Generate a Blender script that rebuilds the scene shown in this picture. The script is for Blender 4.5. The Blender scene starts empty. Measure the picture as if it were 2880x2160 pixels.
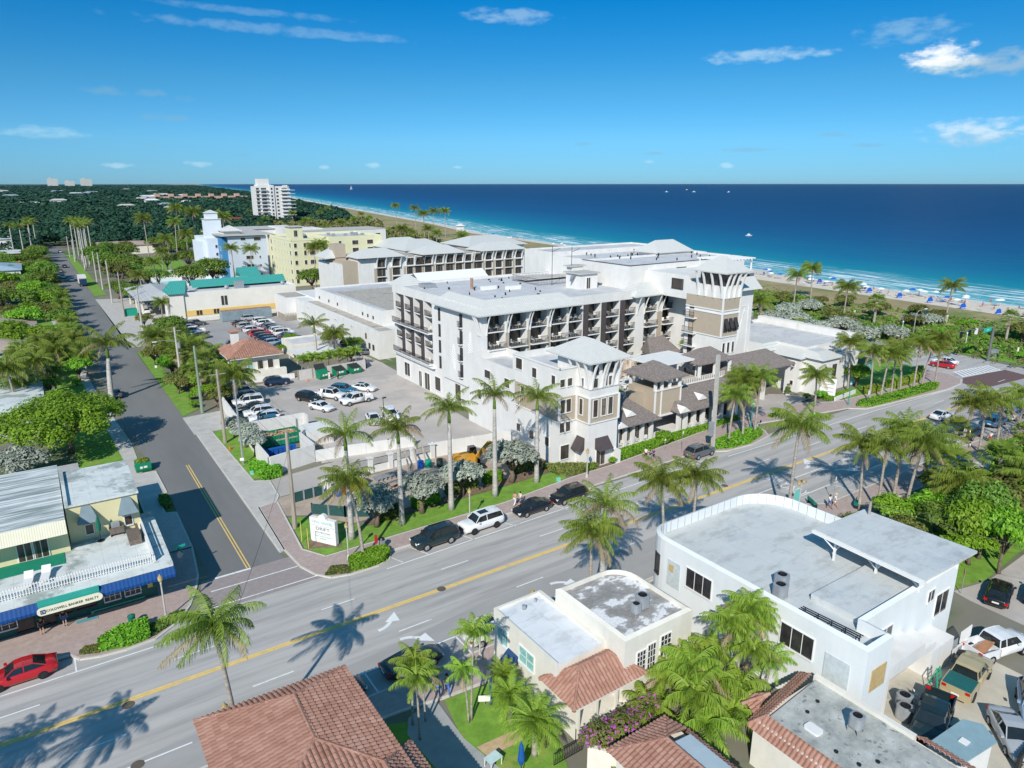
import bpy,math,random
from mathutils import Vector,Matrix
R=math.radians
rnd=random.Random(7)
SC=bpy.context.scene
COL=SC.collection
# ---------------------------------------------------------------- materials
MATS={}
def _nt(name):
 m=bpy.data.materials.new(name);m.use_nodes=True
 nt=m.node_tree;b=nt.nodes['Principled BSDF']
 return m,nt,b
def N(nt,t,**kw):
 n=nt.nodes.new(t)
 for k,v in kw.items():setattr(n,k,v)
 return n
def c4(c):return(c[0],c[1],c[2],1)
def pos(nt,scale=(1,1,1),rotz=0):
 g=N(nt,'ShaderNodeNewGeometry');mp=N(nt,'ShaderNodeMapping')
 mp.inputs['Scale'].default_value=scale;mp.inputs['Rotation'].default_value=(0,0,rotz)
 nt.links.new(g.outputs['Position'],mp.inputs['Vector']);return mp.outputs['Vector']
def noise(nt,vec,s,d=4,rough=.6):
 n=N(nt,'ShaderNodeTexNoise');n.inputs['Scale'].default_value=s;n.inputs['Detail'].default_value=d
 n.inputs['Roughness'].default_value=rough
 nt.links.new(vec,n.inputs['Vector']);return n.outputs['Fac']
def ramp(nt,fac,stops):
 r=N(nt,'ShaderNodeValToRGB');e=r.color_ramp.elements
 e[0].position=stops[0][0];e[0].color=c4(stops[0][1])
 e[1].position=stops[-1][0];e[1].color=c4(stops[-1][1])
 for p,c in stops[1:-1]:
  x=e.new(p);x.color=c4(c)
 nt.links.new(fac,r.inputs['Fac']);return r.outputs['Color']
def mixc(nt,fac,a,b,mode='MIX'):
 m=N(nt,'ShaderNodeMix',data_type='RGBA',blend_type=mode)
 for s,v in((0,fac),(6,a),(7,b)):
  if isinstance(v,(int,float)):m.inputs[s].default_value=v
  elif isinstance(v,tuple):m.inputs[s].default_value=c4(v)
  else:nt.links.new(v,m.inputs[s])
 return m.outputs[2]
def math_(nt,op,a,b=None,c=None):
 m=N(nt,'ShaderNodeMath',operation=op)
 for i,v in enumerate((a,b,c)):
  if v is None:continue
  if isinstance(v,(int,float)):m.inputs[i].default_value=v
  else:nt.links.new(v,m.inputs[i])
 return m.outputs[0]
def bump(nt,b,h,dist=.02,strength=.6):
 n=N(nt,'ShaderNodeBump');n.inputs['Distance'].default_value=dist;n.inputs['Strength'].default_value=strength
 nt.links.new(h,n.inputs['Height']);nt.links.new(n.outputs['Normal'],b.inputs['Normal'])
def M(name,col,rough=.7,var=.12,scale=1.2,spec=.3,metal=0,col2=None,thr=None,bmp=0,stretch=(1,1,1),coat=0,streak=0,seam=0):
 """a painted or raw surface with soft large stains and fine grain"""
 if name in MATS:return MATS[name]
 m,nt,b=_nt(name)
 v=pos(nt,stretch)
 n1=noise(nt,v,scale,5,.65)
 dk=tuple(x*(1-var)for x in col);lt=tuple(min(.95,x*(1+var))for x in col)
 base=ramp(nt,n1,[(.3,dk),(.7,lt)])
 if col2 is not None:
  n2=noise(nt,v,scale*.35,6,.7)
  f=ramp(nt,n2,[(thr or.5,(0,0,0)),((thr or.5)+.08,(1,1,1))])
  base=mixc(nt,f,base,col2)
 if streak:
  ns=noise(nt,pos(nt,(.7,.7,.10)),1,6,.75);base=mixc(nt,1.0,base,ramp(nt,ns,[(.36,(1-streak,1-streak,1-streak*1.15)),(.56,(1,1,1))]),'MULTIPLY')
 if seam:
  sp_=N(nt,'ShaderNodeSeparateXYZ');nt.links.new(pos(nt),sp_.inputs[0]);wob=math_(nt,'MULTIPLY',noise(nt,pos(nt),1.5,2),.12)
  for ax,per in((0,seam),(1,seam*3.1)):
   l_=math_(nt,'LESS_THAN',math_(nt,'FRACT',math_(nt,'DIVIDE',math_(nt,'ADD',sp_.outputs[ax],wob),per)),.05/per);base=mixc(nt,math_(nt,'MULTIPLY',l_,.35),base,tuple(x*.6 for x in col))
  base=mixc(nt,1.0,base,ramp(nt,noise(nt,pos(nt,(.5,1.1,1)),.9,6,.7),[(.34,(.80,.80,.79)),(.5,(1,1,1)),(.7,(1,1,1))]),'MULTIPLY')
 nt.links.new(base,b.inputs['Base Color'])
 b.inputs['Roughness'].default_value=rough;b.inputs['Specular IOR Level'].default_value=spec
 b.inputs['Metallic'].default_value=metal;b.inputs['Coat Weight'].default_value=coat
 if bmp:bump(nt,b,noise(nt,pos(nt),scale*12,3),bmp)
 MATS[name]=m;return m
def stripe_mat(name,c1,c2,axis,period,duty=.5,rough=.6,var=.08):
 """ribs or boards that run across one world axis ('x','y','z','xy')"""
 m,nt,b=_nt(name)
 g=N(nt,'ShaderNodeNewGeometry');s=N(nt,'ShaderNodeSeparateXYZ');nt.links.new(g.outputs['Position'],s.inputs[0])
 o={'x':0,'y':1,'z':2}
 v=s.outputs[o[axis]]if axis in o else math_(nt,'ADD',s.outputs[0],s.outputs[1])
 f=math_(nt,'GREATER_THAN',math_(nt,'FRACT',math_(nt,'MULTIPLY',v,1/period)),duty)
 n1=noise(nt,pos(nt),1.3,5)
 col=mixc(nt,f,c1,c2)
 col=mixc(nt,1.0,col,ramp(nt,n1,[(.3,(1-var,)*3),(.7,(1,1,1))]),'MULTIPLY')
 nt.links.new(col,b.inputs['Base Color']);b.inputs['Roughness'].default_value=rough
 b.inputs['Specular IOR Level'].default_value=.3
 MATS[name]=m;return m
def leaf_mat(name,cols,rough=.55,trans=.25,scale=.6):
 m,nt,b=_nt(name)
 g=N(nt,'ShaderNodeNewGeometry');oi=N(nt,'ShaderNodeObjectInfo')
 n1=noise(nt,pos(nt),scale,3)
 f=math_(nt,'ADD',math_(nt,'MULTIPLY',g.outputs['Random Per Island'],.55),math_(nt,'MULTIPLY',n1,.5))
 st=[(i/(len(cols)-1),c)for i,c in enumerate(cols)]
 col=ramp(nt,f,st)
 hs=N(nt,'ShaderNodeHueSaturation');nt.links.new(col,hs.inputs['Color'])
 nt.links.new(math_(nt,'ADD',math_(nt,'MULTIPLY',oi.outputs['Random'],.4),.8),hs.inputs['Value'])
 nt.links.new(math_(nt,'ADD',math_(nt,'MULTIPLY',oi.outputs['Random'],.03),.485),hs.inputs['Hue'])
 col=hs.outputs['Color']
 nt.links.new(col,b.inputs['Base Color']);b.inputs['Roughness'].default_value=rough
 b.inputs['Specular IOR Level'].default_value=.25
 tr=N(nt,'ShaderNodeBsdfTranslucent');nt.links.new(col,tr.inputs['Color'])
 mx=N(nt,'ShaderNodeMixShader');mx.inputs[0].default_value=trans
 out=nt.nodes['Material Output']
 nt.links.new(b.outputs[0],mx.inputs[1]);nt.links.new(tr.outputs[0],mx.inputs[2]);nt.links.new(mx.outputs[0],out.inputs['Surface'])
 MATS[name]=m;return m
# ---------------------------------------------------------------- mesh builder
def worldloc(o):
 v=Vector((0,0,0))
 while o is not None:
  v+=o.location;o=o.parent
 return v
class MB:
 def __init__(s):s.v=[];s.f=[];s.m=[];s.mi=0;s.smooth=False;s.sm=[]
 def add(s,vs,fs):
  o=len(s.v);s.v+=[tuple(p)for p in vs]
  for f in fs:s.f.append(tuple(i+o for i in f));s.m.append(s.mi);s.sm.append(s.smooth)
  return s
 def quad(s,*p):return s.add(p,[tuple(range(len(p)))])
 def box(s,x0,x1,y0,y1,z0,z1,bottom=True):
  if x0>x1:x0,x1=x1,x0
  if y0>y1:y0,y1=y1,y0
  vs=[(x0,y0,z0),(x1,y0,z0),(x1,y1,z0),(x0,y1,z0),(x0,y0,z1),(x1,y0,z1),(x1,y1,z1),(x0,y1,z1)]
  fs=[(4,5,6,7),(0,1,5,4),(1,2,6,5),(2,3,7,6),(3,0,4,7)]
  if bottom:fs.append((3,2,1,0))
  return s.add(vs,fs)
 def prism(s,poly,z0,z1,cap=True,bottom=False):
  n=len(poly)
  vs=[(x,y,z0)for x,y in poly]+[(x,y,z1)for x,y in poly]
  fs=[(i,(i+1)%n,n+(i+1)%n,n+i)for i in range(n)]
  if cap:fs.append(tuple(range(n,2*n)))
  if bottom:fs.append(tuple(range(n-1,-1,-1)))
  return s.add(vs,fs)
 def flat(s,poly,z):return s.add([(x,y,z)for x,y in poly],[tuple(range(len(poly)))])
 def tube(s,pts,rads,n=8,cap=True):
  pts=[Vector(p)for p in pts]
  if isinstance(rads,(int,float)):rads=[rads]*len(pts)
  vs=[];fs=[]
  for i,p in enumerate(pts):
   d=(pts[min(i+1,len(pts)-1)]-pts[max(i-1,0)])
   d=d.normalized()if d.length>1e-9 else Vector((0,0,1))
   a=Vector((1,0,0))if abs(d.x)<.9 else Vector((0,1,0))
   u=d.cross(a).normalized();w=d.cross(u)
   for k in range(n):
    t=2*math.pi*k/n;vs.append(p+(u*math.cos(t)+w*math.sin(t))*rads[i])
  for i in range(len(pts)-1):
   for k in range(n):
    a=i*n+k;b=i*n+(k+1)%n;fs.append((a,b,b+n,a+n))
  if cap:
   fs.append(tuple(range(n-1,-1,-1)));fs.append(tuple(range((len(pts)-1)*n,len(pts)*n)))
  return s.add(vs,fs)
 def bar(s,p0,p1,w,h=None):
  """square bar between two points"""
  h=h or w;p0=Vector(p0);p1=Vector(p1);d=(p1-p0).normalized()
  up=Vector((0,0,1))if abs(d.z)<.95 else Vector((0,1,0))
  u=d.cross(up).normalized()*w/2;v=u.cross(d).normalized()*h/2
  vs=[p0-u-v,p0+u-v,p0+u+v,p0-u+v,p1-u-v,p1+u-v,p1+u+v,p1-u+v]
  return s.add(vs,[(3,2,1,0),(4,5,6,7),(0,1,5,4),(1,2,6,5),(2,3,7,6),(3,0,4,7)])
 def hip(s,x0,x1,y0,y1,z0,z1,ins,t=.18,soffit=True):
  """hip roof: eaves rectangle with fascia t, ridge along the long side, inset ins from the short ends"""
  lx=x1-x0;ly=y1-y0
  if lx>=ly:r0=(x0+ins,(y0+y1)/2);r1=(x1-ins,(y0+y1)/2)
  else:r0=((x0+x1)/2,y0+ins);r1=((x0+x1)/2,y1-ins)
  s.box(x0,x1,y0,y1,z0-t,z0)
  v=[(x0,y0,z0+.004),(x1,y0,z0+.004),(x1,y1,z0+.004),(x0,y1,z0+.004),(*r0,z1),(*r1,z1)]
  f=[(0,1,5,4),(1,2,5),(2,3,4,5),(3,0,4)]if lx>=ly else[(0,1,4),(1,2,5,4),(2,3,5),(3,0,4,5)]
  s.add(v,f);return s
 def lathe(s,prof,n=12,c=(0,0)):
  vs=[];fs=[]
  for r,z in prof:
   for k in range(n):
    t=2*math.pi*k/n;vs.append((c[0]+r*math.cos(t),c[1]+r*math.sin(t),z))
  for i in range(len(prof)-1):
   for k in range(n):
    a=i*n+k;b=i*n+(k+1)%n;fs.append((a,b,b+n,a+n))
  return s.add(vs,fs)
 def mesh(s,name,mats,off=(0,0,0)):
  me=bpy.data.meshes.new(name)
  me.from_pydata([(a-off[0],b-off[1],c-off[2])for a,b,c in s.v],[],s.f)
  if not isinstance(mats,(list,tuple)):mats=[mats]
  for m in mats:me.materials.append(m)
  if len(mats)>1:me.polygons.foreach_set('material_index',s.m)
  if any(s.sm):me.polygons.foreach_set('use_smooth',s.sm)
  me.update();return me
 def split(s):
  par=list(range(len(s.v)))
  def find(i):
   while par[i]!=i:par[i]=par[par[i]];i=par[i]
   return i
  for f in s.f:
   for q in f[1:]:par[find(q)]=find(f[0])
  key={};out=[]
  lookup={}
  for i,v in enumerate(s.v):
   k=tuple(round(c,3)for c in v)
   if k in lookup:par[find(i)]=find(lookup[k])
   else:lookup[k]=i
  for f,m,sm in zip(s.f,s.m,s.sm):
   r=find(f[0])
   if r not in key:key[r]=(MB(),{});out.append(key[r][0])
   g,mp=key[r]
   for q in f:
    if q not in mp:mp[q]=len(g.v);g.v.append(s.v[q])
   g.f.append(tuple(mp[q]for q in f));g.m.append(m);g.sm.append(sm)
  return out
 def build_all(s,name,mats,parent=None):return[g.build(name,mats,parent)for g in s.split()]
 def build(s,name,mats,parent=None,local=False):
  off=(0,0,0)if(parent is None or local)else tuple(worldloc(parent))
  o=bpy.data.objects.new(name,s.mesh(name,mats,off));COL.objects.link(o)
  if parent is not None:o.parent=parent
  return o
def tag(o,label=None,cat=None,group=None,kind=None):
 if label:o['label']=label
 if cat:o['category']=cat
 if group:o['group']=group
 if kind:o['kind']=kind
 return o
def thing(name,label,cat,loc=(0,0,0),rotz=0,group=None):
 o=bpy.data.objects.new(name,None);COL.objects.link(o);o.empty_display_size=.3
 o.location=loc;o.rotation_euler=(0,0,rotz)
 return tag(o,label,cat,group)
def struct(name,mb,mat):return tag(mb.build(name,mat),kind='structure')
def place(mesh,name,parent,loc=(0,0,0),rotz=0,scale=1,world=True):
 o=bpy.data.objects.new(name,mesh);COL.objects.link(o)
 if parent is not None:
  o.parent=parent
  if world:loc=Vector(loc)-worldloc(parent)
 o.location=loc;o.rotation_euler=(0,0,rotz)
 o.scale=(scale,)*3 if isinstance(scale,(int,float))else scale
 return o
def copy_tree(o,parent=None):
 c=o.copy();COL.objects.link(c);c.parent=parent
 for ch in list(o.children):copy_tree(ch,c)
 return c
def poly_off(pts):return pts
FACE={'S':0,'E':R(90),'N':R(180),'W':R(-90)}
# ---------------------------------------------------------------- shared materials
WHITE=M('white_stucco',(.69,.68,.66),.8,.05,.5,bmp=.01,streak=.07)
WHITE2=M('white_trim',(.73,.725,.71),.6,.03,1)
CREAM=M('cream_stucco',(.72,.69,.62),.85,.06,.6,bmp=.01,streak=.07)
TAN=stripe_mat('tan_siding',(.45,.38,.295),(.37,.31,.24),'z',.2,.85,.7)
DARK=M('dark_panel',(.075,.06,.062),.6,.1,2)
GLASS=M('window_glass',(.035,.033,.035),.12,.4,1.5,spec=.6)
SCREEN=M('shaded_glass',(.05,.042,.034),.25,.4,3,spec=.55,col2=(.19,.165,.13),thr=.56,stretch=(2.2,2.2,.06))
GLASST=M('teal_glass',(.25,.5,.48),.15,.3,3,spec=.6)
FRAMED=M('dark_frame',(.05,.045,.045),.5,.1,2)
BLACK=M('black_metal',(.02,.02,.022),.45,.1,3)
METROOF=stripe_mat('seamed_metal_roof',(.60,.60,.57),(.42,.42,.40),'xy',.62,.9,.45)
METROOFX=stripe_mat('seamed_metal_roof_x',(.60,.60,.57),(.42,.42,.40),'x',.42,.88,.45)
METROOFY=stripe_mat('seamed_metal_roof_y',(.60,.60,.57),(.42,.42,.40),'y',.42,.88,.45)
FLATROOF=M('grey_flat_roof',(.56,.56,.565),.85,.1,.25,col2=(.47,.47,.48),thr=.55,seam=2.4)
TANROOF=M('sandy_gravel_roof',(.42,.38,.33),.95,.2,.9,col2=(.30,.27,.24),thr=.56)
SHINGLE=M('brown_shingle',(.21,.18,.165),.95,.35,3.5,bmp=.03)
GREENMET=stripe_mat('green_metal_roof',(.06,.33,.29),(.03,.2,.17),'x',.5,.85,.4)
GREYMETAL=M('grey_metal',(.35,.37,.39),.45,.15,2,metal=.3)
CONC=M('concrete',(.47,.45,.42),.9,.12,.7,col2=(.38,.36,.34),thr=.58,bmp=.005)
WOODP=M('weathered_post',(.33,.29,.24),.9,.25,3,stretch=(1,1,.1))
POLEC=M('concrete_post',(.46,.44,.40),.85,.12,2)
REDTILE=None
# ---- barrel tiles: every tile a curved piece of its own
def tile_mat(name,cols):
 m,nt,b=_nt(name);g=N(nt,'ShaderNodeNewGeometry')
 n1=noise(nt,pos(nt),.8,4)
 f=math_(nt,'ADD',math_(nt,'MULTIPLY',g.outputs['Random Per Island'],.38),math_(nt,'MULTIPLY',n1,.75))
 nt.links.new(ramp(nt,f,[(i/(len(cols)-1),c)for i,c in enumerate(cols)]),b.inputs['Base Color'])
 b.inputs['Roughness'].default_value=.85;b.inputs['Specular IOR Level'].default_value=.2;MATS[name]=m;return m
TERRA=tile_mat('terracotta_tile',[(.16,.085,.06),(.32,.165,.12),(.40,.22,.165),(.48,.30,.235)])
def tile_plane(g,poly,eave,per=.30,course=.40,amp=.10):
 """cover a planar convex roof face with barrel tiles; poly 3D points, eave = indices of the two eave points"""
 P_=[Vector(p)for p in poly];e=(P_[eave[1]]-P_[eave[0]]).normalized()
 n=None
 for i in range(len(P_)-2):
  c=(P_[i+1]-P_[i]).cross(P_[i+2]-P_[i+1])
  if c.length>1e-6:n=c.normalized();break
 if n.z<0:n=-n
 up=n.cross(e);
 if up.z<0:up=-up
 o=P_[eave[0]];q=[((p-o).dot(e),(p-o).dot(up))for p in P_]
 def span(u):
  vs=[]
  for(a,b_)in zip(q,q[1:]+q[:1]):
   if(a[0]-u)*(b_[0]-u)<=0 and abs(a[0]-b_[0])>1e-9:vs.append(a[1]+(b_[1]-a[1])*(u-a[0])/(b_[0]-a[0]))
  return(min(vs),max(vs))if vs else None
 u0=min(a[0]for a in q);u1=max(a[0]for a in q);k=int((u1-u0)/per)+1
 g.v_start=len(g.v)
 prof=[(0,-.25),(.14,.62),(.5,1),(.86,.62),(1,-.25)]
 for i in range(k):
  us=[min(u1-1e-4,max(u0+1e-4,u0+(i+t)*per))for t,_ in prof];sp=[span(u)for u in us]
  if any(s is None for s in sp):continue
  vmax=max(s[1]for s in sp);vmin=min(s[0]for s in sp);r0=int(vmin/course)
  for r in range(r0,int(vmax/course)+1):
   vs=[]
   for(u,s,(t,h))in zip(us,sp,prof):
    a=min(max(r*course,s[0]),s[1]);b_=min(max((r+1)*course,s[0]),s[1])
    vs.append(o+e*u+up*a+n*(h*amp+.075));vs.append(o+e*u+up*b_+n*(h*amp+.012))
   if max((vs[2*j+1]-vs[2*j]).length for j in range(5))<.02:continue
   g.add(vs,[(2*j,2*j+2,2*j+3,2*j+1)for j in range(4)])
   g.add([vs[j*2]-n*.04 for j in range(5)]+[vs[j*2]for j in range(5)],[(j,j+1,j+6,j+5)for j in range(4)])
def ridge_line(g,a,b_,r=.13):
 a=Vector(a);b_=Vector(b_);L=(b_-a).length;n=max(1,int(L/.42))
 for i in range(n):
  p=a+(b_-a)*(i/n);q=a+(b_-a)*((i+.98)/n);g.tube([p,q],[r*1.08,r*.92],8)
def tile_hip(par,x0,x1,y0,y1,z0,z1,ins=None,per=.3,faces='SWNE',under=CREAM):
 lx,ly=x1-x0,y1-y0
 if ins is None:ins=min(lx,ly)/2
 if lx>=ly:r0=(x0+ins,(y0+y1)/2,z1);r1=(x1-ins,(y0+y1)/2,z1)
 else:r0=((x0+x1)/2,y0+ins,z1);r1=((x0+x1)/2,y1-ins,z1)
 A,B_,C_,D_=(x0,y0,z0),(x1,y0,z0),(x1,y1,z0),(x0,y1,z0)
 fs={'S':[A,B_,r1,r0],'E':[B_,C_,r1],'N':[C_,D_,r0,r1],'W':[D_,A,r0]}if lx>=ly else{'S':[A,B_,r0],'E':[B_,C_,r1,r0],'N':[C_,D_,r1],'W':[D_,A,r0,r1]}
 g=MB()
 for k in faces:tile_plane(g,fs[k],(0,1),per)
 g.build('tile_roof',TERRA,par)
 u=MB()
 for k in fs:u.quad(*fs[k])
 u.box(x0+.05,x1-.05,y0+.05,y1-.05,z0-.2,z0-.02);u.build('eaves',under,par)
 rg=MB()
 if(Vector(r0)-Vector(r1)).length>.1:ridge_line(rg,r0,r1)
 for a,b_ in((A,r0),(B_,r1 if lx>=ly else r0),(C_,r1),(D_,r0 if lx>=ly else r1)):ridge_line(rg,a,b_)
 rg.build('ridge_tiles',TERRA,par)
# ================================================================ THE SETTING
def bisect(y,tab):
 for(a,xa),(b,xb)in zip(tab,tab[1:]):
  if y<=b:return xa+(xb-xa)*(y-a)/(b-a)
 return tab[-1][1]
COAST=[(-400,240),(60,244),(184,254),(316,268),(461,285),(600,322),(750,352),(980,400),(1284,462),(1839,580),(2900,800),(6500,1400),(40000,7600)]
def xc(y):return bisect(y,COAST)
YS=[-400,-200,-50]+list(range(0,700,20))+list(range(700,1900,60))+[2100,2500,3200,4500,6500,10000,18000,40000]
def strip(name,offs,z,mat,zf=None,ys=YS,kind='structure',fo=lambda o,y:o):
 v=[];f=[];uv=[]
 for y in ys:
  for o in offs:
   v.append((xc(y)+fo(o,y),y,zf(o,y)if zf else z));uv.append((y,o))
 n=len(offs)
 for j in range(len(ys)-1):
  for i in range(n-1):f.append((j*n+i,j*n+i+1,(j+1)*n+i+1,(j+1)*n+i))
 me=bpy.data.meshes.new(name);me.from_pydata(v,[],f);me.materials.append(mat)
 l=me.uv_layers.new(name='UVMap')
 for p in me.polygons:
  for li in p.loop_indices:l.data[li].uv=uv[me.loops[li].vertex_index]
 me.polygons.foreach_set('use_smooth',[True]*len(me.polygons));me.update()
 o=bpy.data.objects.new(name,me);COL.objects.link(o);o['kind']=kind;return o
# ---- sea: the bottom drops away from the shore, so the water's own colour changes with the distance offshore
m,nt,b=_nt('sea_water')
uvn=N(nt,'ShaderNodeUVMap');sp=N(nt,'ShaderNodeSeparateXYZ');nt.links.new(uvn.outputs[0],sp.inputs[0])
d=sp.outputs[1]
vv=pos(nt,(1,1,1))
nbig=noise(nt,pos(nt,(.004,.0016,1)),1,5,.6)
dd=math_(nt,'MULTIPLY',d,math_(nt,'ADD',.55,math_(nt,'MULTIPLY',nbig,.9)))
lg=math_(nt,'MULTIPLY',math_(nt,'LOGARITHM',math_(nt,'MAXIMUM',dd,1),10),.25)
colr=ramp(nt,lg,[(0,(.17,.40,.40)),(.27,(.06,.34,.37)),(.40,(.006,.24,.30)),(.50,(.002,.13,.245)),(.60,(.002,.055,.165)),(.71,(.001,.028,.11)),(1,(.001,.018,.075))])
def foam(ys_,ds_,seed,thr,lo,hi):
 mp=N(nt,'ShaderNodeMapping');nt.links.new(uvn.outputs[0],mp.inputs['Vector'])
 mp.inputs['Scale'].default_value=(ys_,ds_,1);mp.inputs['Location'].default_value=(seed,seed*2,0);mp.inputs['Rotation'].default_value=(0,0,R(1.5))
 n=noise(nt,mp.outputs[0],1,4,.62)
 f=N(nt,'ShaderNodeMapRange');nt.links.new(n,f.inputs[0]);f.inputs[1].default_value=thr;f.inputs[2].default_value=thr+.045
 e1=N(nt,'ShaderNodeMapRange');nt.links.new(d,e1.inputs[0]);e1.inputs[1].default_value=lo;e1.inputs[2].default_value=lo+3
 e2=N(nt,'ShaderNodeMapRange');nt.links.new(d,e2.inputs[0]);e2.inputs[1].default_value=hi;e2.inputs[2].default_value=hi*.6
 return math_(nt,'MULTIPLY',f.outputs[0],math_(nt,'MULTIPLY',e1.outputs[0],e2.outputs[0]))
f1=foam(.03,.36,3,.56,2,50);f2=foam(.018,.42,9,.57,8,44);f3=foam(.08,.9,5,.47,-3,4.5)
fo=math_(nt,'MAXIMUM',f1,math_(nt,'MAXIMUM',f2,f3))
f4=foam(.3,.5,14,.50,0,40);fo=math_(nt,'MAXIMUM',fo,math_(nt,'MULTIPLY',f4,.28))
colr=mixc(nt,fo,colr,(.82,.86,.87))
nt.links.new(colr,b.inputs['Base Color']);b.inputs['Roughness'].default_value=.42;b.inputs['Specular IOR Level'].default_value=.12
w1=noise(nt,pos(nt,(.25,.08,1),R(8)),1,6,.62);w2=noise(nt,pos(nt,(.05,.015,1),R(5)),1,3,.5)
bump(nt,b,math_(nt,'ADD',w1,math_(nt,'MULTIPLY',w2,2)),.9,.55)
SEA=m
strip('sea',[-4,0,4,10,20,40,70,110,180,300,500,900,1800,4000,10000,25000,50000],-.25,SEA,zf=lambda o,y:-.25)
# ---- land
SAND=M('beach_sand',(.64,.56,.47),.95,.1,.35,col2=(.47,.40,.31),thr=.56,bmp=.02)
strip('beach_sand',[-34,-26,-18,-10,-4,0,3],0,SAND,zf=lambda o,y:.25 if o<-8 else(.25+(-.62)*(o+8)/11),fo=lambda o,y:(o*.8 if o<-10 else o)if y<230 or o>-10 else-7+(o+10)*.1)
DUNEG=M('dune_soil',(.32,.26,.13),.95,.25,.09,col2=(.17,.22,.06),thr=.52,bmp=.05)
def dz(o,y):return.9 if o>-22 else(1.4 if o>-40 else.9)
strip('dune_ground',[-76,-70,-62,-50,-40,-30,-25],0,DUNEG,zf=lambda o,y:{-76:-.1,-70:.3,-62:.5,-50:.8,-40:1.0,-30:.8,-25:.24}[o]+.25*math.sin(y*.07+o)*(1 if-90<o<-28 else 0),ys=[y for y in YS if y>=-50],fo=lambda o,y:(o+4 if o>-45 else o)if y<230 else(o+16 if o>-45 else o))
GROUND=M('town_ground',(.20,.19,.15),.95,.2,.05,col2=(.10,.15,.05),thr=.5,bmp=.02)
g=MB()
pts=[(y,xc(y)-20)for y in YS]
for(a,xa),(b2,xb)in zip(pts,pts[1:]):
 g.quad((-50000 if b2>1500 else-6000,a,0),(xa,a,0),(xb,b2,0),(-50000 if b2>1500 else-6000,b2,0))
struct('ground',g,GROUND)
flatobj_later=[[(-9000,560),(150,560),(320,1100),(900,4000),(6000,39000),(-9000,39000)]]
ASPH=M('avenue_asphalt',(.45,.43,.405),.9,.07,.35,bmp=.006,stretch=(.25,1.6,1))
m=MATS['avenue_asphalt'];nt=m.node_tree;b=nt.nodes['Principled BSDF']
src=b.inputs['Base Color'].links[0].from_socket
n2=noise(nt,pos(nt,(.05,.9,1)),1,5,.7)
src=mixc(nt,1.0,src,ramp(nt,n2,[(.35,(.74,.74,.76)),(.58,(1,1,1))]),'MULTIPLY')
n4=noise(nt,pos(nt,(.22,.5,1)),1,6,.72);src=mixc(nt,ramp(nt,n4,[(.60,(0,0,0)),(.66,(.35,.35,.35))]),src,(.26,.26,.265))
n3=noise(nt,pos(nt,(1,1,1)),3,3,.9)
src=mixc(nt,1.0,src,ramp(nt,n3,[(.25,(.75,.75,.78)),(.36,(1,1,1))]),'MULTIPLY')
nt.links.new(src,b.inputs['Base Color'])
ASPH2=M('side_street_asphalt',(.185,.185,.18),.9,.12,.18,col2=(.19,.195,.20),thr=.6,bmp=.006,stretch=(1,.2,1))
ASPH3=M('fresh_lane_asphalt',(.34,.33,.32),.9,.09,.5,bmp=.006,stretch=(.3,1,1))
LOT=M('parking_lot_asphalt',(.42,.385,.355),.92,.14,.13,col2=(.50,.455,.415),thr=.5,bmp=.006)
LOTW=M('west_lot_asphalt',(.33,.32,.315),.92,.12,.2,bmp=.006)
PAVE=M('pink_brick_paving',(.40,.315,.29),.9,.12,2.5,col2=(.44,.37,.34),thr=.55,bmp=.008)
PAVER=M('crossing_pavers',(.30,.26,.25),.9,.1,2,bmp=.008)
BRICKRED=M('red_pavers',(.15,.095,.09),.9,.15,2)
KERB=M('kerb_concrete',(.56,.53,.48),.9,.1,1.2)
GRASS=M('lawn_grass',(.16,.30,.04),.95,.25,.9,col2=(.25,.31,.07),thr=.56,bmp=.05)
SOIL=M('garden_soil',(.20,.14,.095),.95,.25,2,col2=(.12,.15,.05),thr=.6,bmp=.03)
LINEW=M('white_road_paint',(.74,.75,.74),.7,.06,3,col2=(.52,.52,.51),thr=.56)
LINEY=M('yellow_road_paint',(.76,.52,.16),.7,.10,2,col2=(.58,.46,.22),thr=.55)
SAND2=M('site_sand',(.42,.34,.27),.95,.14,.5,col2=(.33,.26,.2),thr=.55,bmp=.04)
def rrect(x0,x1,y0,y1,r,n=6,corners='1111'):
 out=[]
 for k,(cx,cy,a)in enumerate([(x1-r,y0+r,-90),(x1-r,y1-r,0),(x0+r,y1-r,90),(x0+r,y0+r,180)]):
  if corners[k]=='1':
   for i in range(n+1):
    t=R(a+90*i/n);out.append((cx+r*math.cos(t),cy+r*math.sin(t)))
  else:out.append([(x1,y0),(x1,y1),(x0,y1),(x0,y0)][k])
 return out
def flatobj(name,polys,z,mat):
 g=MB()
 for p in polys:g.flat(p,z)
 return struct(name,g,mat)
rect=lambda x0,x1,y0,y1:[(x0,y0),(x1,y0),(x1,y1),(x0,y1)]
flatobj('avenue',[[(-90,41.3),(112,41.3),(240-80,41.0),(163,41),(163,57.6),(150,58),(144.3,58.6),(139.5,60.2),(8,60.2),(8,59.5),(4,58.6),(-90,59.5)]],.02,ASPH)
flatobj('avenue_turn_lane',[[(-30,41.3),(71,41.3),(71,47.1),(66,47.1),(30,47),(13,45.2),(0,44.4),(-30,44.2)]],.026,ASPH3)
flatobj('side_street',[[(9.4,64.2),(16.4,64.2),(16.4,108),(16.2,170),(15.4,260),(15.6,520),(10.2,520),(8.2,260),(8,110),(9.4,98)]],.02,ASPH2)
flatobj('side_street_apron',[[(7.4,59.0),(18.5,59.0),(17.2,64.6),(8.6,64.6)]],.024,PAVER)
flatobj('ocean_boulevard',[[(144.3,58.6),(163,57.6),(165.5,72),(160,140),(168,300),(200,600),(190,600),(157,300),(147,140),(146,66)]],.03,ASPH)
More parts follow.
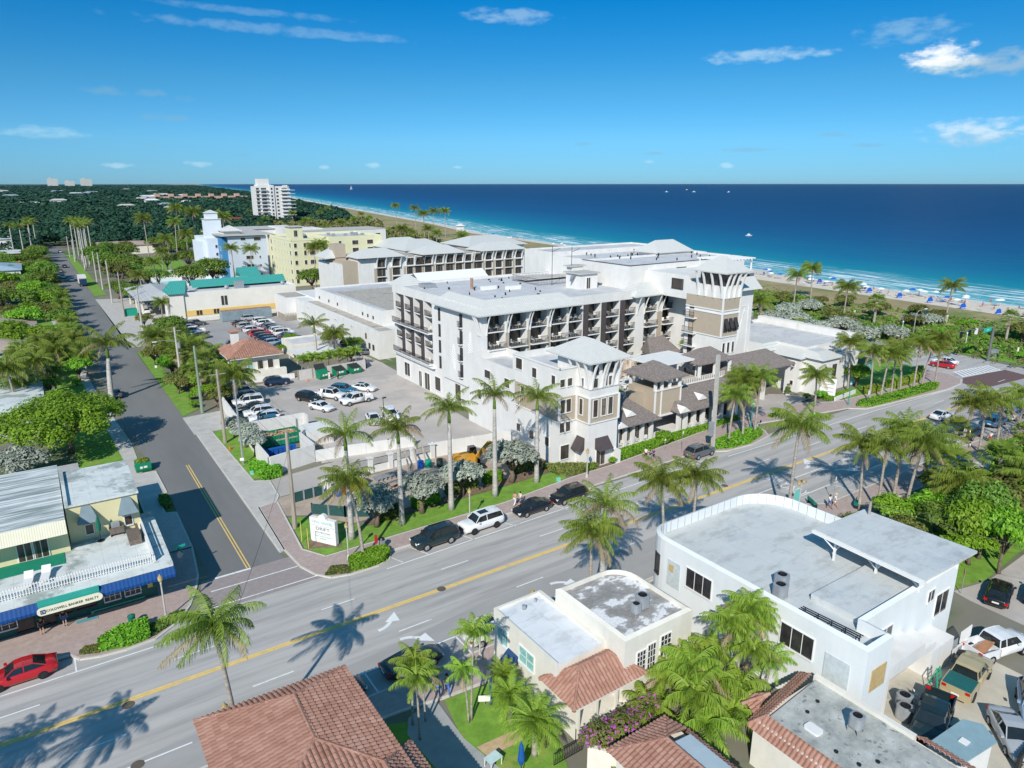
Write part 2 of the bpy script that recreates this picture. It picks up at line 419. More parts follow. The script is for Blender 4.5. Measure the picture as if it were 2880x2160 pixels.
flatobj('crossing_pavers',[[(139,53.5),(157,52),(158.5,57.2),(145,59.0),(141,57.3)]],.034,BRICKRED)
g=MB();a=(148.0,62.2);b2=(159.8,60.6);c=(145.6,59.4);d2=(158,57.4)
def lerp(p,q,t):return(p[0]+(q[0]-p[0])*t,p[1]+(q[1]-p[1])*t)
for i in range(11):
 t0=i/11+.01;t1=t0+.05
 g.flat([lerp(c,d2,t0),lerp(c,d2,t1),lerp(a,b2,t1),lerp(a,b2,t0)],.045)
for(p,q)in((a,b2),(c,d2)):
 g.flat([(p[0],p[1]-.16),(q[0],q[1]-.16),(q[0],q[1]+.16),(p[0],p[1]+.16)],.046)
struct('crosswalk_marking',g,LINEW)
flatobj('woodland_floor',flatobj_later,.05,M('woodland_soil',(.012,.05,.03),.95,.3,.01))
# ---- road markings
g=MB()
for s in(-.125,.125):g.flat(rect(-90,138,50.85+s-.105,50.85+s+.105),.036)
for s in(-.14,.14):g.flat([(12.95+s-.06,64.7),(12.95+s+.06,64.7),(13.05+s+.06,96),(13.05+s-.06,96)],.036)
struct('yellow_centre_lines',g,LINEY)
g=MB()
def dash(x,y,l=3.05,w=.13):g.flat(rect(x,x+l,y-w/2,y+w/2),.036)
for k in range(-5,14):dash(16.4+k*11.9,53.9)
for x in(-14.3,-2.6,8.8,20.7,32.6,44.5):dash(x,47.25)
g.flat(rect(56,71,47.6,47.75),.036);g.flat(rect(76,90,48.0,48.15),.036);g.flat(rect(95,98,47.8,47.95),.036);g.flat(rect(107,110,47.8,47.95),.036)
g.flat(rect(-60,8,56.45,56.58),.036);g.flat([(24,56.9),(72,58.4),(72,58.53),(24,57.03)],.036);g.flat([(75,57.6),(110,57.3),(136,56.4),(136,56.53),(110,57.43),(75,57.73)],.036)
g.flat(rect(15.5,39,43.95,44.08),.036);g.flat(rect(60,132,44.3,44.43),.036);g.flat(rect(-60,4,43.9,44.03),.036)
for x in(24.8,27.6,33.0,38.3,45.6,52.0):g.flat([(x+1.0,57.2),(x+1.1,57.2),(x+.1,59.7),(x,59.7)],.036)
g.flat(rect(-2,-1.88,56.58,58.6),.036)
for x in(16.2,24.2,30.5):g.flat([(x,44),(x+.12,44),(x+.12,41.5),(x,41.5)],.036)
for x in(78,84.5,91,97.5):g.flat([(x,44.3),(x+.12,44.3),(x+.8,41.6),(x+.68,41.6)],.036)
g.flat(rect(9.8,13.1,64.35,64.65),.036)
g.flat([(9,62.25),(17,62.25),(17,62.4),(9,62.4)],.037);g.flat([(8,59.5),(18,59.5),(18,59.64),(8,59.64)],.037)
g.flat(rect(20.1,20.5,81.0,84.0),.036)
struct('white_lane_lines',g,LINEW)
def arrow(name,x,y,flip=1,right=False,s=1.0):
 """a turn arrow: stem from the driver's side bending into a barbed head"""
 g=MB();w=.17;path=[]
 for i in range(9):
  t=i/8;path.append((t*1.5,(t**2.2)*.75*(1 if not right else-1)))
 for p,q in zip(path,path[1:]):
  dx,dy=q[0]-p[0],q[1]-p[1];L=math.hypot(dx,dy);nx,ny=-dy/L*w,dx/L*w
  g.flat([(x+flip*s*(p[0]-nx),y+s*(p[1]-ny)),(x+flip*s*(q[0]-nx),y+s*(q[1]-ny)),(x+flip*s*(q[0]+nx),y+s*(q[1]+ny)),(x+flip*s*(p[0]+nx),y+s*(p[1]+ny))],.037)
 dy=1 if not right else-1;ex,ey=path[-1]
 g.flat([(x+flip*s*(ex-.55),y+s*(ey+.02*dy)),(x+flip*s*(ex+.62),y+s*(ey-.42*dy)),(x+flip*s*(ex+.75),y+s*(ey+1.0*dy))],.0375)
 return struct(name,g,LINEW)
arrow('turn_arrow_marking',19.3,48.3,1);arrow('turn_arrow_marking',20.3,46.2,1,True)
arrow('turn_arrow_marking',35.5,45.9,1,True);arrow('turn_arrow_marking',80.0,49.2,1,s=1.25);arrow('turn_arrow_marking',82.5,46.6,1,True,s=1.25)
def text_mesh(txt,size,ext=.0,font=None,align='CENTER'):
 cu=bpy.data.curves.new('lettering','FONT');cu.body=txt;cu.size=size;cu.extrude=ext;cu.align_x=align;cu.align_y='CENTER';cu.resolution_u=2
 ob=bpy.data.objects.new('lettering',cu);COL.objects.link(ob)
 dg=bpy.context.evaluated_depsgraph_get();dg.update()
 me=bpy.data.meshes.new_from_object(ob.evaluated_get(dg));bpy.data.objects.remove(ob);bpy.data.curves.remove(cu);return me
me=text_mesh('ONLY',2.6);me.materials.append(LINEW)
for x,y in((73.4,49.0),(72.9,46.0)):
 o=bpy.data.objects.new('only_lane_marking',me);COL.objects.link(o);o.location=(x,y,.037);o.rotation_euler=(0,0,R(-90));o.scale=(.5,1,1);o['kind']='structure'
# ---- pavements with kerbs
def pave(name,poly,mat,h=.13,kerb=True):
 g=MB();g.prism(poly,0,h-.01);struct(name,g,mat)
 if kerb:
  k=MB();n=len(poly)
  for i in range(n):
   a,c=poly[i],poly[(i+1)%n];L=math.hypot(c[0]-a[0],c[1]-a[1])
   if L<1e-6:continue
   k.bar((a[0],a[1],h/2),(c[0],c[1],h/2),.18,h)
  struct('kerb',k,KERB)
nw=[(-90,59.7),(-8,59.6),(-2.2,59.0),(-1.6,58.0),(-.2,57.5),(1.6,57.3),(3.7,57.5),(5.7,59.0),(7.0,61.1),(8.0,63.7),(8.6,66),(9.2,72),(6.4,72),(-90,72)]
pave('northwest_pavement',nw,PAVE)
pave('street_corner_pavement',[(6.3,72),(9.2,72),(9.3,81.6),(8.2,82),(8.2,88),(9.3,88),(9.2,96),(6.3,96)],CONC)
ne=[(16.9,66),(17.2,62),(17.9,59.8),(19,58.4),(20.7,57.9),(23.5,57.9),(25.0,58.5),(25.7,59.9),(52.6,60.3),(53,60.6),(71.5,61.0),(75.2,59.7),(76.5,59.0),(81.5,58.7),(86.3,59.6),(87.8,61.3),(88.5,63.2),(90,64.0),(90,66.5),(83,66.7),(69.4,65.2),(60,64.2),(52.5,64.0),(41.6,62.7),(19.9,62.5),(18.4,65.2),(19.6,78),(17.4,77.5)]
pave('northeast_pavement',ne,PAVE)
pave('side_street_pavement',[(16.4,66),(16.85,66.2),(17.35,77.7),(19.6,78.2),(20.2,79.5),(20.6,84.6),(18.9,85.5),(18.6,107.8),(16.5,107.8)],CONC)
pave('hotel_forecourt',[(90,64.0),(97,62.5),(98.4,60.6),(101.8,60.4),(102.6,61.6),(108.6,60.6),(110.8,58.7),(119,57.9),(134,56.8),(140,57.2),(143.6,58.7),(145.6,61.8),(146,66),(143,66),(135,62.4),(112,63.6),(109.4,64.2),(104,67.0),(90,66.5)],PAVE)
flatobj('hotel_driveway',[[(89.5,66.4),(104,67),(108.5,67.2),(108.6,69),(106.5,71.5),(104.6,73),(100,72.5),(90,69.5)]],.135,LOT)
sw=[(-90,41.3),(-90,38),(14,38),(14,41.2)]
pave('southwest_pavement',sw,PAVE)
pave('south_pavement',[(16.9,38.7),(19.9,38.2),(23.7,37.9),(25,39.8),(29.5,39.8),(41,41.0),(56,41.0),(57.4,38.5),(90,37.4),(116,37.4),(140,36),(142,40.8),(112,41.1),(100,41.6),(91,41.3),(72.5,41.3),(70,42.8),(66,42.6),(62,41.3),(24.5,41.3),(14.5,41.3),(14,38.9)],PAVE)
flatobj('east_service_lane',[[(57.6,10),(64.5,10),(65.0,22.6),(65.4,24.2),(69.9,23.2),(100,24),(100,12),(140,10),(140,5),(40,0),(45,10)]],.02,LOT)
flatobj('beach_plaza_path',[[(86,28.2),(96,28),(120,36),(120,37.4),(90,37.4),(84.5,33)]],.03,CONC)
flatobj('yard_concrete',[[(41,8),(57.6,8),(57.6,21),(44,21)]],.03,M('yard_slab',(.50,.46,.38),.9,.12,.5,col2=(.40,.37,.31),thr=.56))
flatobj('hotel_parking_lot',[[(24.6,101.8),(27.4,101.6),(30.6,101.8),(30.6,93),(28,86.6),(53.2,80.5),(53.8,97),(56,104),(57.5,133),(56,150),(53,134.5),(30,130.2),(23.4,130.8)]],.025,LOT)
flatobj('valet_parking_lot',[[(29.5,136),(38,155),(54,157),(60,133),(61,152),(57.5,199),(31,203),(31,160)]],.02,LOTW)
flatobj('service_ramp',[[(16.6,84.6),(20,84.7),(30,86.2),(53.4,80.8),(53.4,78.6),(34,79.6),(24,79.4),(20.4,79.2),(17.5,77.8)]],.03,LOT)
flatobj('building_site_ground',[[(19.8,79),(33,79.2),(41,80),(52,79),(52,71),(46,68.5),(25,67.8),(21.5,72.5),(19,74)]],.04,SAND2)
flatobj('filling_station_yard',[[(15.6,178),(21,178),(20.6,200),(31,206),(36,255),(15.4,262)]],.02,CONC)
flatobj('service_driveway',[[(16.2,108),(21,108.2),(23.5,110),(22.5,118),(16.2,117.5)]],.022,CONC)
gl=MB()
for p in([(20.0,62.8),(41.6,62.95),(52,64.2),(53,67),(45,66.6),(26,66.3),(21,72.5),(19.4,73),(18.7,65.4)],
  [(18.9,86),(21.6,86.2),(24.4,101),(22.8,108),(18.8,107.8)],[(16.4,118),(19.4,121),(19.5,135),(18,170),(16.4,172)],
  [(16.9,37.5),(20,31.2),(13,24),(10,40)],[(19.9,38.0),(23.5,37.6),(25,35),(25,31.5),(21.5,24),(24,20),(21,20),(18.2,30)],
  [(1,96),(6.5,96),(7,112),(6,130),(1,128)],[(0,131),(5.6,131),(4,178),(1,178)],[(-1,181),(3.6,181),(2.4,240),(-1,240)],
  [(40,330),(58,340),(62,390),(42,390)],[(15.7,270),(19.4,270),(18.5,440),(15.7,440)],[(136,62),(146,66.4),(146,80),(125,90),(124,68),(112,64.2)],
  [(165.8,55),(200,50),(205,150),(166,150)],[(57.5,24.8),(65,24.6),(65.3,24.4),(70,23.4),(100,25),(86,28),(84,33),(57.8,37)]):
 gl.flat(p,.05)
struct('lawn',gl,GRASS)
flatobj('west_footpath',[[(6.5,96),(7.8,96.5),(8,110),(6.4,135),(5.0,178),(3.4,240),(1.8,240),(3.6,178),(5.2,131)],[(1,178),(8,178),(8.2,181),(1,181)],[(0,129),(8,129),(8,131),(0,131)]],.06,CONC)
flatobj('garden_walk',[[(16.9,37.8),(19.4,38.6),(19.2,34),(20.5,27),(23,18),(18,18),(16.6,30),(16.2,36.5)]],.06,M('grey_flagstones',(.34,.35,.35),.9,.12,.9))
flatobj('tan_garden_path',[[(19.5,32.9),(22.5,32.7),(22.4,31.7),(19.7,31.7)]],.065,M('tan_gravel',(.50,.36,.22),.95,.15,2))
flatobj('garden_soil',[[(26,66.4),(45,66.7),(52.4,67.2),(53.4,70.8),(52,71),(46,68.6),(26,67.6)],[(53.6,64.2),(60,64.5),(61,65),(56,65.1),(53.4,67.6)],[(61,64.4),(69.4,65.4),(83,66.9),(90,66.7),(90,67.2),(61.4,67.2)],[(18.9,65.1),(21.9,63.5),(22.4,64.3),(19.4,67)]],.058,SOIL)
# ================================================================ BUILDINGS: helpers
WC={}
def win_mesh(w,h,style):
 k=(round(w,2),round(h,2),style)
 if k in WC:return WC[k]
 g=MB();hw=w/2
 gm={'dark':SCREEN,'black':GLASS,'teal':GLASST,'grid':GLASS,'plain':SCREEN,'door':SCREEN,'slot':FRAMED,'ribbon':GLASS}[style]
 fm=WHITE2 if style in('dark','teal','grid','door','ribbon')else FRAMED
 g.mi=0;g.box(-hw,hw,-.03,.02,0,h)
 g.mi=1;t=.07
 if style!='plain' or True:
  g.box(-hw-t,-hw,-.08,.02,-t,h+t);g.box(hw,hw+t,-.08,.02,-t,h+t)
  g.box(-hw,hw,-.08,.02,h,h+t);g.box(-hw-.05,hw+.05,-.14,.02,-t-.03,0)
 nx={'dark':max(1,round(w/.85)),'grid':3,'teal':2,'door':2,'ribbon':max(2,round(w/.9))}.get(style,1)
 nz={'grid':4,'teal':2,'dark':2 if h>1.3 else 1}.get(style,1)
 g.mi=2 if style in('dark',)else 1
 for i in range(1,nx):x=-hw+w*i/nx;g.box(x-.025,x+.025,-.05,-.03,0,h)
 for i in range(1,nz):z=h*i/nz;g.box(-hw,hw,-.05,-.031,z-.025,z+.025)
 WC[k]=g.mesh('window',[gm,fm,FRAMED]);return WC[k]
def win(par,face,x,y,z,w,h,style='dark',name='window'):
 return place(win_mesh(w,h,style),name,par,(x,y,z),FACE[face])
RC={}
def rail_mesh(w,h,step=.14,bar=.025,mat=None):
 k=(round(w,2),h,step,mat.name if mat else '')
 if k in RC:return RC[k]
 g=MB();g.box(-w/2,w/2,-.025,.025,h-.05,h);g.box(-w/2,w/2,-.02,.02,.06,.1)
 n=max(2,int(w/step))
 for i in range(n+1):
  x=-w/2+w*i/n;g.box(x-bar/2,x+bar/2,-bar/2,bar/2,.1,h-.05,bottom=False)
 RC[k]=g.mesh('railing',mat or BLACK);return RC[k]
def rail(par,face,x,y,z,w,h=1.05,**kw):return place(rail_mesh(w,h,**kw),'railing',par,(x,y,z),FACE[face])
def wallbox(par,x0,x1,y0,y1,z0,z1,mat=None,name='wall',deck=None,ph=.5,pt=.22,deckmat=None):
 """walls up to z1 with a parapet round a lower flat roof deck"""
 g=MB();dk=z1-ph
 g.box(x0,x1,y0,y1,z0,dk-.1)
 for a in((x0,x1,y0,y0+pt),(x0,x1,y1-pt,y1),(x0,x0+pt,y0+pt,y1-pt),(x1-pt,x1,y0+pt,y1-pt)):g.box(*a,dk-.1,z1)
 g.build(name,mat or WHITE,par)
 r=MB();r.flat(rect(x0+pt,x1-pt,y0+pt,y1-pt),dk);r.build('roof',deckmat or FLATROOF,par)
def ribs(g,x0,x1,y0,y1,z,n):pass
def strut(g,face,x,y,z0,z1,out,w=.15):
 """curved bracket from the wall foot out to the eaves"""
 dx,dy={'S':(0,-1),'N':(0,1),'W':(-1,0),'E':(1,0)}[face]
 pts=[]
 for i in range(5):
  t=i/4;o=out*(t**1.7)+.1;pts.append((x+dx*o,y+dy*o,z0+(z1-z0)*t))
 for a,b in zip(pts,pts[1:]):g.bar(a,b,w,w*1.3)
# ---------------------------------------------------------------- HOTEL MAIN BLOCK
H=thing('hotel_main_block','long white five storey hotel block with dark balcony bays and grey flat roof','hotel',(56,91,0))
FL=[5.25,8.05,10.85,13.6];TOP=16.25
g=MB()
g.box(57.9,101,92.8,123,0,17.2)
g.box(56,57.9,92.8,107.1,0,16.2);g.box(56,57.9,91,92.8,0,5.25);g.box(56,57.9,107.1,122.6,0,5.25)
g.box(56,57.9,121.7,122.6,5.25,16.2)
g.box(57.9,101,91,92.8,0,5.25)
for a in((56,101,90.98,91.3),(56,56.3,91.3,122.7),(56,101,122.7,123.0),(100.7,101,91.3,122.7)):g.box(*a,16.2,17.7)
g.box(56.3,57.9,91.3,122.7,16.2,17.2);g.box(57.9,100.7,91.3,92.8,16.2,17.2)
g.build('wall',WHITE,H)
g=MB();g.flat(rect(56.3,100.7,91.3,122.7),17.25);g.build('roof',FLATROOF,H)
bays=[(57.15,60.4),(61.25,64.6),(65.4,68.75),(69.55,72.9),(73.35,76.3),(77.7,80.35),(81.75,84.7),(86.15,88.7),(90.9,94.0),(95.5,98.7)]
FLOORM=M('balcony_tile',(.17,.15,.14),.8,.15,3);floors=MB();fins=MB();tans=MB();darks=MB();slabs=MB()
edges=[56.0]+[v for b_ in bays for v in b_]+[101]
for i in range(0,len(edges)-1,2):
 a,b_=edges[i],edges[i+1]
 if i in(10,12,14):
  fins.box(a,a+.16,91,92.8,5.25,16.2);darks.box(a+.16,b_,91.05,92.8,5.25,16.2)
 else:fins.box(a,b_,91,92.8,5.25,16.2)
 if i in(2,4,6,18):
  tans.box(a+.18,b_-.12,90.95,91,5.25,13.3)
for(y0,y1,d)in((118.1,121.7,0),(114.2,117.8,0),(110.3,113.9,0),(107.1,110.0,0)):
 darks.box(56.05,57.9,y0,y0+(y1-y0)*.42,5.25,16.2)if y0>108 else darks.box(57.5,57.9,y0,y0+.8,5.25,16.2)
for y0 in(117.8,113.9,110.0):fins.box(56,57.9,y0,y0+.3,5.25,16.2)
fins.build_all('fin_wall',WHITE,H);tans.build_all('tan_panel',TAN,H);darks.build_all('dark_panel',DARK,H)
for bi,(a,b_)in enumerate(bays):
 for fi,z in enumerate(FL):
  slabs.box(a,b_,91-(.55 if fi==2 and(bi<4 or bi>7)else.02),92.8,z-.15,z+.03)
  place(win_mesh(b_-a-.2,2.55,'plain'),'window',H,((a+b_)/2,92.78,z+.04),0)
  floors.box(a+.02,b_-.02,91.02,92.74,z+.034,z+.05)
  rail(H,'S',(a+b_)/2,91.06-(.5 if fi==2 and(bi<4 or bi>7)else 0),z+.03,b_-a-.06)
for(y0,y1)in((118.1,121.7),(114.2,117.8),(110.3,113.9),(107.1,110.0)):
 ym=y0+(y1-y0)*(.42 if y0>108 else.2)
 for fi,z in enumerate(FL):
  out=.95 if fi in(0,2)else.05
  slabs.box(56-out,57.9,y0 if fi in(0,2)else ym,y1,z-.15,z+.03)
  place(win_mesh(y1-ym-.3,2.2,'grid' if fi%2 else 'plain'),'window',H,(57.88,(ym+y1)/2,z+.04),FACE['W'])
  floors.box(56.02,57.84,ym+.02,y1-.02,z+.034,z+.05)
  rail(H,'W',56.06-out,(y0+y1)/2 if fi in(0,2)else(ym+y1)/2,z+.03,(y1-y0-.05)if fi in(0,2)else y1-ym)
slabs.box(55.3,56,106.2,122.2,4.7,4.95)
slabs.build_all('balcony_slab',WHITE2,H);floors.build_all('balcony_floor',FLOORM,H)
for z in FL:
 place(win_mesh(.55,1.95,'slot'),'window',H,(56,104.4,z+.1),FACE['W'])
 place(win_mesh(.75,2.0,'slot'),'window',H,(56,97.1,z+.1),FACE['W'])
 g=MB();g.box(55.5,56,96.55,97.65,z-.1,z+.02);g.build('balcony_slab',WHITE2,H);rail(H,'W',55.55,97.1,z+.02,1.05)
 place(win_mesh(.6,1.9,'slot'),'window',H,(99.8,91,z+.1),0)
g=MB()
for(yc,z0,z1,s)in((94.2,6.5,13.5,1),(101.4,7.5,15,-1),(99.6,6,10.5,1)):
 n=int((z1-z0)/.42)
 for i in range(n):
  z=z0+i*.42;L=1.3*math.sin(math.pi*(i+1)/(n+1))+.2
  g.bar((55.975,yc-s*L*.5,z),(55.975,yc+s*L*.5,z+.5),.07,.1)
g.box(55.96,56,93.0,95.8,15.2,15.3);g.build('leaf_relief',WHITE2,H)
for y,w,h,st in((117.7,2.2,2.5,'ribbon'),(112.3,1.1,2.9,'door'),(109.6,1.9,3.1,'door'),(105.6,2.0,2.4,'dark'),(98.5,1.8,2.8,'dark')):
 place(win_mesh(w,h,st),'window' if st!='door' else 'door',H,(56,y,.9 if st!='door' else.05),FACE['W'])
g=MB();g.box(55.9,56,91.5,103,3.9,4.0);g.build('string_course',GREYMETAL,H)
def mansard(par,pts_eave,pts_ridge,z0,z1,back,mat,name='mansard_roof'):
 g=MB()
 for i in range(len(pts_eave)-1):
  a,b_=pts_eave[i],pts_eave[i+1];c,d_=pts_ridge[i],pts_ridge[i+1]
  g.quad((*a,z0),(*b_,z0),(*d_,z1),(*c,z1))
  g.quad((*a,z0-.2),(*b_,z0-.2),(*b_,z0),(*a,z0))
  e,f=back[i],back[i+1]
  g.quad((*c,z1),(*d_,z1),(*f,z0),(*e,z0));g.quad((*e,z0-.2),(*f,z0-.2),(*b_,z0-.2),(*a,z0-.2))
  g.quad((*f,z0-.2),(*e,z0-.2),(*e,z0),(*f,z0))
 for k in(0,-1):
  g.quad((*pts_eave[k],z0-.2),(*pts_eave[k],z0),(*pts_ridge[k],z1),(*back[k],z0),(*back[k],z0-.2))
 return g.build(name,mat,par)
mansard(H,[(54.8,105.2),(54.8,89.7)],[(57.5,103.8),(57.5,92.3)],16.65,18.55,[(58.6,104.2),(58.6,93.4)],METROOFY)
mansard(H,[(54.8,89.7),(75.2,89.7)],[(57.5,92.3),(72.3,92.3)],16.65,18.55,[(58.6,93.4),(73,93.4)],METROOFX)
g=MB();g.hip(87.5,100.1,89.7,95.6,16.75,18.7,3.0);g.build('mansard_roof',METROOFX,H)
g=MB();g.hip(56.2,62,120.5,125.5,17.4,19.3,2.4);g.build('mansard_roof',METROOFY,H)
g=MB();g.quad((62,123,17.3),(78,123,17.3),(78,126,19.0),(62,126,19.0));g.quad((62,126,19.0),(78,126,19.0),(78,127.5,17.3),(62,127.5,17.3));g.build('mansard_roof',WHITE2,H)
g=MB()
for x in(57,60.6,61.15,64.8,65.3,68.9,69.45,73.1):strut(g,'S',x,91,13.2,16.5,1.05,.13)
for x in(89.0,90.8,94.1,95.3,98.8):strut(g,'S',x,91,13.2,16.5,1.05,.13)
for y in(91.2,91.8):strut(g,'W',56,y,13.2,16.5,.95,.2)
g.build('roof_bracket',WHITE2,H)
g=MB();g.tube([(66.8,111.6,17.25),(66.8,111.6,19.2)],.28,10);g.build('chimney_pipe',M('rusty_flue',(.35,.2,.14),.8,.4,3),H)
g=MB();g.box(67.5,70.5,108.8,109.7,17.25,17.9);g.box(71.5,74.5,106.6,107.5,17.25,17.9);g.build_all('duct_cover',WHITE2,H)
g=MB();g.box(59.6,62.0,116.5,119.0,17.25,18.0);g.build('roof_hatch',GREYMETAL,H)
g=MB()
for i in range(46):
 x,y=rnd.uniform(59,99),rnd.uniform(94,121)
 if not(82<x<101 and y>93.5):g.tube([(x,y,17.25),(x,y,17.25+rnd.uniform(.2,.55))],rnd.choice((.1,.14,.2)),7)
g.build('roof_vent',BLACK,H)
P=H
def pent(x0,x1,y0,y1,z0,z1):wallbox(P,x0,x1,y0,y1,z0,z1,WHITE,'penthouse_wall',ph=.35)
pent(89.8,122,94.2,107.6,5,21.6);pent(92.5,126,107.65,121,12,21.3);pent(92.4,125,121.05,131,5,21.9)
g=MB();g.box(89.7,122.1,94.1,94.3,21.6,21.68);g.box(89.7,89.9,94.1,107.6,21.6,21.68);g.build('coping',BLACK,P)
win(P,'S',103.3,94.2,18.0,2.6,2.5,'plain');win(P,'S',108.6,94.2,18.0,4.4,2.3,'ribbon');win(P,'S',98.5,121.05,17.8,1.9,2.9,'dark')
g=MB()
for i in range(34):
 x,y=rnd.uniform(94,121),rnd.uniform(96,119);g.tube([(x,y,21.2),(x,y,21.5+rnd.uniform(.1,.4))],.13,6)
g.build('roof_vent',BLACK,P)
g=MB();g.box(82.6,86.8,99.5,103.6,17.25,20.0);g.box(84.2,86.8,103.7,105.4,17.25,20.9);g.build('stair_house',WHITE,P)
g=MB();g.box(82.2,87.2,99.1,104.0,20.0,20.2);g.box(83.6,87.4,103.5,105.8,20.9,21.1);g.build('stair_house_roof',CONC,P)
win(P,'S',84.6,99.5,17.3,.9,2.0,'door','door')
g=MB();g.tube([(82.2,101,19.2),(82.0,101.4,19.6)],[.85,.1],14);g.build('satellite_dish',GREYMETAL,P)
for x,y in((81.9,107),(84.6,104.5)):
 g=MB();g.tube([(x,y,17.25),(x,y,24.6)],.05,6);g.bar((x,y,23.6),(x+2.4,y+.6,24.1),.06);g.build('antenna_mast',BLACK,P)
for(x,y,w,f)in((79.5,112.5,9,'W'),(84,108,9,'S'),(84,117,9,'S')):rail(P,f,x,y,17.25,w,1.2,step=.35)
g=MB();g.box(80,92,113,116.5,17.6,17.85);g.build('roof_walkway',CONC,P)
# ---------------------------------------------------------------- FRONT WING WITH CORNER TOWER
W_=thing('hotel_front_wing','white and tan three storey hotel wing with square hip roofed corner tower by the pavement','hotel',(56,66,0))
wallbox(W_,53.5,60.5,67.9,78.6,0,13.35,ph=.9)
wallbox(W_,53.5,60.6,78.6,90.9,0,10.9,ph=1.3)
g=MB();g.box(56.3,61.2,65.2,72,0,14.4);g.build('tower_wall',WHITE,W_)
g=MB();g.box(56.24,61.26,65.14,72,6.25,9.55);g.box(53.44,53.5,67.85,78,6.2,9.5);g.box(53.44,56.24,67.84,67.9,6.2,9.5);g.build('tan_panel',TAN,W_)
g=MB()
for z in(6.1,9.5,10.75):
 g.box(56.16,61.34,65.06,72,z,z+.16)
for z in(6.05,):g.box(53.38,56.2,67.78,78,z,z+.16)
for x,y in((56.2,65.1),(61.2,65.1),(56.2,67.7),(53.42,67.82)):g.box(x-.12,x+.12,y-.12,y+.12,6.2,9.5)
g.box(53.4,60.6,67.8,67.9,13.2,13.42);g.box(53.4,53.5,67.8,78.6,13.2,13.42)
g.build('string_course',WHITE2,W_)
g=MB();g.hip(55.1,62.3,63.95,73.1,14.6,16.7,3.5);g.build('roof',METROOF,W_)
g=MB()
for x in(56.5,58.2,58.6,59.9,60.9):strut(g,'S',x,65.2,10.9,14.5,1.0,.2)
for y in(65.4,66.9,68.5):strut(g,'W',56.3,y,10.9,14.5,.9,.2)
g.build('roof_bracket',WHITE2,W_)
for x in(57.1,58.75,59.75):win(W_,'S',x,65.2,10.95,.8,1.2);win(W_,'S',x,65.2,12.75,.8,1.4,'plain')
for x in(57.2,58.6,59.75):win(W_,'S',x,65.14,7.0,.75,2.3)
win(W_,'W',56.3,66.8,10.9,.7,1.1);win(W_,'W',56.24,66.8,7.1,.65,2.1)
for x in(53.95,54.95):
 win(W_,'S',x,67.84,7.4,.75,1.75);win(W_,'S',x,67.9,4.7,.75,1.75)
for x in(53.9,55.1):win(W_,'S',x,67.9,10.9,.75,1.0)
win(W_,'S',54.5,67.9,.9,1.4,1.95)
for y,z,w,h in((69.2,11.0,.8,1.2),(77.0,11.4,1.5,1.5),(73.4,11.0,1.0,1.3),(85.2,8.2,1.6,1.2),(80.0,8.0,1.3,1.3),(77.1,2.3,.9,1.1),(73.9,2.1,1.0,1.2),(70.4,2.2,.9,1.2),(77.3,5.9,.9,1.3),(76,8.0,.9,1.2),(87.5,4.4,.9,1.5)):
 win(W_,'W',53.44 if 6<z<9 and y<78 else 53.5,y,z,w,h)
g=MB()
for x0,x1,y0,f in((57.4,59.6,65.2,'S'),):
 g.quad((x0,y0,4.0),(x1,y0,4.0),(x1+.15,y0-1.1,2.5),(x0-.1,y0-1.1,2.5));g.quad((x0,y0,4.0),(x0-.1,y0-1.1,2.5),(x0,y0,2.5));g.quad((x1,y0,4.0),(x1,y0,2.5),(x1+.15,y0-1.1,2.5))
g.quad((56.3,66.0,4.0),(56.3,67.6,4.0),(55.3,67.7,2.3),(55.3,65.8,2.3));g.quad((56.3,66.0,4.0),(55.3,65.8,2.3),(56.3,66,2.4))
g.build('awning',DARK,W_)
win(W_,'S',58.4,65.2,.1,1.5,2.2,'door','door')
g=MB();g.box(60.5,61.2,64.3,65.2,0,1.9);g.build('entrance_pier',WHITE,W_)
# ---------------------------------------------------------------- EAST TOWER
T=thing('hotel_east_tower','tall white hotel tower with tan bands and pyramid metal roof above the restaurant','hotel tower',(94,76,0))
g=MB();g.box(94,98.2,76,84,0,19.6);g.box(98.2,105,78.5,92,0,19.2);g.box(94.2,101,84,94.2,16.5,20.6);g.build('wall',WHITE,T)
g=MB();g.box(101,112,84,94.2,0,20.4);g.build('wall',WHITE,T)
g=MB();g.box(94.0+.0-.06,98.26,75.94,83.2,11.2,14.9);g.box(93.94,98.26,75.94,84,15.6,17.6);g.build('tan_panel',TAN,T)
g=MB()
for z in(11.0,14.9,15.45):g.box(93.85,98.35,75.85,84,z,z+.18)
g.box(93.9,98.3,75.9,83,4.8,5.0)
for x,y in((93.95,75.95),(98.25,75.95)):g.box(x-.12,x+.12,y-.12,y+.12,11.1,19.6)
g.build_all('string_course',WHITE2,T)
g=MB();g.box(94.3,97.9,76.3,81.5,19.6,21.9);g.build('lantern_wall',GLASS,T)
g=MB();g.hip(92.7,99.4,74.7,82.2,22.0,24.4,3.3);g.build('roof',METROOF,T)
g=MB()
for x in(94.1,95.3,96.6,97.9):strut(g,'S',x,76,17.6,21.8,1.0,.24)
for y in(76.3,78.1,79.9,81.4):strut(g,'W',94,y,17.6,21.8,1.0,.24)
g.build('roof_bracket',WHITE2,T)
for x in(94.9,96.1,97.3):win(T,'S',x,75.94,12.0,.75,2.0,'black');win(T,'S',x,76,8.2,.6,1.8);win(T,'S',x,76,5.3,.6,1.8)
g=MB()
for x in(94.9,96.1,97.3):g.quad((x-.45,75.94,14.2),(x+.45,75.94,14.2),(x+.45,75.3,12.6),(x-.45,75.3,12.6))
g.build_all('shutter',FRAMED,T)
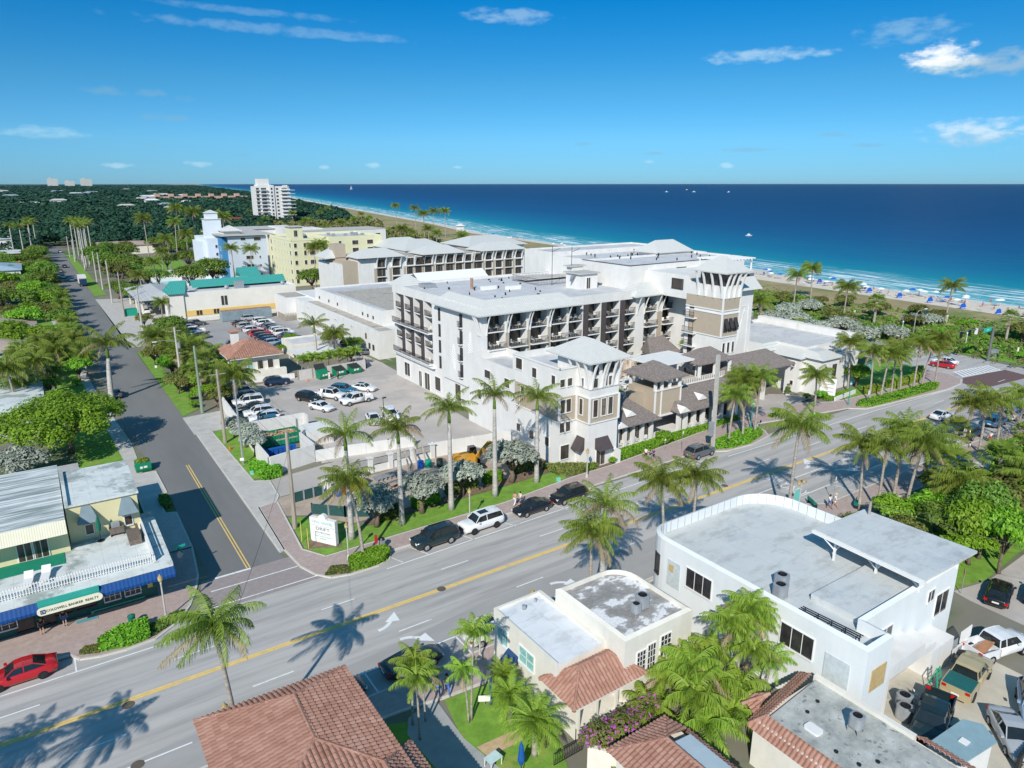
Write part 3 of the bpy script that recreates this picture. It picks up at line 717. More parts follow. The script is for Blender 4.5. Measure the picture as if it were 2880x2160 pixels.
for z in(6.1,8.6,10.9,13.6):
 g=MB();g.box(93.1,94,81.3,83.9,z-.12,z+.03);g.build('balcony_slab',WHITE2,T);rail(T,'W',93.15,82.6,z+.03,2.55);place(win_mesh(.8,2.0,'slot'),'window',T,(94,82.6,z+.05),FACE['W'])
for z in(5.3,8.1,10.9,13.6):g=MB();g.box(99.2,100.2,89.9,91,z-.1,z+.03);g.build('balcony_slab',WHITE2,T);rail(T,'S',99.7,89.95,z+.03,1.0)
win(T,'W',94.2,86.5,18.1,2.6,1.7,'plain');win(T,'S',109,84,18,3,1.6,'plain')
g=MB();g.quad((98.2,77.4,18.2),(106,77.4,18.2),(106,79.5,20.2),(98.2,79.5,20.2));g.quad((106,77.4,18.2),(106,92,18.2),(104,92,20.2),(106-2,79.5,20.2));g.quad((98.2,77.4,18.2),(98.2,79.5,20.2),(98.2,79.5,18.2));g.build('mansard_roof',METROOFX,T)
g=MB();g.box(99.2,104.0,78.44,78.5,5.8,5.9);g.box(99.2,104.0,78.44,78.5,15.2,15.3);g.box(99.2,99.3,78.44,78.5,5.9,15.2);g.box(103.9,104.0,78.44,78.5,5.9,15.2)
for i in range(14):g.bar((100+.2*i,78.47,7+i*.5),(101.6+.1*i,78.47,8.2+i*.5),.07,.07)
g.build('leaf_relief',WHITE2,T)
g=MB();g.hip(109.5,121,107,114,21.9,24.2,3);g.build('roof',METROOF,T)
g=MB();g.box(110.5,120,108,113.2,0,21.8);g.build('wall',WHITE,T)
g=MB();g.box(106,112.5,81,90,20.45,20.6);g.build('roof',FLATROOF,T)
pg=MB()
for i in range(10):pg.box(103.2+i*.9,103.4+i*.9,83.6,90.4,22.6,22.8)
pg.box(103,111.6,84.2,84.4,22.4,22.6);pg.box(103,111.6,89.6,89.8,22.4,22.6)
for x in(103.2,111.2):
 for y in(84.2,89.6):pg.box(x,x+.2,y,y+.2,20.4,22.4)
pg.build('pergola',WHITE2,T)
# ---------------------------------------------------------------- RESTAURANT WITH ROOF TERRACE
Rr=thing('restaurant_building','low restaurant with brown shingle roofs, white piers and tan terrace tower beside the pavement','restaurant',(70,67,0))
g=MB()
g.box(63.2,70.2,67.5,74,0,.5);g.box(71.5,88.6,67.6,74,0,.5)
for x0,x1,y in((61.6,63.2,68.5),):g.box(x0,x1,y,74,0,3.8)
for x in(63.4,64.9,66.4,68.2,70.0):g.box(x-.22,x+.22,67.3,67.85,0,3.7)
for x in(75.6,77.0,78.8,80.8,82.9,85.0,87.0,88.4):g.box(x-.25,x+.25,67.2,67.8,0,3.8)
g.box(61.6,90,72.6,90,0,5.6)
g.build('wall',WHITE,Rr)
g=MB();g.box(63.4,70,67.9,68.0,.5,3.6);g.box(76.9,88.2,68.1,68.2,.5,3.7);g.box(63.3,63.4,68,72.6,.5,3.6);g.build('window',SCREEN,Rr)
for x in(64.2,65.7,67.3,69.1):rail(Rr,'S',x,67.5,.45,1.2,.8,mat=WHITE2)
for x in(78,79.9,81.9,84,86):rail(Rr,'S',x,67.4,.45,1.4,.8,mat=WHITE2)
g=MB();g.box(71.4,76.6,68.4,74,3.4,7.3);g.box(69.6,71.4,70.5,72.6,4,6.6);g.box(76.6,90,70.6,72.6,4.6,6.4);g.box(61.6,69.6,72.2,72.6,4.6,5.9);g.build_all('tan_panel',TAN,Rr)
g=MB()
for x in(71.4,72.6,76.6):g.box(x-.1,x+.1,68.3,68.5,3.3,7.3)
for x in(71.5,72.8,74.4,76.5):
 for y in(68.5,73.6):g.box(x-.18,x+.18,y-.1,y+.25,7.2,9.0)
g.box(71.2,76.8,68.25,68.4,3.25,3.5);g.box(71.2,76.8,68.25,68.4,7.2,7.4);g.box(76.6,90,70.45,70.6,6.35,6.55)
g.build('trim',WHITE2,Rr)
g=MB();g.hip(70.6,77.4,67.6,74.8,9.05,10.9,3.0);g.build('pavilion_roof',SHINGLE,Rr)
g=MB()
def shed(g,x0,x1,y0,y1,z0,z1,hipw=0,hipe=0):
 g.quad((x0,y0,z0),(x1,y0,z0),(x1-hipe,y1,z1),(x0+hipw,y1,z1));g.quad((x0,y0,z0-.15),(x1,y0,z0-.15),(x1,y0,z0),(x0,y0,z0))
 g.quad((x0,y0,z0-.15),(x0,y0,z0),(x0+hipw,y1,z1),(x0,y1,z0-.15));g.quad((x1,y0,z0),(x1,y0,z0-.15),(x1,y1,z0-.15),(x1-hipe,y1,z1))
shed(g,62.2,70.9,66.4,72.3,3.9,6.4,2.5,2.5)
shed(g,74.6,90.2,66.2,70.7,3.95,6.3,1.6,1.0)
g.quad((62.2,66.4,3.9),(62.2,72.3,3.9),(64.7,72.3,6.4));g.build_all('shingle_roof',SHINGLE,Rr)
g=MB()
for x,y,z in((66.2,68.2,4.7),(80.4,67.8,4.8)):
 g.add([(x-1,y-.5,z),(x+1,y-.5,z),(x,y-.5,z+.75),(x,y+1.4,z+.75)],[(0,1,2),(0,2,3),(1,3,2)])
for x,y,z in((63.2,66.3,3.9),(75.4,66.1,4.0)):
 g.add([(x-1.1,y,z),(x+1.1,y,z),(x,y,z+.8),(x,y+2,z+.8)],[(0,1,2),(0,2,3),(1,3,2)])
g.build_all('gable',WHITE2,Rr)
for(x,y,w,f)in((83,70.7,12,'S'),(65.6,72.3,7,'S')):rail(Rr,f,x,y,6.4 if x>70 else 5.8,w,.85,mat=WHITE2,step=.5,bar=.08)
g=MB();g.flat(rect(61.8,90,72.8,90),5.66);g.build('terrace_deck',CONC,Rr)
g=MB();g.flat(rect(62,72,75.2,76.5),5.7);g.flat(rect(66,90,86,90),5.7);g.flat(rect(63,69,82,90),5.69);g.build('terrace_lawn',GRASS,Rr)
Pg=thing('terrace_pergola','large flat white louvred canopy over the roof terrace seats','canopy',(81,75,5.66))
g=MB();g.box(77.0,86.0,73.5,80.0,8.9,9.15);g.build('canopy',WHITE2,Pg)
g=MB();g.quad((86,73.5,8.9),(91,76,8.2),(90,79,8.2),(86,80,8.9));g.build('shade_sail',WHITE2,Pg)
g=MB()
for x in(77.2,81.5,85.8):
 for y in(73.7,79.8):g.box(x-.09,x+.09,y-.09,y+.09,5.66,8.9)
g.build_all('post',WHITE2,Pg)
g=MB();g.hip(84.4,92.6,71.8,77.5,8.6,10.4,2.6)
g.build('pavilion_roof',SHINGLE,Rr)
g=MB()
for x in(84.9,88.5,92.1):
 for y in(72.2,77.1):g.box(x-.2,x+.2,y-.2,y+.2,0 if x>90.3 else 5.6,8.5)
g.build_all('post',WHITE2,Rr)
g=MB();g.hip(90.5,108.5,71.0,79.5,5.6,7.9,3.0);g.build('shingle_roof',SHINGLE,Rr)
g=MB();g.quad((86,84,7.2),(93.6,84,7.2),(92.4,87.5,9.6),(88.4,87.5,9.6));g.quad((86,84,7.2),(88.4,87.5,9.6),(88.4,89,7.2));g.build('shingle_roof',SHINGLE,Rr)
g=MB()
for x in(91.2,96,101,107.6):
 for y in(71.8,78.6):g.box(x-.3,x+.3,y-.3,y+.3,0,5.45)
g.box(90.5,108.5,79.6,81.5,6.9,7.2);g.build('pier',WHITE,Rr)
g=MB();g.box(69.5,101,90.2,90.5,5.6,6.0);g.box(69,69.4,84,90,5.6,9.0);g.box(79,79.5,79.4,80,5.6,9);g.build('terrace_beam',WHITE2,Rr)
# ---------------------------------------------------------------- LOBBY BUILDING
Lb=thing('lobby_building','white two storey lobby building with pale metal skirt roofs near the beach road','building',(115,78,0))
wallbox(Lb,112,128,71.5,94,0,7.9,ph=.6)
g=MB();g.box(105.4,112,77,93,0,6.6);g.box(109.7,112,71,77,0,6.2);g.box(111,116.4,67.6,71.5,0,6.4);g.box(116.4,124,68.5,71.5,0,6.2);g.build('wall',WHITE,Lb)
g=MB()
g.quad((104.8,76.4,6.7),(104.8,93,6.7),(107.8,93,8.0),(107.8,77.6,8.0));g.quad((104.8,76.4,6.7),(107.8,77.6,8.0),(112,77.6,8.0),(112,76.4,6.7))
g.quad((107.8,77.6,8.0),(107.8,93,8.0),(112,93,8.0),(112,77.6,8.0))
g.quad((109.1,70.4,6.3),(109.1,77,6.3),(112.2,77,7.6),(112.2,72,7.6));g.quad((109.1,70.4,6.3),(112.2,72,7.6),(125,72,7.6),(125,70.4,6.3))
g.quad((110.4,67,6.5),(117,67,6.5),(115.2,69.5,7.5),(112,69.5,7.5));g.quad((110.4,67,6.5),(112,69.5,7.5),(112,72,7.6),(110.4,72,6.5));g.quad((117,67,6.5),(117,72,6.5),(115.2,72,7.6),(115.2,69.5,7.5));g.quad((112,69.5,7.5),(115.2,69.5,7.5),(115.2,72,7.6),(112,72,7.6))
g.build('skirt_roof',METROOFY,Lb)
g=MB();
for a in((127.6,129,76,84),(128,129.6,84,94),(127.6,128.6,72,76)):g.box(*a,6.5,8.6)
g.build('parapet',WHITE,Lb)
for y in(89,85,81,78.4):win(Lb,'W',105.4,y,3.6,.7,1.5)
for x,y,z in((109.7,74.5,4.6),(109.7,72.2,4.7),(109.7,72.2,1.2),(109.7,75.2,1.0)):win(Lb,'W',x,y,z,.6,.8)
win(Lb,'S',112.4,67.6,4.2,.7,1.0);win(Lb,'S',112.4,67.6,1.0,.7,1.0);win(Lb,'S',115,67.6,2.6,1.1,2.6,'plain');win(Lb,'W',111,69.4,4.3,.6,.8)
g=MB()
for i in range(4):
 t0,t1=R(i*22),R((i+1)*22);f_=lambda t:(124+3.2*math.sin(t),3.2*math.cos(t))
 (xa,za),(xb,zb)=f_(t0),f_(t1);g.quad((xa,67,2.2+za),(xb,67,2.2+zb),(xb,71.5,2.2+zb),(xa,71.5,2.2+za))
g.build('entrance_canopy',GLASST,Lb)
# ---------------------------------------------------------------- NORTH WING (tan and white, three storeys)
Nw=thing('hotel_north_wing','white and tan three storey hotel wing with pale hip roofs behind the warehouse','hotel',(70,160,0))
g=MB();g.box(84,147,208.6,230,0,13.2);g.box(78,84,209,228,0,12);g.build('wall',WHITE,Nw)
g=MB();g.box(79,84.4,208.9,222,4,12.6);g.box(79.5,83,216,221,12,17.6);g.build_all('tan_panel',TAN,Nw)
g=MB()
for a in((83.2,99.4),(105.6,121.8),(128,146.6)):g.hip(a[0],a[1],207,218,13.8,16.2,4.5)
g.hip(76,84,216,226,13.5,16,3);g.hip(106,125,221,240,14,17,6);g.hip(132,158,222,244,14,17,7);g.hip(110,130,246,262,13,16,6)
g.build('roof',METROOF,Nw)
g=MB();g.box(106.5,124.5,222,239,0,13.8);g.box(133,157,223,243,0,13.8);g.box(111,129,247,261,0,12.8);g.build('rear_wall',WHITE,Nw)
g=MB();g.flat(rect(84,147,208.6,230),13.24);g.build('flat_roof',TANROOF,Nw)
dk=MB();tn=MB();sl=MB()
for i,x in enumerate([90.2,95.4,100.4,103.6,106.9,111.0,115.0,118.6,122.2,126.0,130.4,134.6,138.8,143.0]):
 w=2.6 if i not in(3,9)else 2.9
 for z in(1.8,4.8,7.7,10.6):
  place(win_mesh(w,2.3,'dark' if i%3 else 'plain'),'window',Nw,(x+w/2,208.55,z),0)
 sl.box(x-.1,x+w+.1,207.9,208.6,7.4,7.6);sl.box(x-.1,x+w+.1,207.9,208.6,4.5,4.7);sl.box(x-.1,x+w+.1,207.9,208.6,10.3,10.5)
 tn.box(x-1.1,x-.25,208.5,208.6,1,10.2);strut(sl,'S',x-.2,208.5,10.4,13.6,1.1,.3);strut(sl,'S',x+w+.2,208.5,10.4,13.6,1.1,.3)
sl.build('balcony_slab',WHITE2,Nw);tn.build_all('tan_panel',TAN,Nw)
for z in(7,9.5,4.5):win(Nw,'W',79,213,z,.8,2.0)
# ---------------------------------------------------------------- WAREHOUSES
Wh=thing('warehouse','long low white windowless building with sandy gravel roof beside the parking lot','warehouse',(60,160,0))
wallbox(Wh,61.6,84,141.2,184.5,0,9.3,ph=.35,deckmat=FLATROOF)
g=MB();g.flat(rect(64,83,143,176),8.99);g.build('gravel_roof',TANROOF,Wh)
g=MB();g.box(58,61.6,135.6,191,0,6.0);g.box(61.6,72,135.6,141.2,0,6.0);g.box(55.5,61.6,191,201,0,6.2);g.box(61.6,80,184.5,201,0,6.4);g.build('wall',WHITE,Wh)
g=MB();g.flat(rect(58.9,61.5,140,183),6.02);g.flat(rect(58.6,61.5,136,139.4),6.02);g.flat(rect(56,61.4,191.4,200.5),6.22);g.build('lean_to_roof',TANROOF,Wh)
for y,z,w in((138.2,1.7,.8),(140.3,1.7,.8),(142,3.6,.5)):win(Wh,'W',58,y,z,w,1.0,'slot')
for y in(181,174,168,152,149,146):win(Wh,'W',61.6,y,6.9,.5,.5,'slot')
g=MB()
for y in(180,168,160,150):g.bar((57.9,y,4.9),(57.3,y-.8,5.1),.12)
g.build('floodlight',GREYMETAL,Wh)
Pk=thing('picket_fence','weathered grey picket fence between container and warehouse','fence',(56,196,0))
g=MB()
for i in range(16):g.box(54.6+i*.22,54.72+i*.22,190.2,190.26,0,1.9+.15*(i%3))
for i in range(12):g.box(54.6,54.66,190.3+i*.5,190.6+i*.5,0,1.9)
g.build('picket',WOODP,Pk)
# ---------------------------------------------------------------- GREEN ROOFED HALL
Gh=thing('green_roofed_hall','white and yellow hall with green metal roofs north of the parking lot','hall',(45,203,0))
wallbox(Gh,31.8,62.4,203.4,222,0,8.0,M('pale_cream_wall',(.72,.69,.62),.85,.05,.5),ph=.5)
YEL=M('yellow_band',(.72,.50,.17),.8,.06,.8)
g=MB();g.box(31.7,62.45,203.32,222,1.6,3.1);g.build('yellow_band',YEL,Gh)
g=MB();g.box(31.75,48,203.3,222,0,1.0);g.build('white_base',WHITE,Gh)
g=MB();g.quad((36,211,8.1),(62,211,8.1),(62,213.5,10.0),(36,213.5,10.0));g.quad((36,213.5,10.0),(62,213.5,10.0),(62,216,8.1),(36,216,8.1))
g.quad((50,214.5,9.9),(56,214.5,9.9),(55.4,218,12.2),(49.8,218,12.2));g.quad((50,214.5,9.9),(49.8,218,12.2),(50,221,9.5))
g.build('green_roof',GREENMET,Gh)
g=MB();g.quad((28.2,202.4,7.9),(32.6,202.4,7.9),(33.8,206.5,10.9),(29.8,206.5,10.9));g.quad((32.6,202.4,7.9),(34.8,210.5,7.9),(33.8,206.5,10.9));g.quad((28.2,202.4,7.9),(29.8,206.5,10.9),(28.2,211,7.9));g.build('green_roof',GREENMET,Gh)
g=MB();g.box(28.8,32.2,203.0,212,0,7.8);g.build('wall',MATS['pale_cream_wall'],Gh)
for x in(42.0,42.9):win(Gh,'S',x,203.38,4.0,.5,2.3,'slot')
for x in(35.3,36.1,39.7,40.5,59,60):win(Gh,'S',x,203.3,1.9,.45,1.0,'slot')
g=MB();g.box(46.5,48.8,206.5,208.5,7.5,9.6);g.build('roof_cooler',GREYMETAL,Gh)
g=MB();g.lathe([(.1,9.0),(.6,8.7),(.7,8.2),(.4,8.0),(.4,7.5)],10,(59.5,206));g.lathe([(.1,9.0),(.6,8.7),(.7,8.2),(.4,8.0),(.4,7.5)],10,(44,206));g.build('roof_fan',GREYMETAL,Gh)
Ct=thing('shipping_container','grey blue corrugated shipping container with rusty roof in the parking lot','container',(47,199,0))
g=MB();g.box(40.3,53.6,198.5,201,.1,2.75)
for i in range(38):g.box(40.45+i*.345,40.62+i*.345,198.42,198.5,.2,2.65)
g.build('body',M('container_paint',(.24,.31,.35),.6,.15,1),Ct);g=MB();g.box(40.3,53.6,198.5,201,2.76,2.8);g.build('roof',M('rust',(.30,.17,.13),.9,.3,1),Ct)
# ---------------------------------------------------------------- YELLOW APARTMENTS
Ya=thing('yellow_apartment_block','pale yellow five storey apartment block with square roof turret','apartment block',(80,256,0))
YW=M('pale_yellow_wall',(.66,.64,.42),.85,.04,.5)
wallbox(Ya,78.3,89.4,255.5,285,0,17.0,YW,ph=.8);wallbox(Ya,89.4,93.0,259.5,285,0,16.6,YW,ph=.8);wallbox(Ya,93.0,114,257.5,285,0,17.0,YW,ph=.8)
g=MB();g.box(76.3+2.1,83,257,262,16,20.9);g.build('turret',YW,Ya);g=MB();g.box(78,83.4,256.6,262.4,20.9,21.2);g.build('turret_roof',CONC,Ya)
g=MB();g.box(78.2,89.5,255.4,255.6,16.2,16.4);g.box(78.2,78.4,255.4,285,16.2,16.4);g.build('string_course',M('yellow_trim',(.7,.68,.45),.8,.04,1),Ya)
for z in(1.2,4.6,7.9,11.2,14.0):
 if z<13.9:pass
 for x,w in((79.5,1.0),(82.9,.9),(85.6,2.0),(97,1.0),(103,2.4),(109,2.4)):win(Ya,'S',x,255.5 if x<93 else 257.5,z-1.2+1.0,w,1.5,'dark')
 for y,w in((257.6,1.4),(261,.5),(264,.5),(268,.5),(271.5,.5),(276,.6),(281,1.4)):win(Ya,'W',78.3,y,z-.2,w,1.5,'dark')
for z in(3.5,6.8,10.1,13.2):
 g=MB();g.box(89.4,93,256.6,259.5,z-.15,z);g.build('balcony_slab',WHITE2,Ya);win(Ya,'S',91.2,259.5,z,2.8,2.4,'dark');rail(Ya,'S',91.2,256.7,z,3.4,mat=WHITE2,step=.3)
g=MB()
for i in range(12):x=rnd.uniform(84,112);g.box(x,x+1.2,264+i,265+i,16,17.3)
g.build('roof_unit',GREYMETAL,Ya)
win(Ya,'S',80.4,257,17.6,1.3,2.2,'dark')
# ---------------------------------------------------------------- BLUE HOTEL
Bl=thing('blue_hotel','pale blue five storey building with tall square white tower and blue recess','building',(68,285,0))
BW=M('pale_blue_wall',(.50,.57,.66),.85,.04,.5);BD=M('deep_blue_wall',(.05,.21,.42),.8,.06,1)
g=MB();g.box(63.0,77.2,284,316,0,16.6);g.build('wall',BW,Bl);g=MB();g.box(61.2,63.0,286,293,0,16);g.build('blue_wall',BD,Bl)
g=MB();g.box(57.5,63,293,318,0,15.5);g.box(58.4,64.2,298,304,0,22.6);g.box(59.2,63.4,299,303.2,22.6,24.9);g.box(56,57.5,296,315,0,14);g.build('wall',M('blue_white_wall',(.62,.68,.74),.85,.04,.5),Bl)
g=MB();g.box(60.2,80.2,282.6,318,16.9,17.2);g.build('roof_slab',CONC,Bl)
g=MB();g.hip(58.9,63.7,298.7,303.5,25.0,26.1,2.2);g.box(58.1,64.5,297.7,304.3,22.5,22.75);g.hip(62.5,70,290,298,18.4,20.3,2.5);g.build('roof',METROOF,Bl);g=MB();g.box(63.2,69.2,291,297,17.2,18.3);g.build('roof_house',WHITE,Bl)
for z in(1.3,4.6,7.9,11.3):
 win(Bl,'S',70.4,284,z,2.7,1.3,'dark');win(Bl,'S',74.3,284,z+.2,.6,.9,'dark')
 win(Bl,'W',61.2,289.5,z,1.4,1.5,'dark')
win(Bl,'S',68.5,284,15.1,1.8,.9,'dark');win(Bl,'S',73.8,284,14.8,2.6,1.3,'dark')
for z in(3,6,9,12):win(Bl,'W',57.5,308,z,1.0,1.1,'dark');win(Bl,'S',60.5,293,z,.8,1.1,'dark')
# ---------------------------------------------------------------- WHITE TOWER
Wt=thing('white_apartment_tower','tall white apartment tower with balconies on every floor standing above the trees','apartment tower',(188,668,0))
g=MB();g.box(175,205.5,665,679,0,33.6);g.box(179,188,666,677,35.0,40);g.box(178,189.6,665.2,678,33.6,35.0)
g.box(187.5,191.5,664,665,0,34.6);g.box(199.5,204,664,665,0,34.6);g.build('wall',WHITE,Wt)
sl=MB()
for k in range(10):
 z=2.2+k*3.15
 for x,w in((177.2,2.6),(182.5,4.6),(189.4,1.6),(194.5,2.0),(200.8,4.6)):win(Wt,'S',x,665 if x not in(189.4,200.8)else 664,z,w,1.7 if x!=194.5 else 1.5,'ribbon' if w>3 else 'dark')
 sl.box(180,186,662.8,665,z-.5,z-.15);sl.box(197.5,205.6,662.4,665,z-.5,z-.1);sl.box(197.5,205.6,662.4,662.6,z-.1,z+.8);sl.box(205.5,210.5,664,680,z-.5,z-.15);sl.box(175.2,179,664,665,z-.5,z-.2)
sl.build('balcony_slab',WHITE2,Wt)
def simple(name,label,cat,boxes,mat,roof=None,winrows=(),wst='dark',roofmat=None):
 b0=boxes[0];t=thing(name,label,cat,((b0[0]+b0[1])/2,b0[2],0))
 g=MB()
 for b_ in boxes:g.box(*b_[:4],0,b_[4])
 g.build('wall',mat,t)
 if roof:
  g=MB()
  for r in roof:
   if len(r)==7:g.hip(*r)
   else:g.box(*r)
  g.build('roof',roofmat or METROOF,t)
 for(f,x,y,z,w,h)in winrows:win(t,f,x,y,z,w,h,wst)
 return t
simple('beachfront_flats','long low white flats with railings behind the yellow block','flats',[(100,146,325,345,14.6),(94,102,318,340,17.2)],WHITE,[(100,146,325,345,14.7,15.0)],[('S',104+i*4.2,325,11,2.4,1.9)for i in range(10)],roofmat=CONC)
simple('white_flats','white flat roofed block below the apartment tower','flats',[(80,97,330,350,16.2),(97,118,335,350,15.5)],WHITE,[(79.5,97.5,329.5,350,16.3,16.6)],[('S',91+i*2.5,330,12.5,1.4,1.6)for i in range(2)],roofmat=CONC)
simple('blue_walled_beach_house','white roofed beach house with blue walls beyond the north wing','house',[(150,168,320,335,6)],M('beach_house_blue',(.12,.35,.5),.8,.1,1),[(148,170,318,338,6.2,9.2,7)],[('S',152+i*4,320,2.5,2,1.6)for i in range(4)])
simple('red_tiled_villa','villa with red tiled roofs among the trees left of the tower','villa',[(118,150,590,612,5.5)],CREAM,[(115,153,587,616,6,10,8),(100,120,600,618,5,8,6)],roofmat=M('far_red_tile',(.26,.05,.035),.9,.15,.5))
simple('pink_coastal_flats','long low pinkish block with a row of roof turrets near the shore','flats',[(205,380,1500,1540,12)]+[(212+i*24,220+i*24,1500,1512,17)for i in range(7)],M('far_pink_wall',(.52,.33,.26),.9,.1,.05),roofmat=CREAM)
for(x,y,w,h,nm)in((270,9000,95,84,'left'),(440,9300,90,62,'middle'),(570,9000,105,82,'right')):
 simple('skyline_block',{'left':'square cream high rise on the horizon, leftmost of three','middle':'low cream slab on the horizon between two high rises','right':'wide cream high rise on the horizon, rightmost of three'}[nm],'high rise',[(x,x+w,y,y+60,h),(x+20,x+w*.4,y+2,y+50,h*1.15)],M('far_cream',(.50,.50,.47),.9,.05,.01),winrows=[],roofmat=CONC)
# ---------------------------------------------------------------- SMALL TILED HOUSE
RT=None
# ---------------------------------------------------------------- BUILDINGS AROUND THE STREETS
Hs=thing('tiled_roof_house','small cream house with red hip tile roof and white chimney between two parking lots','house',(32,134,0))
g=MB();g.box(28.4,36.6,133.5,142.5,0,4.6);g.box(28.4,37.6,132.6,133.5,0,2.0);g.build('wall',CREAM,Hs)
tile_hip(Hs,27.2,37.3,132.4,143.2,4.9,7.2,4.6,.42)
g=MB();g.box(29.6,31.0,139.5,140.5,6,8.6);g.build('chimney',WHITE,Hs);g=MB();g.hip(29.3,31.3,139.2,140.8,8.7,9.1,.7);g.build('chimney_cap',TERRA,Hs)
for x,st in((31.2,'teal'),(33.0,'dark'),(34.9,'dark')):win(Hs,'S',x,133.5,2.2,1.0,1.6,st)
for y in(135,137.5):win(Hs,'W',28.4,y,2.0,.8,1.5,'dark')
t=thing('garage_outbuilding','small flat roofed outbuilding with grey deck east of the tiled house','outbuilding',(48,150,0))
wallbox(t,43.5,53.5,147.5,155.5,0,2.9,CREAM,ph=.35)
t=thing('carport_roof','low white carport roof behind the garbage bins','carport',(47,146,0));g=MB();g.box(42,50.5,140.5,146.2,2.1,2.3);g.build('roof',WHITE,t)
g=MB()
for x in(42.2,50.2):
 for y in(140.8,146):g.box(x-.08,x+.08,y-.08,y+.08,0,2.1)
g.build_all('post',WHITE,t)
# ---- corner store with roof terrace
St=thing('corner_store','corner shop building with white roof terrace, blue awning and green shopfront','shop',(0,65,0))
GRNW=M('dark_green_shopfront',(.012,.10,.085),.5,.15,2);WRF=M('weathered_white_roof',(.62,.65,.63),.9,.08,.8,col2=(.33,.37,.35),thr=.51,seam=1.3)
g=MB();g.box(-30,4.9,64.4,88,0,4.0);g.build('wall',GRNW,St)
g=MB();g.box(-30,6.2,61.6,71,4.0,4.35);g.box(4.9,6.2,71,73.5,4.0,4.35);g.build('terrace_roof',WRF,St)
g=MB();g.flat(rect(-30,6.1,61.7,70.9),4.354);g.build('terrace_deck',WRF,St)
BLUEM=stripe_mat('blue_awning',(.008,.075,.27),(.006,.05,.19),'x',.3,.5,.5)
g=MB()
for a,b_ in((-30,-3.75),(.5,6.25)):g.quad((a,61.6,3.98),(b_,61.6,3.98),(b_,61.2,3.4),(a,61.2,3.4));g.quad((a,61.2,3.4),(b_,61.2,3.4),(b_,61.2,3.15),(a,61.2,3.15))
g.quad((6.25,61.6,3.98),(6.25,64,3.98),(6.25,61.6,3.2),(6.25,61.2,3.15),(6.25,61.2,3.4));g.build('awning',BLUEM,St)
g=MB();g.box(-3.75,.5,61.3,61.6,3.6,4.1);g.build('fascia',M('teal_fascia',(.03,.33,.27),.6,.1,1),St)
g=MB();pts=[]
for k in range(9):t_=R(90+k*22.5);pts.append((-3.55+.33*math.cos(t_),3.35+.33*math.sin(t_)))
for k in range(9):t_=R(-90+k*22.5);pts.append((.35+.33*math.cos(t_),3.35+.33*math.sin(t_)))
g.add([(x,61.02,z)for x,z in pts]+[(x,61.14,z)for x,z in pts],[tuple(range(len(pts)))[::-1],tuple(range(len(pts),2*len(pts)))]+[(i,(i+1)%len(pts),len(pts)+(i+1)%len(pts),len(pts)+i)for i in range(len(pts))])
sb=g.build('name_board',M('cream_board',(.78,.75,.58),.6,.04,2),St)
me=text_mesh('COLDWELL BANKER  REALTY',.31,.004);me.materials.append(BLACK)
o=place(me,'lettering',sb,(-1.45,61.0,3.35),0);o.rotation_euler=(R(90),0,0);o.scale=(.88,1,1)
g=MB();g.box(-3.65,-3.3,60.995,61.01,3.17,3.52);g.build('emblem',M('navy',(.02,.04,.12),.5,.1,2),sb)
me2=text_mesh('CB',.24,.003);me2.materials.append(WHITE2);o=place(me2,'emblem_letters',sb,(-3.475,60.99,3.34),0);o.rotation_euler=(R(90),0,0)
for x,w,h in((-12,2,1.8),(-9,1.9,1.8),(-6.3,1.5,1.8),(-5.0,1.2,2.4),(-3.4,.95,2.5),(-2.2,1.2,2.0),(-.6,1.4,2.0),(1.4,1.2,1.6),(3.0,1.2,1.6)):win(St,'S',x,64.4,.35 if h>2.2 else.9,w,h,'grid' if x in(1.4,3.0,-9,-6.3)else 'black')
g=MB();g.box(4.2,4.6,64.36,64.4,1.1,1.9);g.build('notice',YEL,St)
WPK=WHITE2
g=MB()
g.box(-30,4.9,62.6,62.68,5.15,5.22);g.box(-30,4.9,62.6,62.68,4.45,4.5)
x=-30
while x<4.9:g.box(x,x+.07,62.58,62.64,4.36,5.3);x+=.2
g.box(4.85,4.93,62.6,72,5.1,5.2);g.box(4.75,5.0,62.6,71.5,4.36,4.9);g.build('balustrade',WPK,St)
PYW=M('butter_wall',(.66,.60,.36),.85,.05,.6)
g=MB();g.box(-.9,4.9,70.4,79.4,4.0,7.9);g.box(-30,-1.0,68.9,83.5,4.0,7.2);g.build('upper_wall',PYW,St)
g=MB();g.box(-.6,5.05,70.2,79.6,7.9,8.1);g.box(-.9,-.6,70.2,79.6,7.9,8.35);g.build('upper_roof',WRF,St)
m,nt,b=_nt('streaked_flat_roof');v=pos(nt,(.12,1.9,1));n1=noise(nt,v,1,5,.7)
nt.links.new(ramp(nt,n1,[(.40,(.20,.24,.23)),(.50,(.45,.49,.48)),(.58,(.70,.71,.70))]),b.inputs['Base Color']);b.inputs['Roughness'].default_value=.9;MATS['streaked']=m
g=MB();g.box(-30,-1.0,67.6,82.2,7.8,8.05);g.build('upper_roof',m,St)
g=MB();g.quad((-30,67.6,7.95),(-1,67.6,7.95),(-1,66.9,6.9),(-30,66.9,6.9));g.quad((-1,67.6,7.95),(-1,67.6,6.9),(-1,66.9,6.9));g.build('canopy',stripe_mat('cream_canopy',(.74,.71,.55),(.62,.59,.44),'x',.18,.6,.6),St)
for x in(.7,3.9):win(St,'S',x,70.4,4.9,.6,.9,'dark')
AWG=M('grey_awning',(.19,.25,.28),.8,.1,1.5)
for x,y in((.7,70.4),(3.95,70.4)):
 g=MB();g.add([(x-.35,y,7.7),(x+.35,y,7.7),(x+.85,y-.9,6.3),(x-.85,y-.9,6.3),(x-.85,y,6.1),(x+.85,y,6.1)],[(0,1,2,3),(0,3,4),(1,5,2)]);g.build('window_awning',AWG,St)
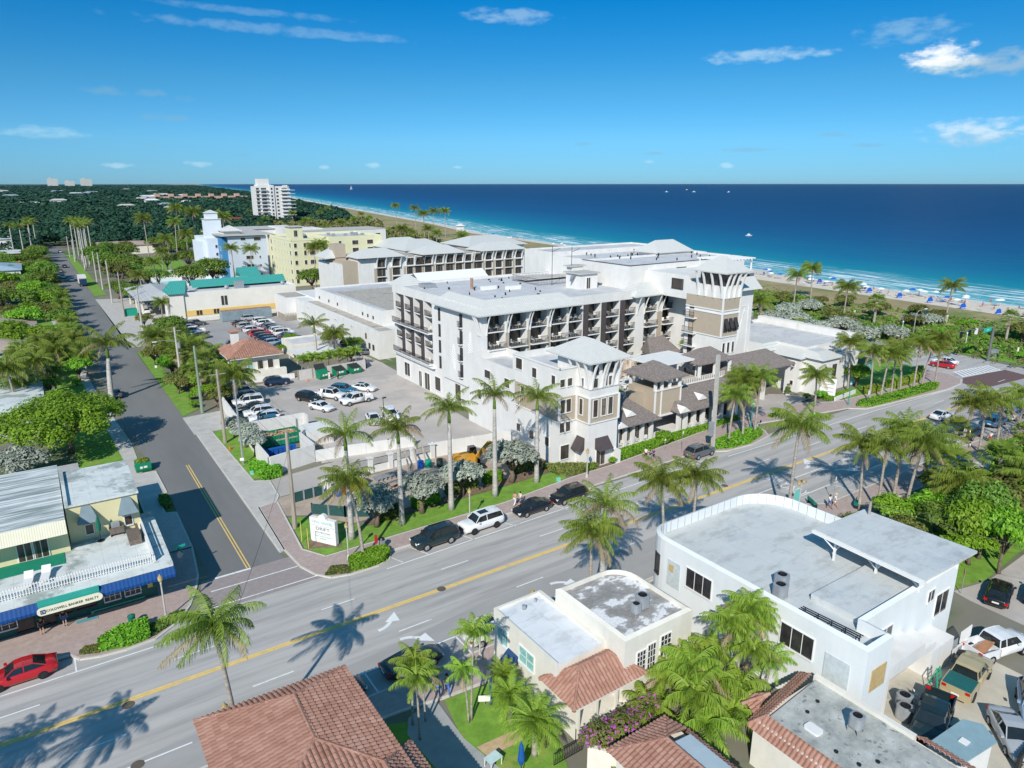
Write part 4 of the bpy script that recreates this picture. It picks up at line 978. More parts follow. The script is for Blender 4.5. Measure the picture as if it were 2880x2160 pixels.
for x in(-3.1,-4.3,-7):win(St,'S',x,68.9,4.4,1.0,2.1,'door','door')
t=thing('terrace_carpet','green carpet on the roof terrace under the yellow canopy','carpet',(-4,67,4.36));g=MB();g.box(-9,-1.5,66.6,68.8,4.36,4.4);g.build('carpet',M('green_carpet',(.01,.22,.13),.9,.1,2),t)
def lounger(x,y,rz,label):
 t=thing('sun_lounger',label,'sun lounger',(x,y,4.36),rz,'white loungers on the roof terrace')
 g=MB();g.box(-.33,.33,-.95,.45,.3,.38);g.build('seat',WHITE2,t,local=True)
 g=MB();g.add([(-.33,.45,.32),(.33,.45,.32),(.33,1.05,.72),(-.33,1.05,.72),(-.33,.45,.39),(.33,.45,.39),(.33,1.02,.79),(-.33,1.02,.79)],[(4,5,6,7),(3,2,1,0),(0,1,5,4),(1,2,6,5),(2,3,7,6),(3,0,4,7)]);g.build('backrest',WHITE2,t,local=True)
 for sx in(-.28,.28):
  for sy in(-.85,.4):g=MB();g.box(sx-.03,sx+.03,sy-.03,sy+.03,0,.3);g.build('leg',WHITE2,t,local=True)
lounger(-4.2,64.3,R(-6),'white sun lounger on the roof terrace, nearer the left edge of the photo');lounger(-3.0,64.6,R(-8),'white sun lounger on the roof terrace, right one of the pair')
t=thing('closed_parasol','closed dark green parasol on the roof terrace','parasol',(1.4,69.4,4.36));g=MB();g.tube([(0,0,0),(0,0,2.3)],.03,6);g.build('pole',BLACK,t,local=True)
g=MB();g.lathe([(.03,2.5),(.14,2.1),(.2,1.5),(.13,1.0),(.05,.95)],8);g.build('canopy',M('parasol_green',(.01,.13,.09),.8,.1,2),t,local=True);g=MB();g.lathe([(.3,.0),(.3,.06),(.05,.1)],10);g.build('base',BLACK,t,local=True)
t=thing('wicker_storage_bench','brown wicker bench with cushions at the right end of the roof terrace','bench',(4.0,68.6,4.36));g=MB();g.box(3.5,4.3,66.8,69.6,4.36,4.8);g.build('seat',M('wicker',(.16,.13,.11),.9,.3,6),t);g=MB();g.box(4.3,4.5,66.8,69.6,4.36,5.2);g.build('backrest',MATS['wicker'],t)
t=thing('grill','grey grill cart with open lid by the yellow wall','grill',(2.6,70,4.36));g=MB();g.box(2.2,3.4,69.6,70.2,4.6,5.1);g.build('body',MATS['wicker'],t);g=MB();g.box(2.4,3.1,70.0,70.3,5.1,5.6);g.build('lid',GREYMETAL,t);g=MB();[g.box(x,x+.06,69.65,70.1,4.36,4.6)for x in(2.25,3.3)];g.build('leg',BLACK,t)
# ---- big tiled roof at the bottom
Bt=thing('big_tile_roof_building','building with large brown barrel tile hip roof at the bottom of the photo','building',(9,35,0))
zE=5.2
g=MB();g.box(4.6,12.2,29,37.9,0,zE-.1);g.box(10,13.2,21,30.2,0,zE-.8);g.build('wall',CREAM,Bt)
A,B_,R1,R2=(3.8,39.3,zE),(13.1,39.0,zE),(9.15,37.0,6.15),(9.0,32.9,6.15)
C_,D_=(13.1,28.4,zE),(3.8,28.4,zE);R3=R2
g=MB()
tile_plane(g,[B_,A,R1],(0,1));tile_plane(g,[A,D_,R3,R1],(0,1));tile_plane(g,[B_,C_,R3,R1],(0,1));tile_plane(g,[D_,C_,R2],(0,1))
g.build('tile_roof',TERRA,Bt)
g=MB();a_,b2,c2,d2=(14.1,31.3,zE-.7),(14.1,20,zE-.7),(11.6,20,zE+.75),(11.6,29.3,zE+.75)
tile_plane(g,[a_,b2,c2,d2],(0,1));tile_plane(g,[(12.4,31.4,zE-.7),a_,d2],(0,1));g.build('tile_roof',TERRA,Bt)
g=MB()
for p,q in((A,R1),(B_,R1),(R1,R3),(a_,d2),(d2,c2),(R2,C_),(R2,D_)):ridge_line(g,p,q,.15)
g.build('ridge_tiles',TERRA,Bt)
g=MB();g.quad(A,B_,C_,D_);g.quad(a_,b2,(11.6,20,zE-.7),(11.6,31.3,zE-.7));g.build('eaves',CREAM,Bt)
# ---- white roofed shops A and B, tiled porch
Sa=thing('white_roofed_shop','small cream building with smooth white roof, blue awning and teal windows','building',(25.3,36,0))
WR2=M('white_coated_roof',(.68,.70,.72),.8,.04,.7,col2=(.46,.47,.49),thr=.60,seam=4)
g=MB();g.box(25.2,29.6,31.8,39.6,0,4.55);g.box(25.2,25.35,31.8,39.6,4.55,4.8);g.box(25.35,29.6,39.4,39.6,4.55,4.8);g.box(29.3,29.6,31.8,39.4,4.55,4.85);g.build('wall',CREAM,Sa)
g=MB();g.flat([(25.35,31.8),(29.3,31.8),(29.3,39.4),(25.35,39.4)],4.6);g.build('roof',WR2,Sa)
for y,w in((38.3,1.3),(35.2,1.8)):win(Sa,'W',25.2,y,2.4,w,1.3,'teal')
g=MB();g.tube([(27.2,38.4,4.6),(27.2,38.4,4.95)],.16,8);g.tube([(28.5,38.7,4.6),(28.5,38.7,4.9)],.1,8);g.build('roof_vent',GREYMETAL,Sa)
g=MB();g.quad((25.2,37.6,2.5),(25.2,36.3,2.5),(24.2,36.3,1.6),(24.2,37.6,1.6));g.quad((24.2,37.6,1.6),(25.2,37.6,2.5),(25.2,37.6,1.7));g.quad((25.2,36.3,2.5),(24.2,36.3,1.6),(25.2,36.3,1.7));g.build('awning',M('navy_awning',(.02,.06,.16),.8,.1,2),Sa)
Sb=thing('patchy_roofed_building','cream two storey building with rounded corner and patchy grey and white roof','building',(33,34,0))
m,nt,b=_nt('patchy_roof');v=pos(nt,(.55,.85,1),R(10));n1=noise(nt,v,.75,6,.62);n2=noise(nt,pos(nt),5,3)
c_=ramp(nt,n1,[(.42,(.76,.76,.77)),(.46,(.36,.35,.34)),(.58,(.25,.24,.23)),(.66,(.32,.31,.29))]);nt.links.new(mixc(nt,1.0,c_,ramp(nt,n2,[(.3,(.8,.8,.8)),(.6,(1,1,1))]),'MULTIPLY'),b.inputs['Base Color']);b.inputs['Roughness'].default_value=.95
PATCH=m
pb=[(29.6,29.8),(36.3,29.8)]+[(36.3-2.2+2.2*math.cos(R(a)),37.6-2.2+2.2*math.sin(R(a)))for a in range(0,91,15)]+[(29.6,37.6)]
pi_=[(29.9,30.1),(36.0,30.1)]+[(34.1+1.9*math.cos(R(a)),35.4+1.9*math.sin(R(a)))for a in range(0,91,15)]+[(29.9,37.3)]
g=MB();g.prism(pb,0,5.9,cap=False);n_=len(pb)
for i in range(n_):
 a,c=pb[i],pb[(i+1)%n_];e,f=pi_[i],pi_[(i+1)%n_]
 g.quad((*a,5.9),(*c,5.9),(*f,6.05),(*e,6.05));g.quad((*e,6.05),(*f,6.05),(*f,5.6),(*e,5.6))
g.build('wall',CREAM,Sb);g=MB();g.flat(pi_,5.62);g.build('roof',PATCH,Sb)
win(Sb,'S',33.6,29.8,3.2,1.0,1.7,'grid');win(Sb,'S',32.2,29.8,2.6,.75,2.1,'grid','door');win(Sb,'S',31.2,29.8,2.9,.8,1.6,'grid');win(Sb,'S',35.6,29.8,.1,.8,2.1,'grid','door')
g=MB();g.box(31.8,33.0,29.1,29.8,2.35,2.55);g.build('step',CONC,Sb)
m=stripe_mat('black_white_awning',(.75,.75,.75),(.02,.02,.02),'x',.22,.5,.8)
g=MB();g.quad((34.9,29.78,3.5),(36.5,29.78,3.5),(36.6,28.7,2.6),(34.8,28.7,2.6));g.quad((34.8,28.7,2.6),(36.6,28.7,2.6),(36.6,28.7,2.35),(34.8,28.7,2.35));g.build('awning',m,Sb)
def condenser(x,y,z,s,label,legs=.35,grp='air conditioning units'):
 t=thing('air_conditioner',label,'air conditioner',(x,y,z),0,grp)
 g=MB();pr=rrect(-s/2,s/2,-s/2,s/2,s*.32,5);g.prism(pr,legs,legs+s*.95,cap=False)
 top=[(math.cos(math.atan2(b_,a))*s*.36,math.sin(math.atan2(b_,a))*s*.36)for a,b_ in pr];zt=legs+s*.95
 for i in range(len(pr)):
  a,c=pr[i],pr[(i+1)%len(pr)];e,f=top[i],top[(i+1)%len(pr)];g.quad((*a,zt),(*c,zt),(*f,zt+.03),(*e,zt+.03))
 g.build('casing',GREYMETAL,t,local=True)
 g=MB();g.lathe([(s*.36,zt+.02),(s*.34,zt-.12),(.02,zt-.12)],16);g.box(-s*.33,s*.33,-.03,.03,zt-.06,zt-.03);g.box(-.03,.03,-s*.33,s*.33,zt-.06,zt-.03);g.build('fan',BLACK,t,local=True)
 g=MB()
 for sx in(-1,1):
  for sy in(-1,1):g.box(sx*s*.4-.03,sx*s*.4+.03,sy*s*.4-.03,sy*s*.4+.03,0,legs)
 g.build('leg',GREYMETAL,t,local=True);return t
condenser(32.6,31.9,5.62,.7,'smaller dark air conditioner on the patchy roof');condenser(33.5,32.2,5.62,.95,'larger grey air conditioner on the patchy roof')
g=MB();tp=thing('tiled_porch','brown tiled hip roofed porch between white roofed shop and purple flowers','porch',(28,31,0))
tile_hip(tp,24.6,31.2,30.0-.9,32.9,3.1,4.5,2.0)
g=MB();g.box(25.3,31.0,29.6,32.0,0,1.0)
for x in(25.4,27,28.8,30.9):g.box(x-.1,x+.1,29.5,29.7,0,3.0)
g.build('wall',CREAM,tp)
# ---- big white building with the round corner
Wb=thing('white_building_with_round_corner','large white two storey building with rounded roof corner and raised shed roof','building',(48,29,0))
ZB=7.0
x0,x1,y0,y1=40.9,56.6,19.2,39.5
pb=[(40.9,19.2),(44.0,19.2),(44.0,21.2),(57.6,21.2),(57.0,31.5)]
def arc(cx,cy,r,a0,a1,n=7):return[(cx+r*math.cos(R(a0+(a1-a0)*i/n)),cy+r*math.sin(R(a0+(a1-a0)*i/n)))for i in range(n+1)]
pb+=arc(52.6,35.3,4.3,10,90)+arc(43.3,37.1,2.4,95,180)
pb=[(40.9,19.2),(44.0,19.2),(44.0,21.2),(57.4,21.2),(57.2,31.5)]+arc(52.8,35.2,4.3,8,90)+arc(43.3,37.1,2.4,92,180)
cx_,cy_=49,30
def inset(poly,d):
 out=[];n=len(poly)
 for i in range(n):
  p0,p1,p2=Vector(poly[i-1]),Vector(poly[i]),Vector(poly[(i+1)%n])
  d1=(p1-p0).normalized();d2=(p2-p1).normalized();n1=Vector((-d1.y,d1.x));n2=Vector((-d2.y,d2.x));b_=(n1+n2)
  b_=b_/max(.3,b_.length_squared)*2;out.append(tuple(p1+b_*d))
 return out
pin=inset(pb,.35)
g=MB();g.prism(pb,0,ZB-.15,cap=False);n_=len(pb)
for i in range(n_):
 a,c=pb[i],pb[(i+1)%n_];e,f=pin[i],pin[(i+1)%n_]
 g.quad((*a,ZB-.15),(*c,ZB-.15),(*f,ZB),(*e,ZB));g.quad((*e,ZB),(*f,ZB),(*f,ZB-1.05),(*e,ZB-1.05))
g.build('wall',M('bright_white_wall',(.70,.73,.74),.85,.04,.35,bmp=.01,streak=.05),Wb)
m=M('blue_grey_membrane',(.54,.565,.565),.85,.05,.5,col2=(.45,.49,.51),thr=.56,seam=2.9)
g=MB();g.flat(pin,ZB-1.0);g.build('roof',m,Wb)
g=MB()
for i in range(4,n_):
 a=Vector(pin[i]);c=Vector(pin[(i+1)%n_]);L=(c-a).length
 for k in range(int(L/.9)+1):
  p=a+(c-a)*(k*.9/max(L,.1))if k*.9<L else None
  if p is not None:g.box(p.x-.02,p.x+.02,p.y-.02,p.y+.02,ZB-1.0,ZB-.02)
g.build('parapet_joint',GREYMETAL,Wb)
g=MB();g.box(44.4,57.3,21.26,25.6,ZB-1.0,ZB-.45);g.build('raised_roof',m,Wb)
sr=[(49.6,28.9,9.0),(57.2,28.9,8.0),(57.4,19.7,8.0),(48.9,19.7,9.0)]
sr=[(50.6,29.6),(57.6,29.4),(57.9,20.3),(50.1,20.5)]
g=MB();g.prism([p for p in sr[::-1]],8.1,8.3,bottom=True);shr=g.build('shed_roof',m,Wb)
g=MB();g.prism([(50.45,29.75),(50.75,29.75),(50.2,20.35),(49.95,20.35)][::-1],7.95,8.22,bottom=True)
for y in(28,24.5,21.2):
 g.bar((51.2,y,ZB-.45 if y<25.5 else ZB-1),(51.2,y,8.0),.16);g.bar((51.2,y,6.9),(50.4,y+.6,8.0),.1);g.bar((51.2,y,6.9),(51.9,y-.6,8.0),.1);g.bar((57.1,y,ZB-.4),(57.1,y,8.1),.16)
g.build('roof_frame',WHITE2,Wb)
for y,w in((33.2,2.6),(24.2,2.6)):win(Wb,'W',40.9,y,3.9,w,1.7,'ribbon')
g=MB();g.box(40.84,40.9,20.2,22.0,3.2,5.2);g.box(40.84,40.9,35.2,36.6,3.0,5.4);g.build('grey_patch',M('raw_render',(.50,.55,.56),.9,.15,3),Wb)
PLY=M('plywood',(.50,.36,.17),.8,.15,3)
g=MB();g.box(41.7,43.5,19.14,19.2,3.4,5.1);g.box(40.8,40.84,35.9,36.4,4.4,5.0);g.build('plywood_sheet',PLY,Wb)
for x,z,w,h in((46.8,3.4,2.4,1.7),(53.4,5.0,1.0,.95),(55.4,3.2,2.0,1.9),(49.3,.2,1.0,2.1)):win(Wb,'S',x,21.2,z,w,h,'ribbon')
place(win_mesh(.7,1.8,'black'),'window',Wb,(41.08,37.95,3.4),R(-112))
g=MB();g.box(44.6,49.5,19.4,21.2,2.8,3.9);g.box(49.5,51.5,19.5,21.2,2.6,3.2);g.box(44.6,44.9,19.4,21.2,0,2.8);g.box(51.2,54.5,19.5,21.2,0,2.4);g.box(54.5,57.4,19.4,19.5,0,1.2);g.build('porch',WHITE,Wb)
g=MB();g.box(54.5,55.2,19.44,19.5,.4,2.0);g.box(55.3,56,19.38,19.4,.5,1.1);g.build('meter_box',GREYMETAL,Wb)
rail(Wb,'S',56.6,19.5,1.2,1.7,1.1,mat=WHITE2,step=.2,bar=.06)
condenser(42.9,27.2,ZB-1,1.0,'grey air conditioner on the white building roof, nearer the parapet',.1);condenser(44.2,28.0,ZB-1,1.0,'grey air conditioner on the white building roof, farther from the parapet',.1)
condenser(45.6,18.4,0,1.0,'grey air conditioner on the ground beside the boarded window wall',.1);condenser(46.7,19.0,0,1.0,'grey air conditioner on the ground near the ladder',.1)
t=thing('slatted_bench_rack','long dark metal rack with hoops lying behind the roof parapet','rack',(43.6,23.5,ZB-1))
g=MB()
for dy in(0,.25,.5):g.bar((42.0+dy,25.0,ZB-.5),(42.3+dy,20.6,ZB-.5),.06)
g.build('slat',BLACK,t);g=MB()
for i in range(5):
 x,y=42.0+.06*i,24.8-1.0*i;g.bar((x,y,ZB-1),(x,y,ZB-.5),.06);g.bar((x+.5,y,ZB-1),(x+.5,y,ZB-.5),.06)
g.build('leg',BLACK,t)
# ---- building C bottom right, tiled porch D, garden shed
Cb=thing('grey_roofed_tile_edged_building','building with stained grey flat roof and terracotta tile edges, one air conditioner on top','building',(36,19,0))
m,nt,b=_nt('stained_grey_roof');v=pos(nt);n1=noise(nt,v,.9,6,.7);n2=noise(nt,v,2.6,4,.6)
c_=ramp(nt,n1,[(.35,(.27,.29,.28)),(.52,(.40,.41,.38)),(.66,(.50,.51,.49))]);c_=mixc(nt,ramp(nt,n2,[(.62,(0,0,0)),(.66,(1,1,1))]),c_,(.20,.22,.22));nt.links.new(c_,b.inputs['Base Color']);b.inputs['Roughness'].default_value=.95;MATS['stained_grey']=m
zc=3.7
g=MB();g.box(33.4,40.0,12.5,21.9,0,zc-.25);g.box(39.6,39.95,15.2,21.9,zc-.25,zc+.25);g.build('wall',CREAM,Cb)
g=MB();g.flat([(33.9,12.6),(39.6,12.6),(39.6,21.7),(33.9,21.3)],zc);g.build('roof',m,Cb)
for pl in([(33.0,22.1,zc-.75),(33.0,12.0,zc-.75),(34.0,12.0,zc+.1),(34.0,21.4,zc+.1)],[(40.2,23.2,zc-.75),(33.0,22.2,zc-.75),(34.0,21.3,zc+.15),(39.6,21.9,zc+.15)],[(41.2,12.0,zc-.75),(41.2,15.2,zc-.75),(39.8,15.2,zc+.1),(39.8,12.0,zc+.1)],[(35.0,24.2,zc-.75),(34.2,22.4,zc-.75),(35.6,22.4,zc+.3)]):
 g=MB();tile_plane(g,pl,(0,1));g.build('tile_edging',TERRA,Cb)
for a,b_ in(((33.0,22.1,zc-.6),(34,21.4,zc+.1)),((34.1,23.4,zc-.5),(35.6,22.4,zc+.3))):g=MB();ridge_line(g,a,b_,.12);g.build('ridge_tiles',TERRA,Cb)
condenser(37.4,17.6,zc,.8,'dark grey air conditioner standing on the stained grey roof',.4)
g=MB();g.prism(rrect(35.0,35.7,18.6,19.6,.15,3),zc,zc+.15);g.build('skylight',WHITE2,Cb)
g=MB()
for x,y in((36.4,20.2),(34.9,17.3),(35.1,16.0),(36.0,14.6),(36.2,15.5),(37.8,20.4)):g.tube([(x,y,zc),(x,y,zc+.08)],.13,8)
g.build('roof_drain',BLACK,Cb)
Dt=thing('tile_roofed_pavilion','brown tiled pyramid roof beside a glazed skylight at the bottom edge','pavilion',(26.5,23,0))
g=MB();zz=3.3
tile_plane(g,[(29.1,25.6-.3,zz),(24.0,25.3,zz),(26.9,23.2,zz+1.0)],(0,1));tile_plane(g,[(24.0,25.3,zz),(24.0,19,zz),(26.9,19,zz+1.0),(26.9,23.2,zz+1.0)],(0,1));tile_plane(g,[(29.3,19,zz),(29.3,23.8,zz),(28.5,23.2,zz+.6),(28.5,19,zz+.6)],(0,1));tile_plane(g,[(29.3,23.8,zz),(28.9,25.2,zz),(26.9,23.2,zz+1.0)],(0,1))
g.build('tile_roof',TERRA,Dt);g=MB();ridge_line(g,(26.9,23.2,zz+1.0),(28.9,25.2,zz),.13);ridge_line(g,(26.9,23.2,zz+1.0),(24.0,25.3,zz),.13);ridge_line(g,(26.9,23.2,zz+1),(26.9,19,zz+1),.13);g.build('ridge_tiles',TERRA,Dt)
g=MB();g.add([(26.9,22.9,zz+.9),(28.6,22.9,zz+.7),(28.6,18,zz+.7),(26.9,18,zz+.9)],[(3,2,1,0)]);g.build('skylight',M('skylight_sheet',(.42,.50,.54),.4,.08,1),Dt)
g=MB();g.box(24.4,29.0,18,24.8,0,zz-.1);g.build('wall',CREAM,Dt)
Sd=thing('garden_shed','small white shed with low grey green metal roof beside the silver sedan','shed',(43.5,14,0))
g=MB();g.prism([(41.6,13.4),(45.3,13.0),(46.1,14.0),(45.6,14.8),(41.6,15.1)][::1],0,2.3);g.build('wall',WHITE,Sd)
g=MB();g.prism([(41.5,13.2),(45.4,12.8),(46.3,14.0),(45.7,14.95),(41.5,15.2)],2.32,2.42,bottom=True);g.build('roof',M('shed_roof',(.24,.36,.40),.5,.08,1),Sd)
g=MB();g.box(43.4,43.9,13.7,14.2,2.43,2.5);g.build('skylight',WHITE2,Sd)
# ---- planter walls and small garden walls
def wall_line(name,label,pts,h,t,mat,cat='wall',cap=None,group=None,post=None,postmat=None,zb=0):
 o=thing(name,label,cat,(pts[0][0],pts[0][1],zb),0,group)
 g=MB()
 for a,b_ in zip(pts,pts[1:]):g.bar((*a,zb+h/2),(*b_,zb+h/2),t,h)
 g.build('wall' if cat=='wall' else 'panel',mat,o)
 if post:
  p_=MB()
  for a,b_ in zip(pts,pts[1:]):
   L=math.hypot(b_[0]-a[0],b_[1]-a[1]);n=max(1,round(L/post))
   for i in range(n+1):
    x,y=lerp(a,b_,i/n);p_.box(x-.09,x+.09,y-.09,y+.09,zb,zb+h+.08)
  p_.build_all('post',postmat or WHITE2,o)
 return o
wall_line('lot_wall','white wall with steel frame along the west side of the hotel parking lot',[(23.4,133.6),(21.3,87.0)],2.2,.22,WHITE,post=6,postmat=GREYMETAL)
wall_line('lot_wall','low white wall behind the blue suv north of the hotel parking lot',[(23.4,133.6),(38.6,131.2)],1.0,.2,WHITE)
wall_line('board_fence','pale board fence with brown posts behind the green dumpsters',[(38.7,129.2),(52.8,130.2),(53.4,133)],1.9,.08,M('pale_board',(.55,.52,.50),.8,.08,2),'fence',post=2.8,postmat=WOODP)
Bn=thing('bin_enclosure','white walled bin yard with blue bins at the south end of the hotel parking lot','enclosure',(25,90,0))
g=MB()
for a,b_ in(((21.3,87.0),(21.4,93.3)),((21.3,86.3),(27.6,87.8)),((27.6,87.8),(27.5,93.4)),((22.4,101.8),(30.8,101.8)),((30.8,101.8),(30.8,100.2)),((21.6,93.3),(22.2,101.8)),((27.6,93.3),(28.4,94.5))):g.bar((*a,1.25),(*b_,1.25),.25,2.5)
g.build('wall',WHITE,Bn)
g=MB();g.box(28.6,32.3,93.5,97.3,0,2.2);g.build('store_box',WHITE,Bn)
wall_line('service_wall','long white wall along the hotel service ramp',[(27.6,87.6),(31.4,87.2),(37.5,86.0),(41.2,85.4)],1.6,.2,WHITE,post=3.1,postmat=GREYMETAL)
wall_line('site_wall','white wall with dark joints behind the yellow excavator',[(41.4,80.2),(52.9,78.3)],2.1,.18,WHITE,post=2.9,postmat=WHITE2)
Gt=thing('piered_fence','white piers with black railing panels beside the service ramp','fence',(35,80,0))
g=MB();
for x in(32.2,35.0,38.3,41.2):g.box(x-.3,x+.3,79.7,80.3,0,2.0);g.box(x-.4,x+.4,79.6,80.4,2.0,2.1)
g.box(29.6,41.2,79.9,80.1,0,.9);g.build('pier',WHITE,Gt)
for x in(30.9,33.6,36.6,39.7):rail(Gt,'S',x,80,.9,2.4,1.0)
TARP=M('green_mesh_screen',(.022,.075,.075),.85,.15,2)
wall_line('screened_fence','dark green screened fence by the concrete pole',[(21.2,76.6),(24.8,76.9)],1.3,.04,TARP,'fence',post=1.4,postmat=GREYMETAL)
wall_line('screened_fence','dark green screened fence behind the hotel sign',[(22.0,72.6),(24.8,69.8),(27.2,68.2)],1.3,.04,TARP,'fence',post=2,postmat=GREYMETAL)
wall_line('garden_wall','short white wall in front of the lobby hedge',[(110.6,64.2),(118.0,64.9)],.7,.25,WHITE)
wall_line('picket_fence','tall dark slatted fence in the bottom right corner',[(46.8,11.9),(50.5,12.2)],1.2,.05,M('slat_fence',(.22,.22,.16),.9,.2,3),'fence',post=.3,postmat=BLACK)
wall_line('planter_wall','cream wall under the purple flowering bush',[(24.6,27.6),(26.0,25.9),(29.5,26.9)],1.6,.3,CREAM)
# ---- houses along the west side of the street and far away
def bungalow(x0,x1,y0,y1,h,label,mat=WHITE,rm=None,pitch=1.4,tile=False,wins=()):
 t=thing('bungalow',label,'house',((x0+x1)/2,y0,0),0,'houses west of the side street')
 g=MB();g.box(x0+.6,x1-.6,y0+.6,y1-.6,0,h);g.build('wall',mat,t)
 if tile:tile_hip(t,x0,x1,y0,y1,h+.2,h+.2+pitch,per=.6)
 else:g=MB();g.hip(x0,x1,y0,y1,h+.2,h+.2+pitch,min(x1-x0,y1-y0)/2);g.build('roof',rm or METROOF,t)
 for(f,x,y,z,w,hh)in wins:win(t,f,x,y,z,w,hh)
 return t
BT=M('buff_tile_roof',(.40,.32,.27),.9,.12,.6);TW=M('teal_wall',(.25,.45,.42),.8,.1,1)
bungalow(-22,-1,196,215,3.2,'house with buff tile roof, farthest of the three across from the filling station',TW,BT,1.8)
bungalow(-22,-1.2,171,189,3.2,'house with buff tile roof, middle of the three west of the street',TW,BT,1.8)
bungalow(-24,-4.5,146,162,3.2,'house with buff tile roof, nearest of the three west of the street',TW,BT,1.6,wins=[('S',-8,146.6,1,2,1.3)])
bungalow(-14,-1.5,122,140,3.4,'white flat house behind the big round tree',WHITE,WRF,.5)
bungalow(-12,1,87.5,97,2.6,'cream garage with dark flat roof behind the corner shop',CREAM,CONC,.4)
bungalow(-30,-3,310,335,6,'white two storey house with grey blue metal roof',WHITE,M('blue_metal_roof',(.33,.42,.50),.6,.1,1),2.5,wins=[('S',-8,310.6,3,2,1.4)])
bungalow(-30,-3,380,400,6.5,'orange fronted house with flat white roof',M('orange_wall',(.5,.22,.09),.8,.1,1),WRF,.5)
bungalow(-40,-6,440,470,9,'white modern house with stepped flat roofs',WHITE,WRF,.3,wins=[('S',-10,440.6,5,2.4,2),('S',-16,440.6,5,2.4,2)])
bungalow(-40,-12,520,545,8,'white flat roofed house farthest up the west side',WHITE,WRF,.4)
bungalow(26,62,425,455,4.5,'long pinkish building with broad low roof behind the palms',CREAM,M('pink_flat_roof',(.42,.30,.25),.9,.1,.3),1.2)
bungalow(36,48,296,304,3.2,'white pool pavilion beside the turquoise pool',WHITE,WRF,.5)
g=MB();g.flat([(37,289),(45,289),(46,311),(38,312)],.07);struct('swimming_pool',g,M('pool_water',(.08,.42,.50),.15,.05,1))
g=MB();g.flat([(32,284),(60,282),(60,316),(33,318)],.05);struct('pool_terrace',g,M('pool_deck',(.52,.46,.42),.9,.08,.5))
def far_house(i,u,y,w,d_,h,rm,label):
 t=thing('far_house',label,'house',(u,y,0),0,'roofs scattered in the far woods');g=MB();g.box(u-w/2+1,u+w/2-1,y+1,y+d_-1,0,h);g.build('wall',WHITE,t);g=MB();g.hip(u-w/2,u+w/2,y,y+d_,h,h+d_*.17,min(w,d_)/2.2);g.build('roof',rm,t)
fr=random.Random(5);BR_=M('far_blue_grey_roof',(.30,.38,.44),.7,.1,.1);WRM=M('far_white_roof',(.66,.70,.72),.7,.1,.1)
kinds=[(WRM,'white'),(BR_,'blue grey'),(CONC,'grey')]
for i in range(52):
 y=560*(1.0+fr.random()*fr.random()*9);x=y*(-.26+.44*fr.random())if i%4 else y*(-.02+.2*fr.random());rm,kn=kinds[fr.choice((0,0,1,2))]
 far_house(i,x,y,fr.uniform(12,26)*(1+y/4000),fr.uniform(9,15),(5.5 if y<900 else 8.5)+fr.random()*2.5,rm,'small %s roof among the far dark trees'%kn)
Fs=thing('filling_station_canopy','grey roofed canopy on posts over cars beside the green roofed hall','canopy',(29,235,0))
g=MB();g.hip(22.5,36,216,246,5.0,6.6,6);g.build('roof',M('light_grey_roof',(.44,.44,.44),.8,.08,1),Fs);g=MB()
for x in(23.6,29.5,35):
 for y in(217,230,245):g.box(x-.2,x+.2,y-.2,y+.2,0,4.8)
g.build_all('post',CREAM,Fs)
g=MB();g.box(23.5,26,214.5,216,4.4,5.0)
# ================================================================ VEHICLES
def paint(name,c):return M('car_paint_'+name,c,.25,.03,2,spec=.5,coat=.6)
PAINT={'black':paint('black',(.012,.013,.015)),'white':paint('white',(.72,.73,.74)),'red':paint('red',(.42,.008,.012)),'grey':paint('grey',(.10,.11,.12)),'silver':paint('silver',(.36,.38,.40)),
  'navy':paint('navy',(.015,.03,.07)),'blue':paint('blue',(.03,.13,.22)),'tan':paint('tan',(.40,.33,.19)),'lblue':paint('pale_blue',(.25,.36,.48)),'dgreen':paint('dark_green_black',(.012,.025,.028)),'maroon':paint('maroon',(.05,.012,.018))}
CGL=M('car_glass',(.015,.02,.022),.06,.2,2,spec=.7);TYRE=M('tyre_rubber',(.018,.018,.02),.85,.1,4);RIM=M('alloy_rim',(.45,.46,.48),.3,.1,4,metal=.6);RIMD=M('dark_rim',(.05,.05,.055),.4,.1,4,metal=.4)
TL=M('tail_light',(.45,.01,.01),.3,.1,3);HL=M('head_light',(.75,.78,.80),.15,.05,3);PLATE=M('number_plate',(.7,.7,.66),.5,.05,3)
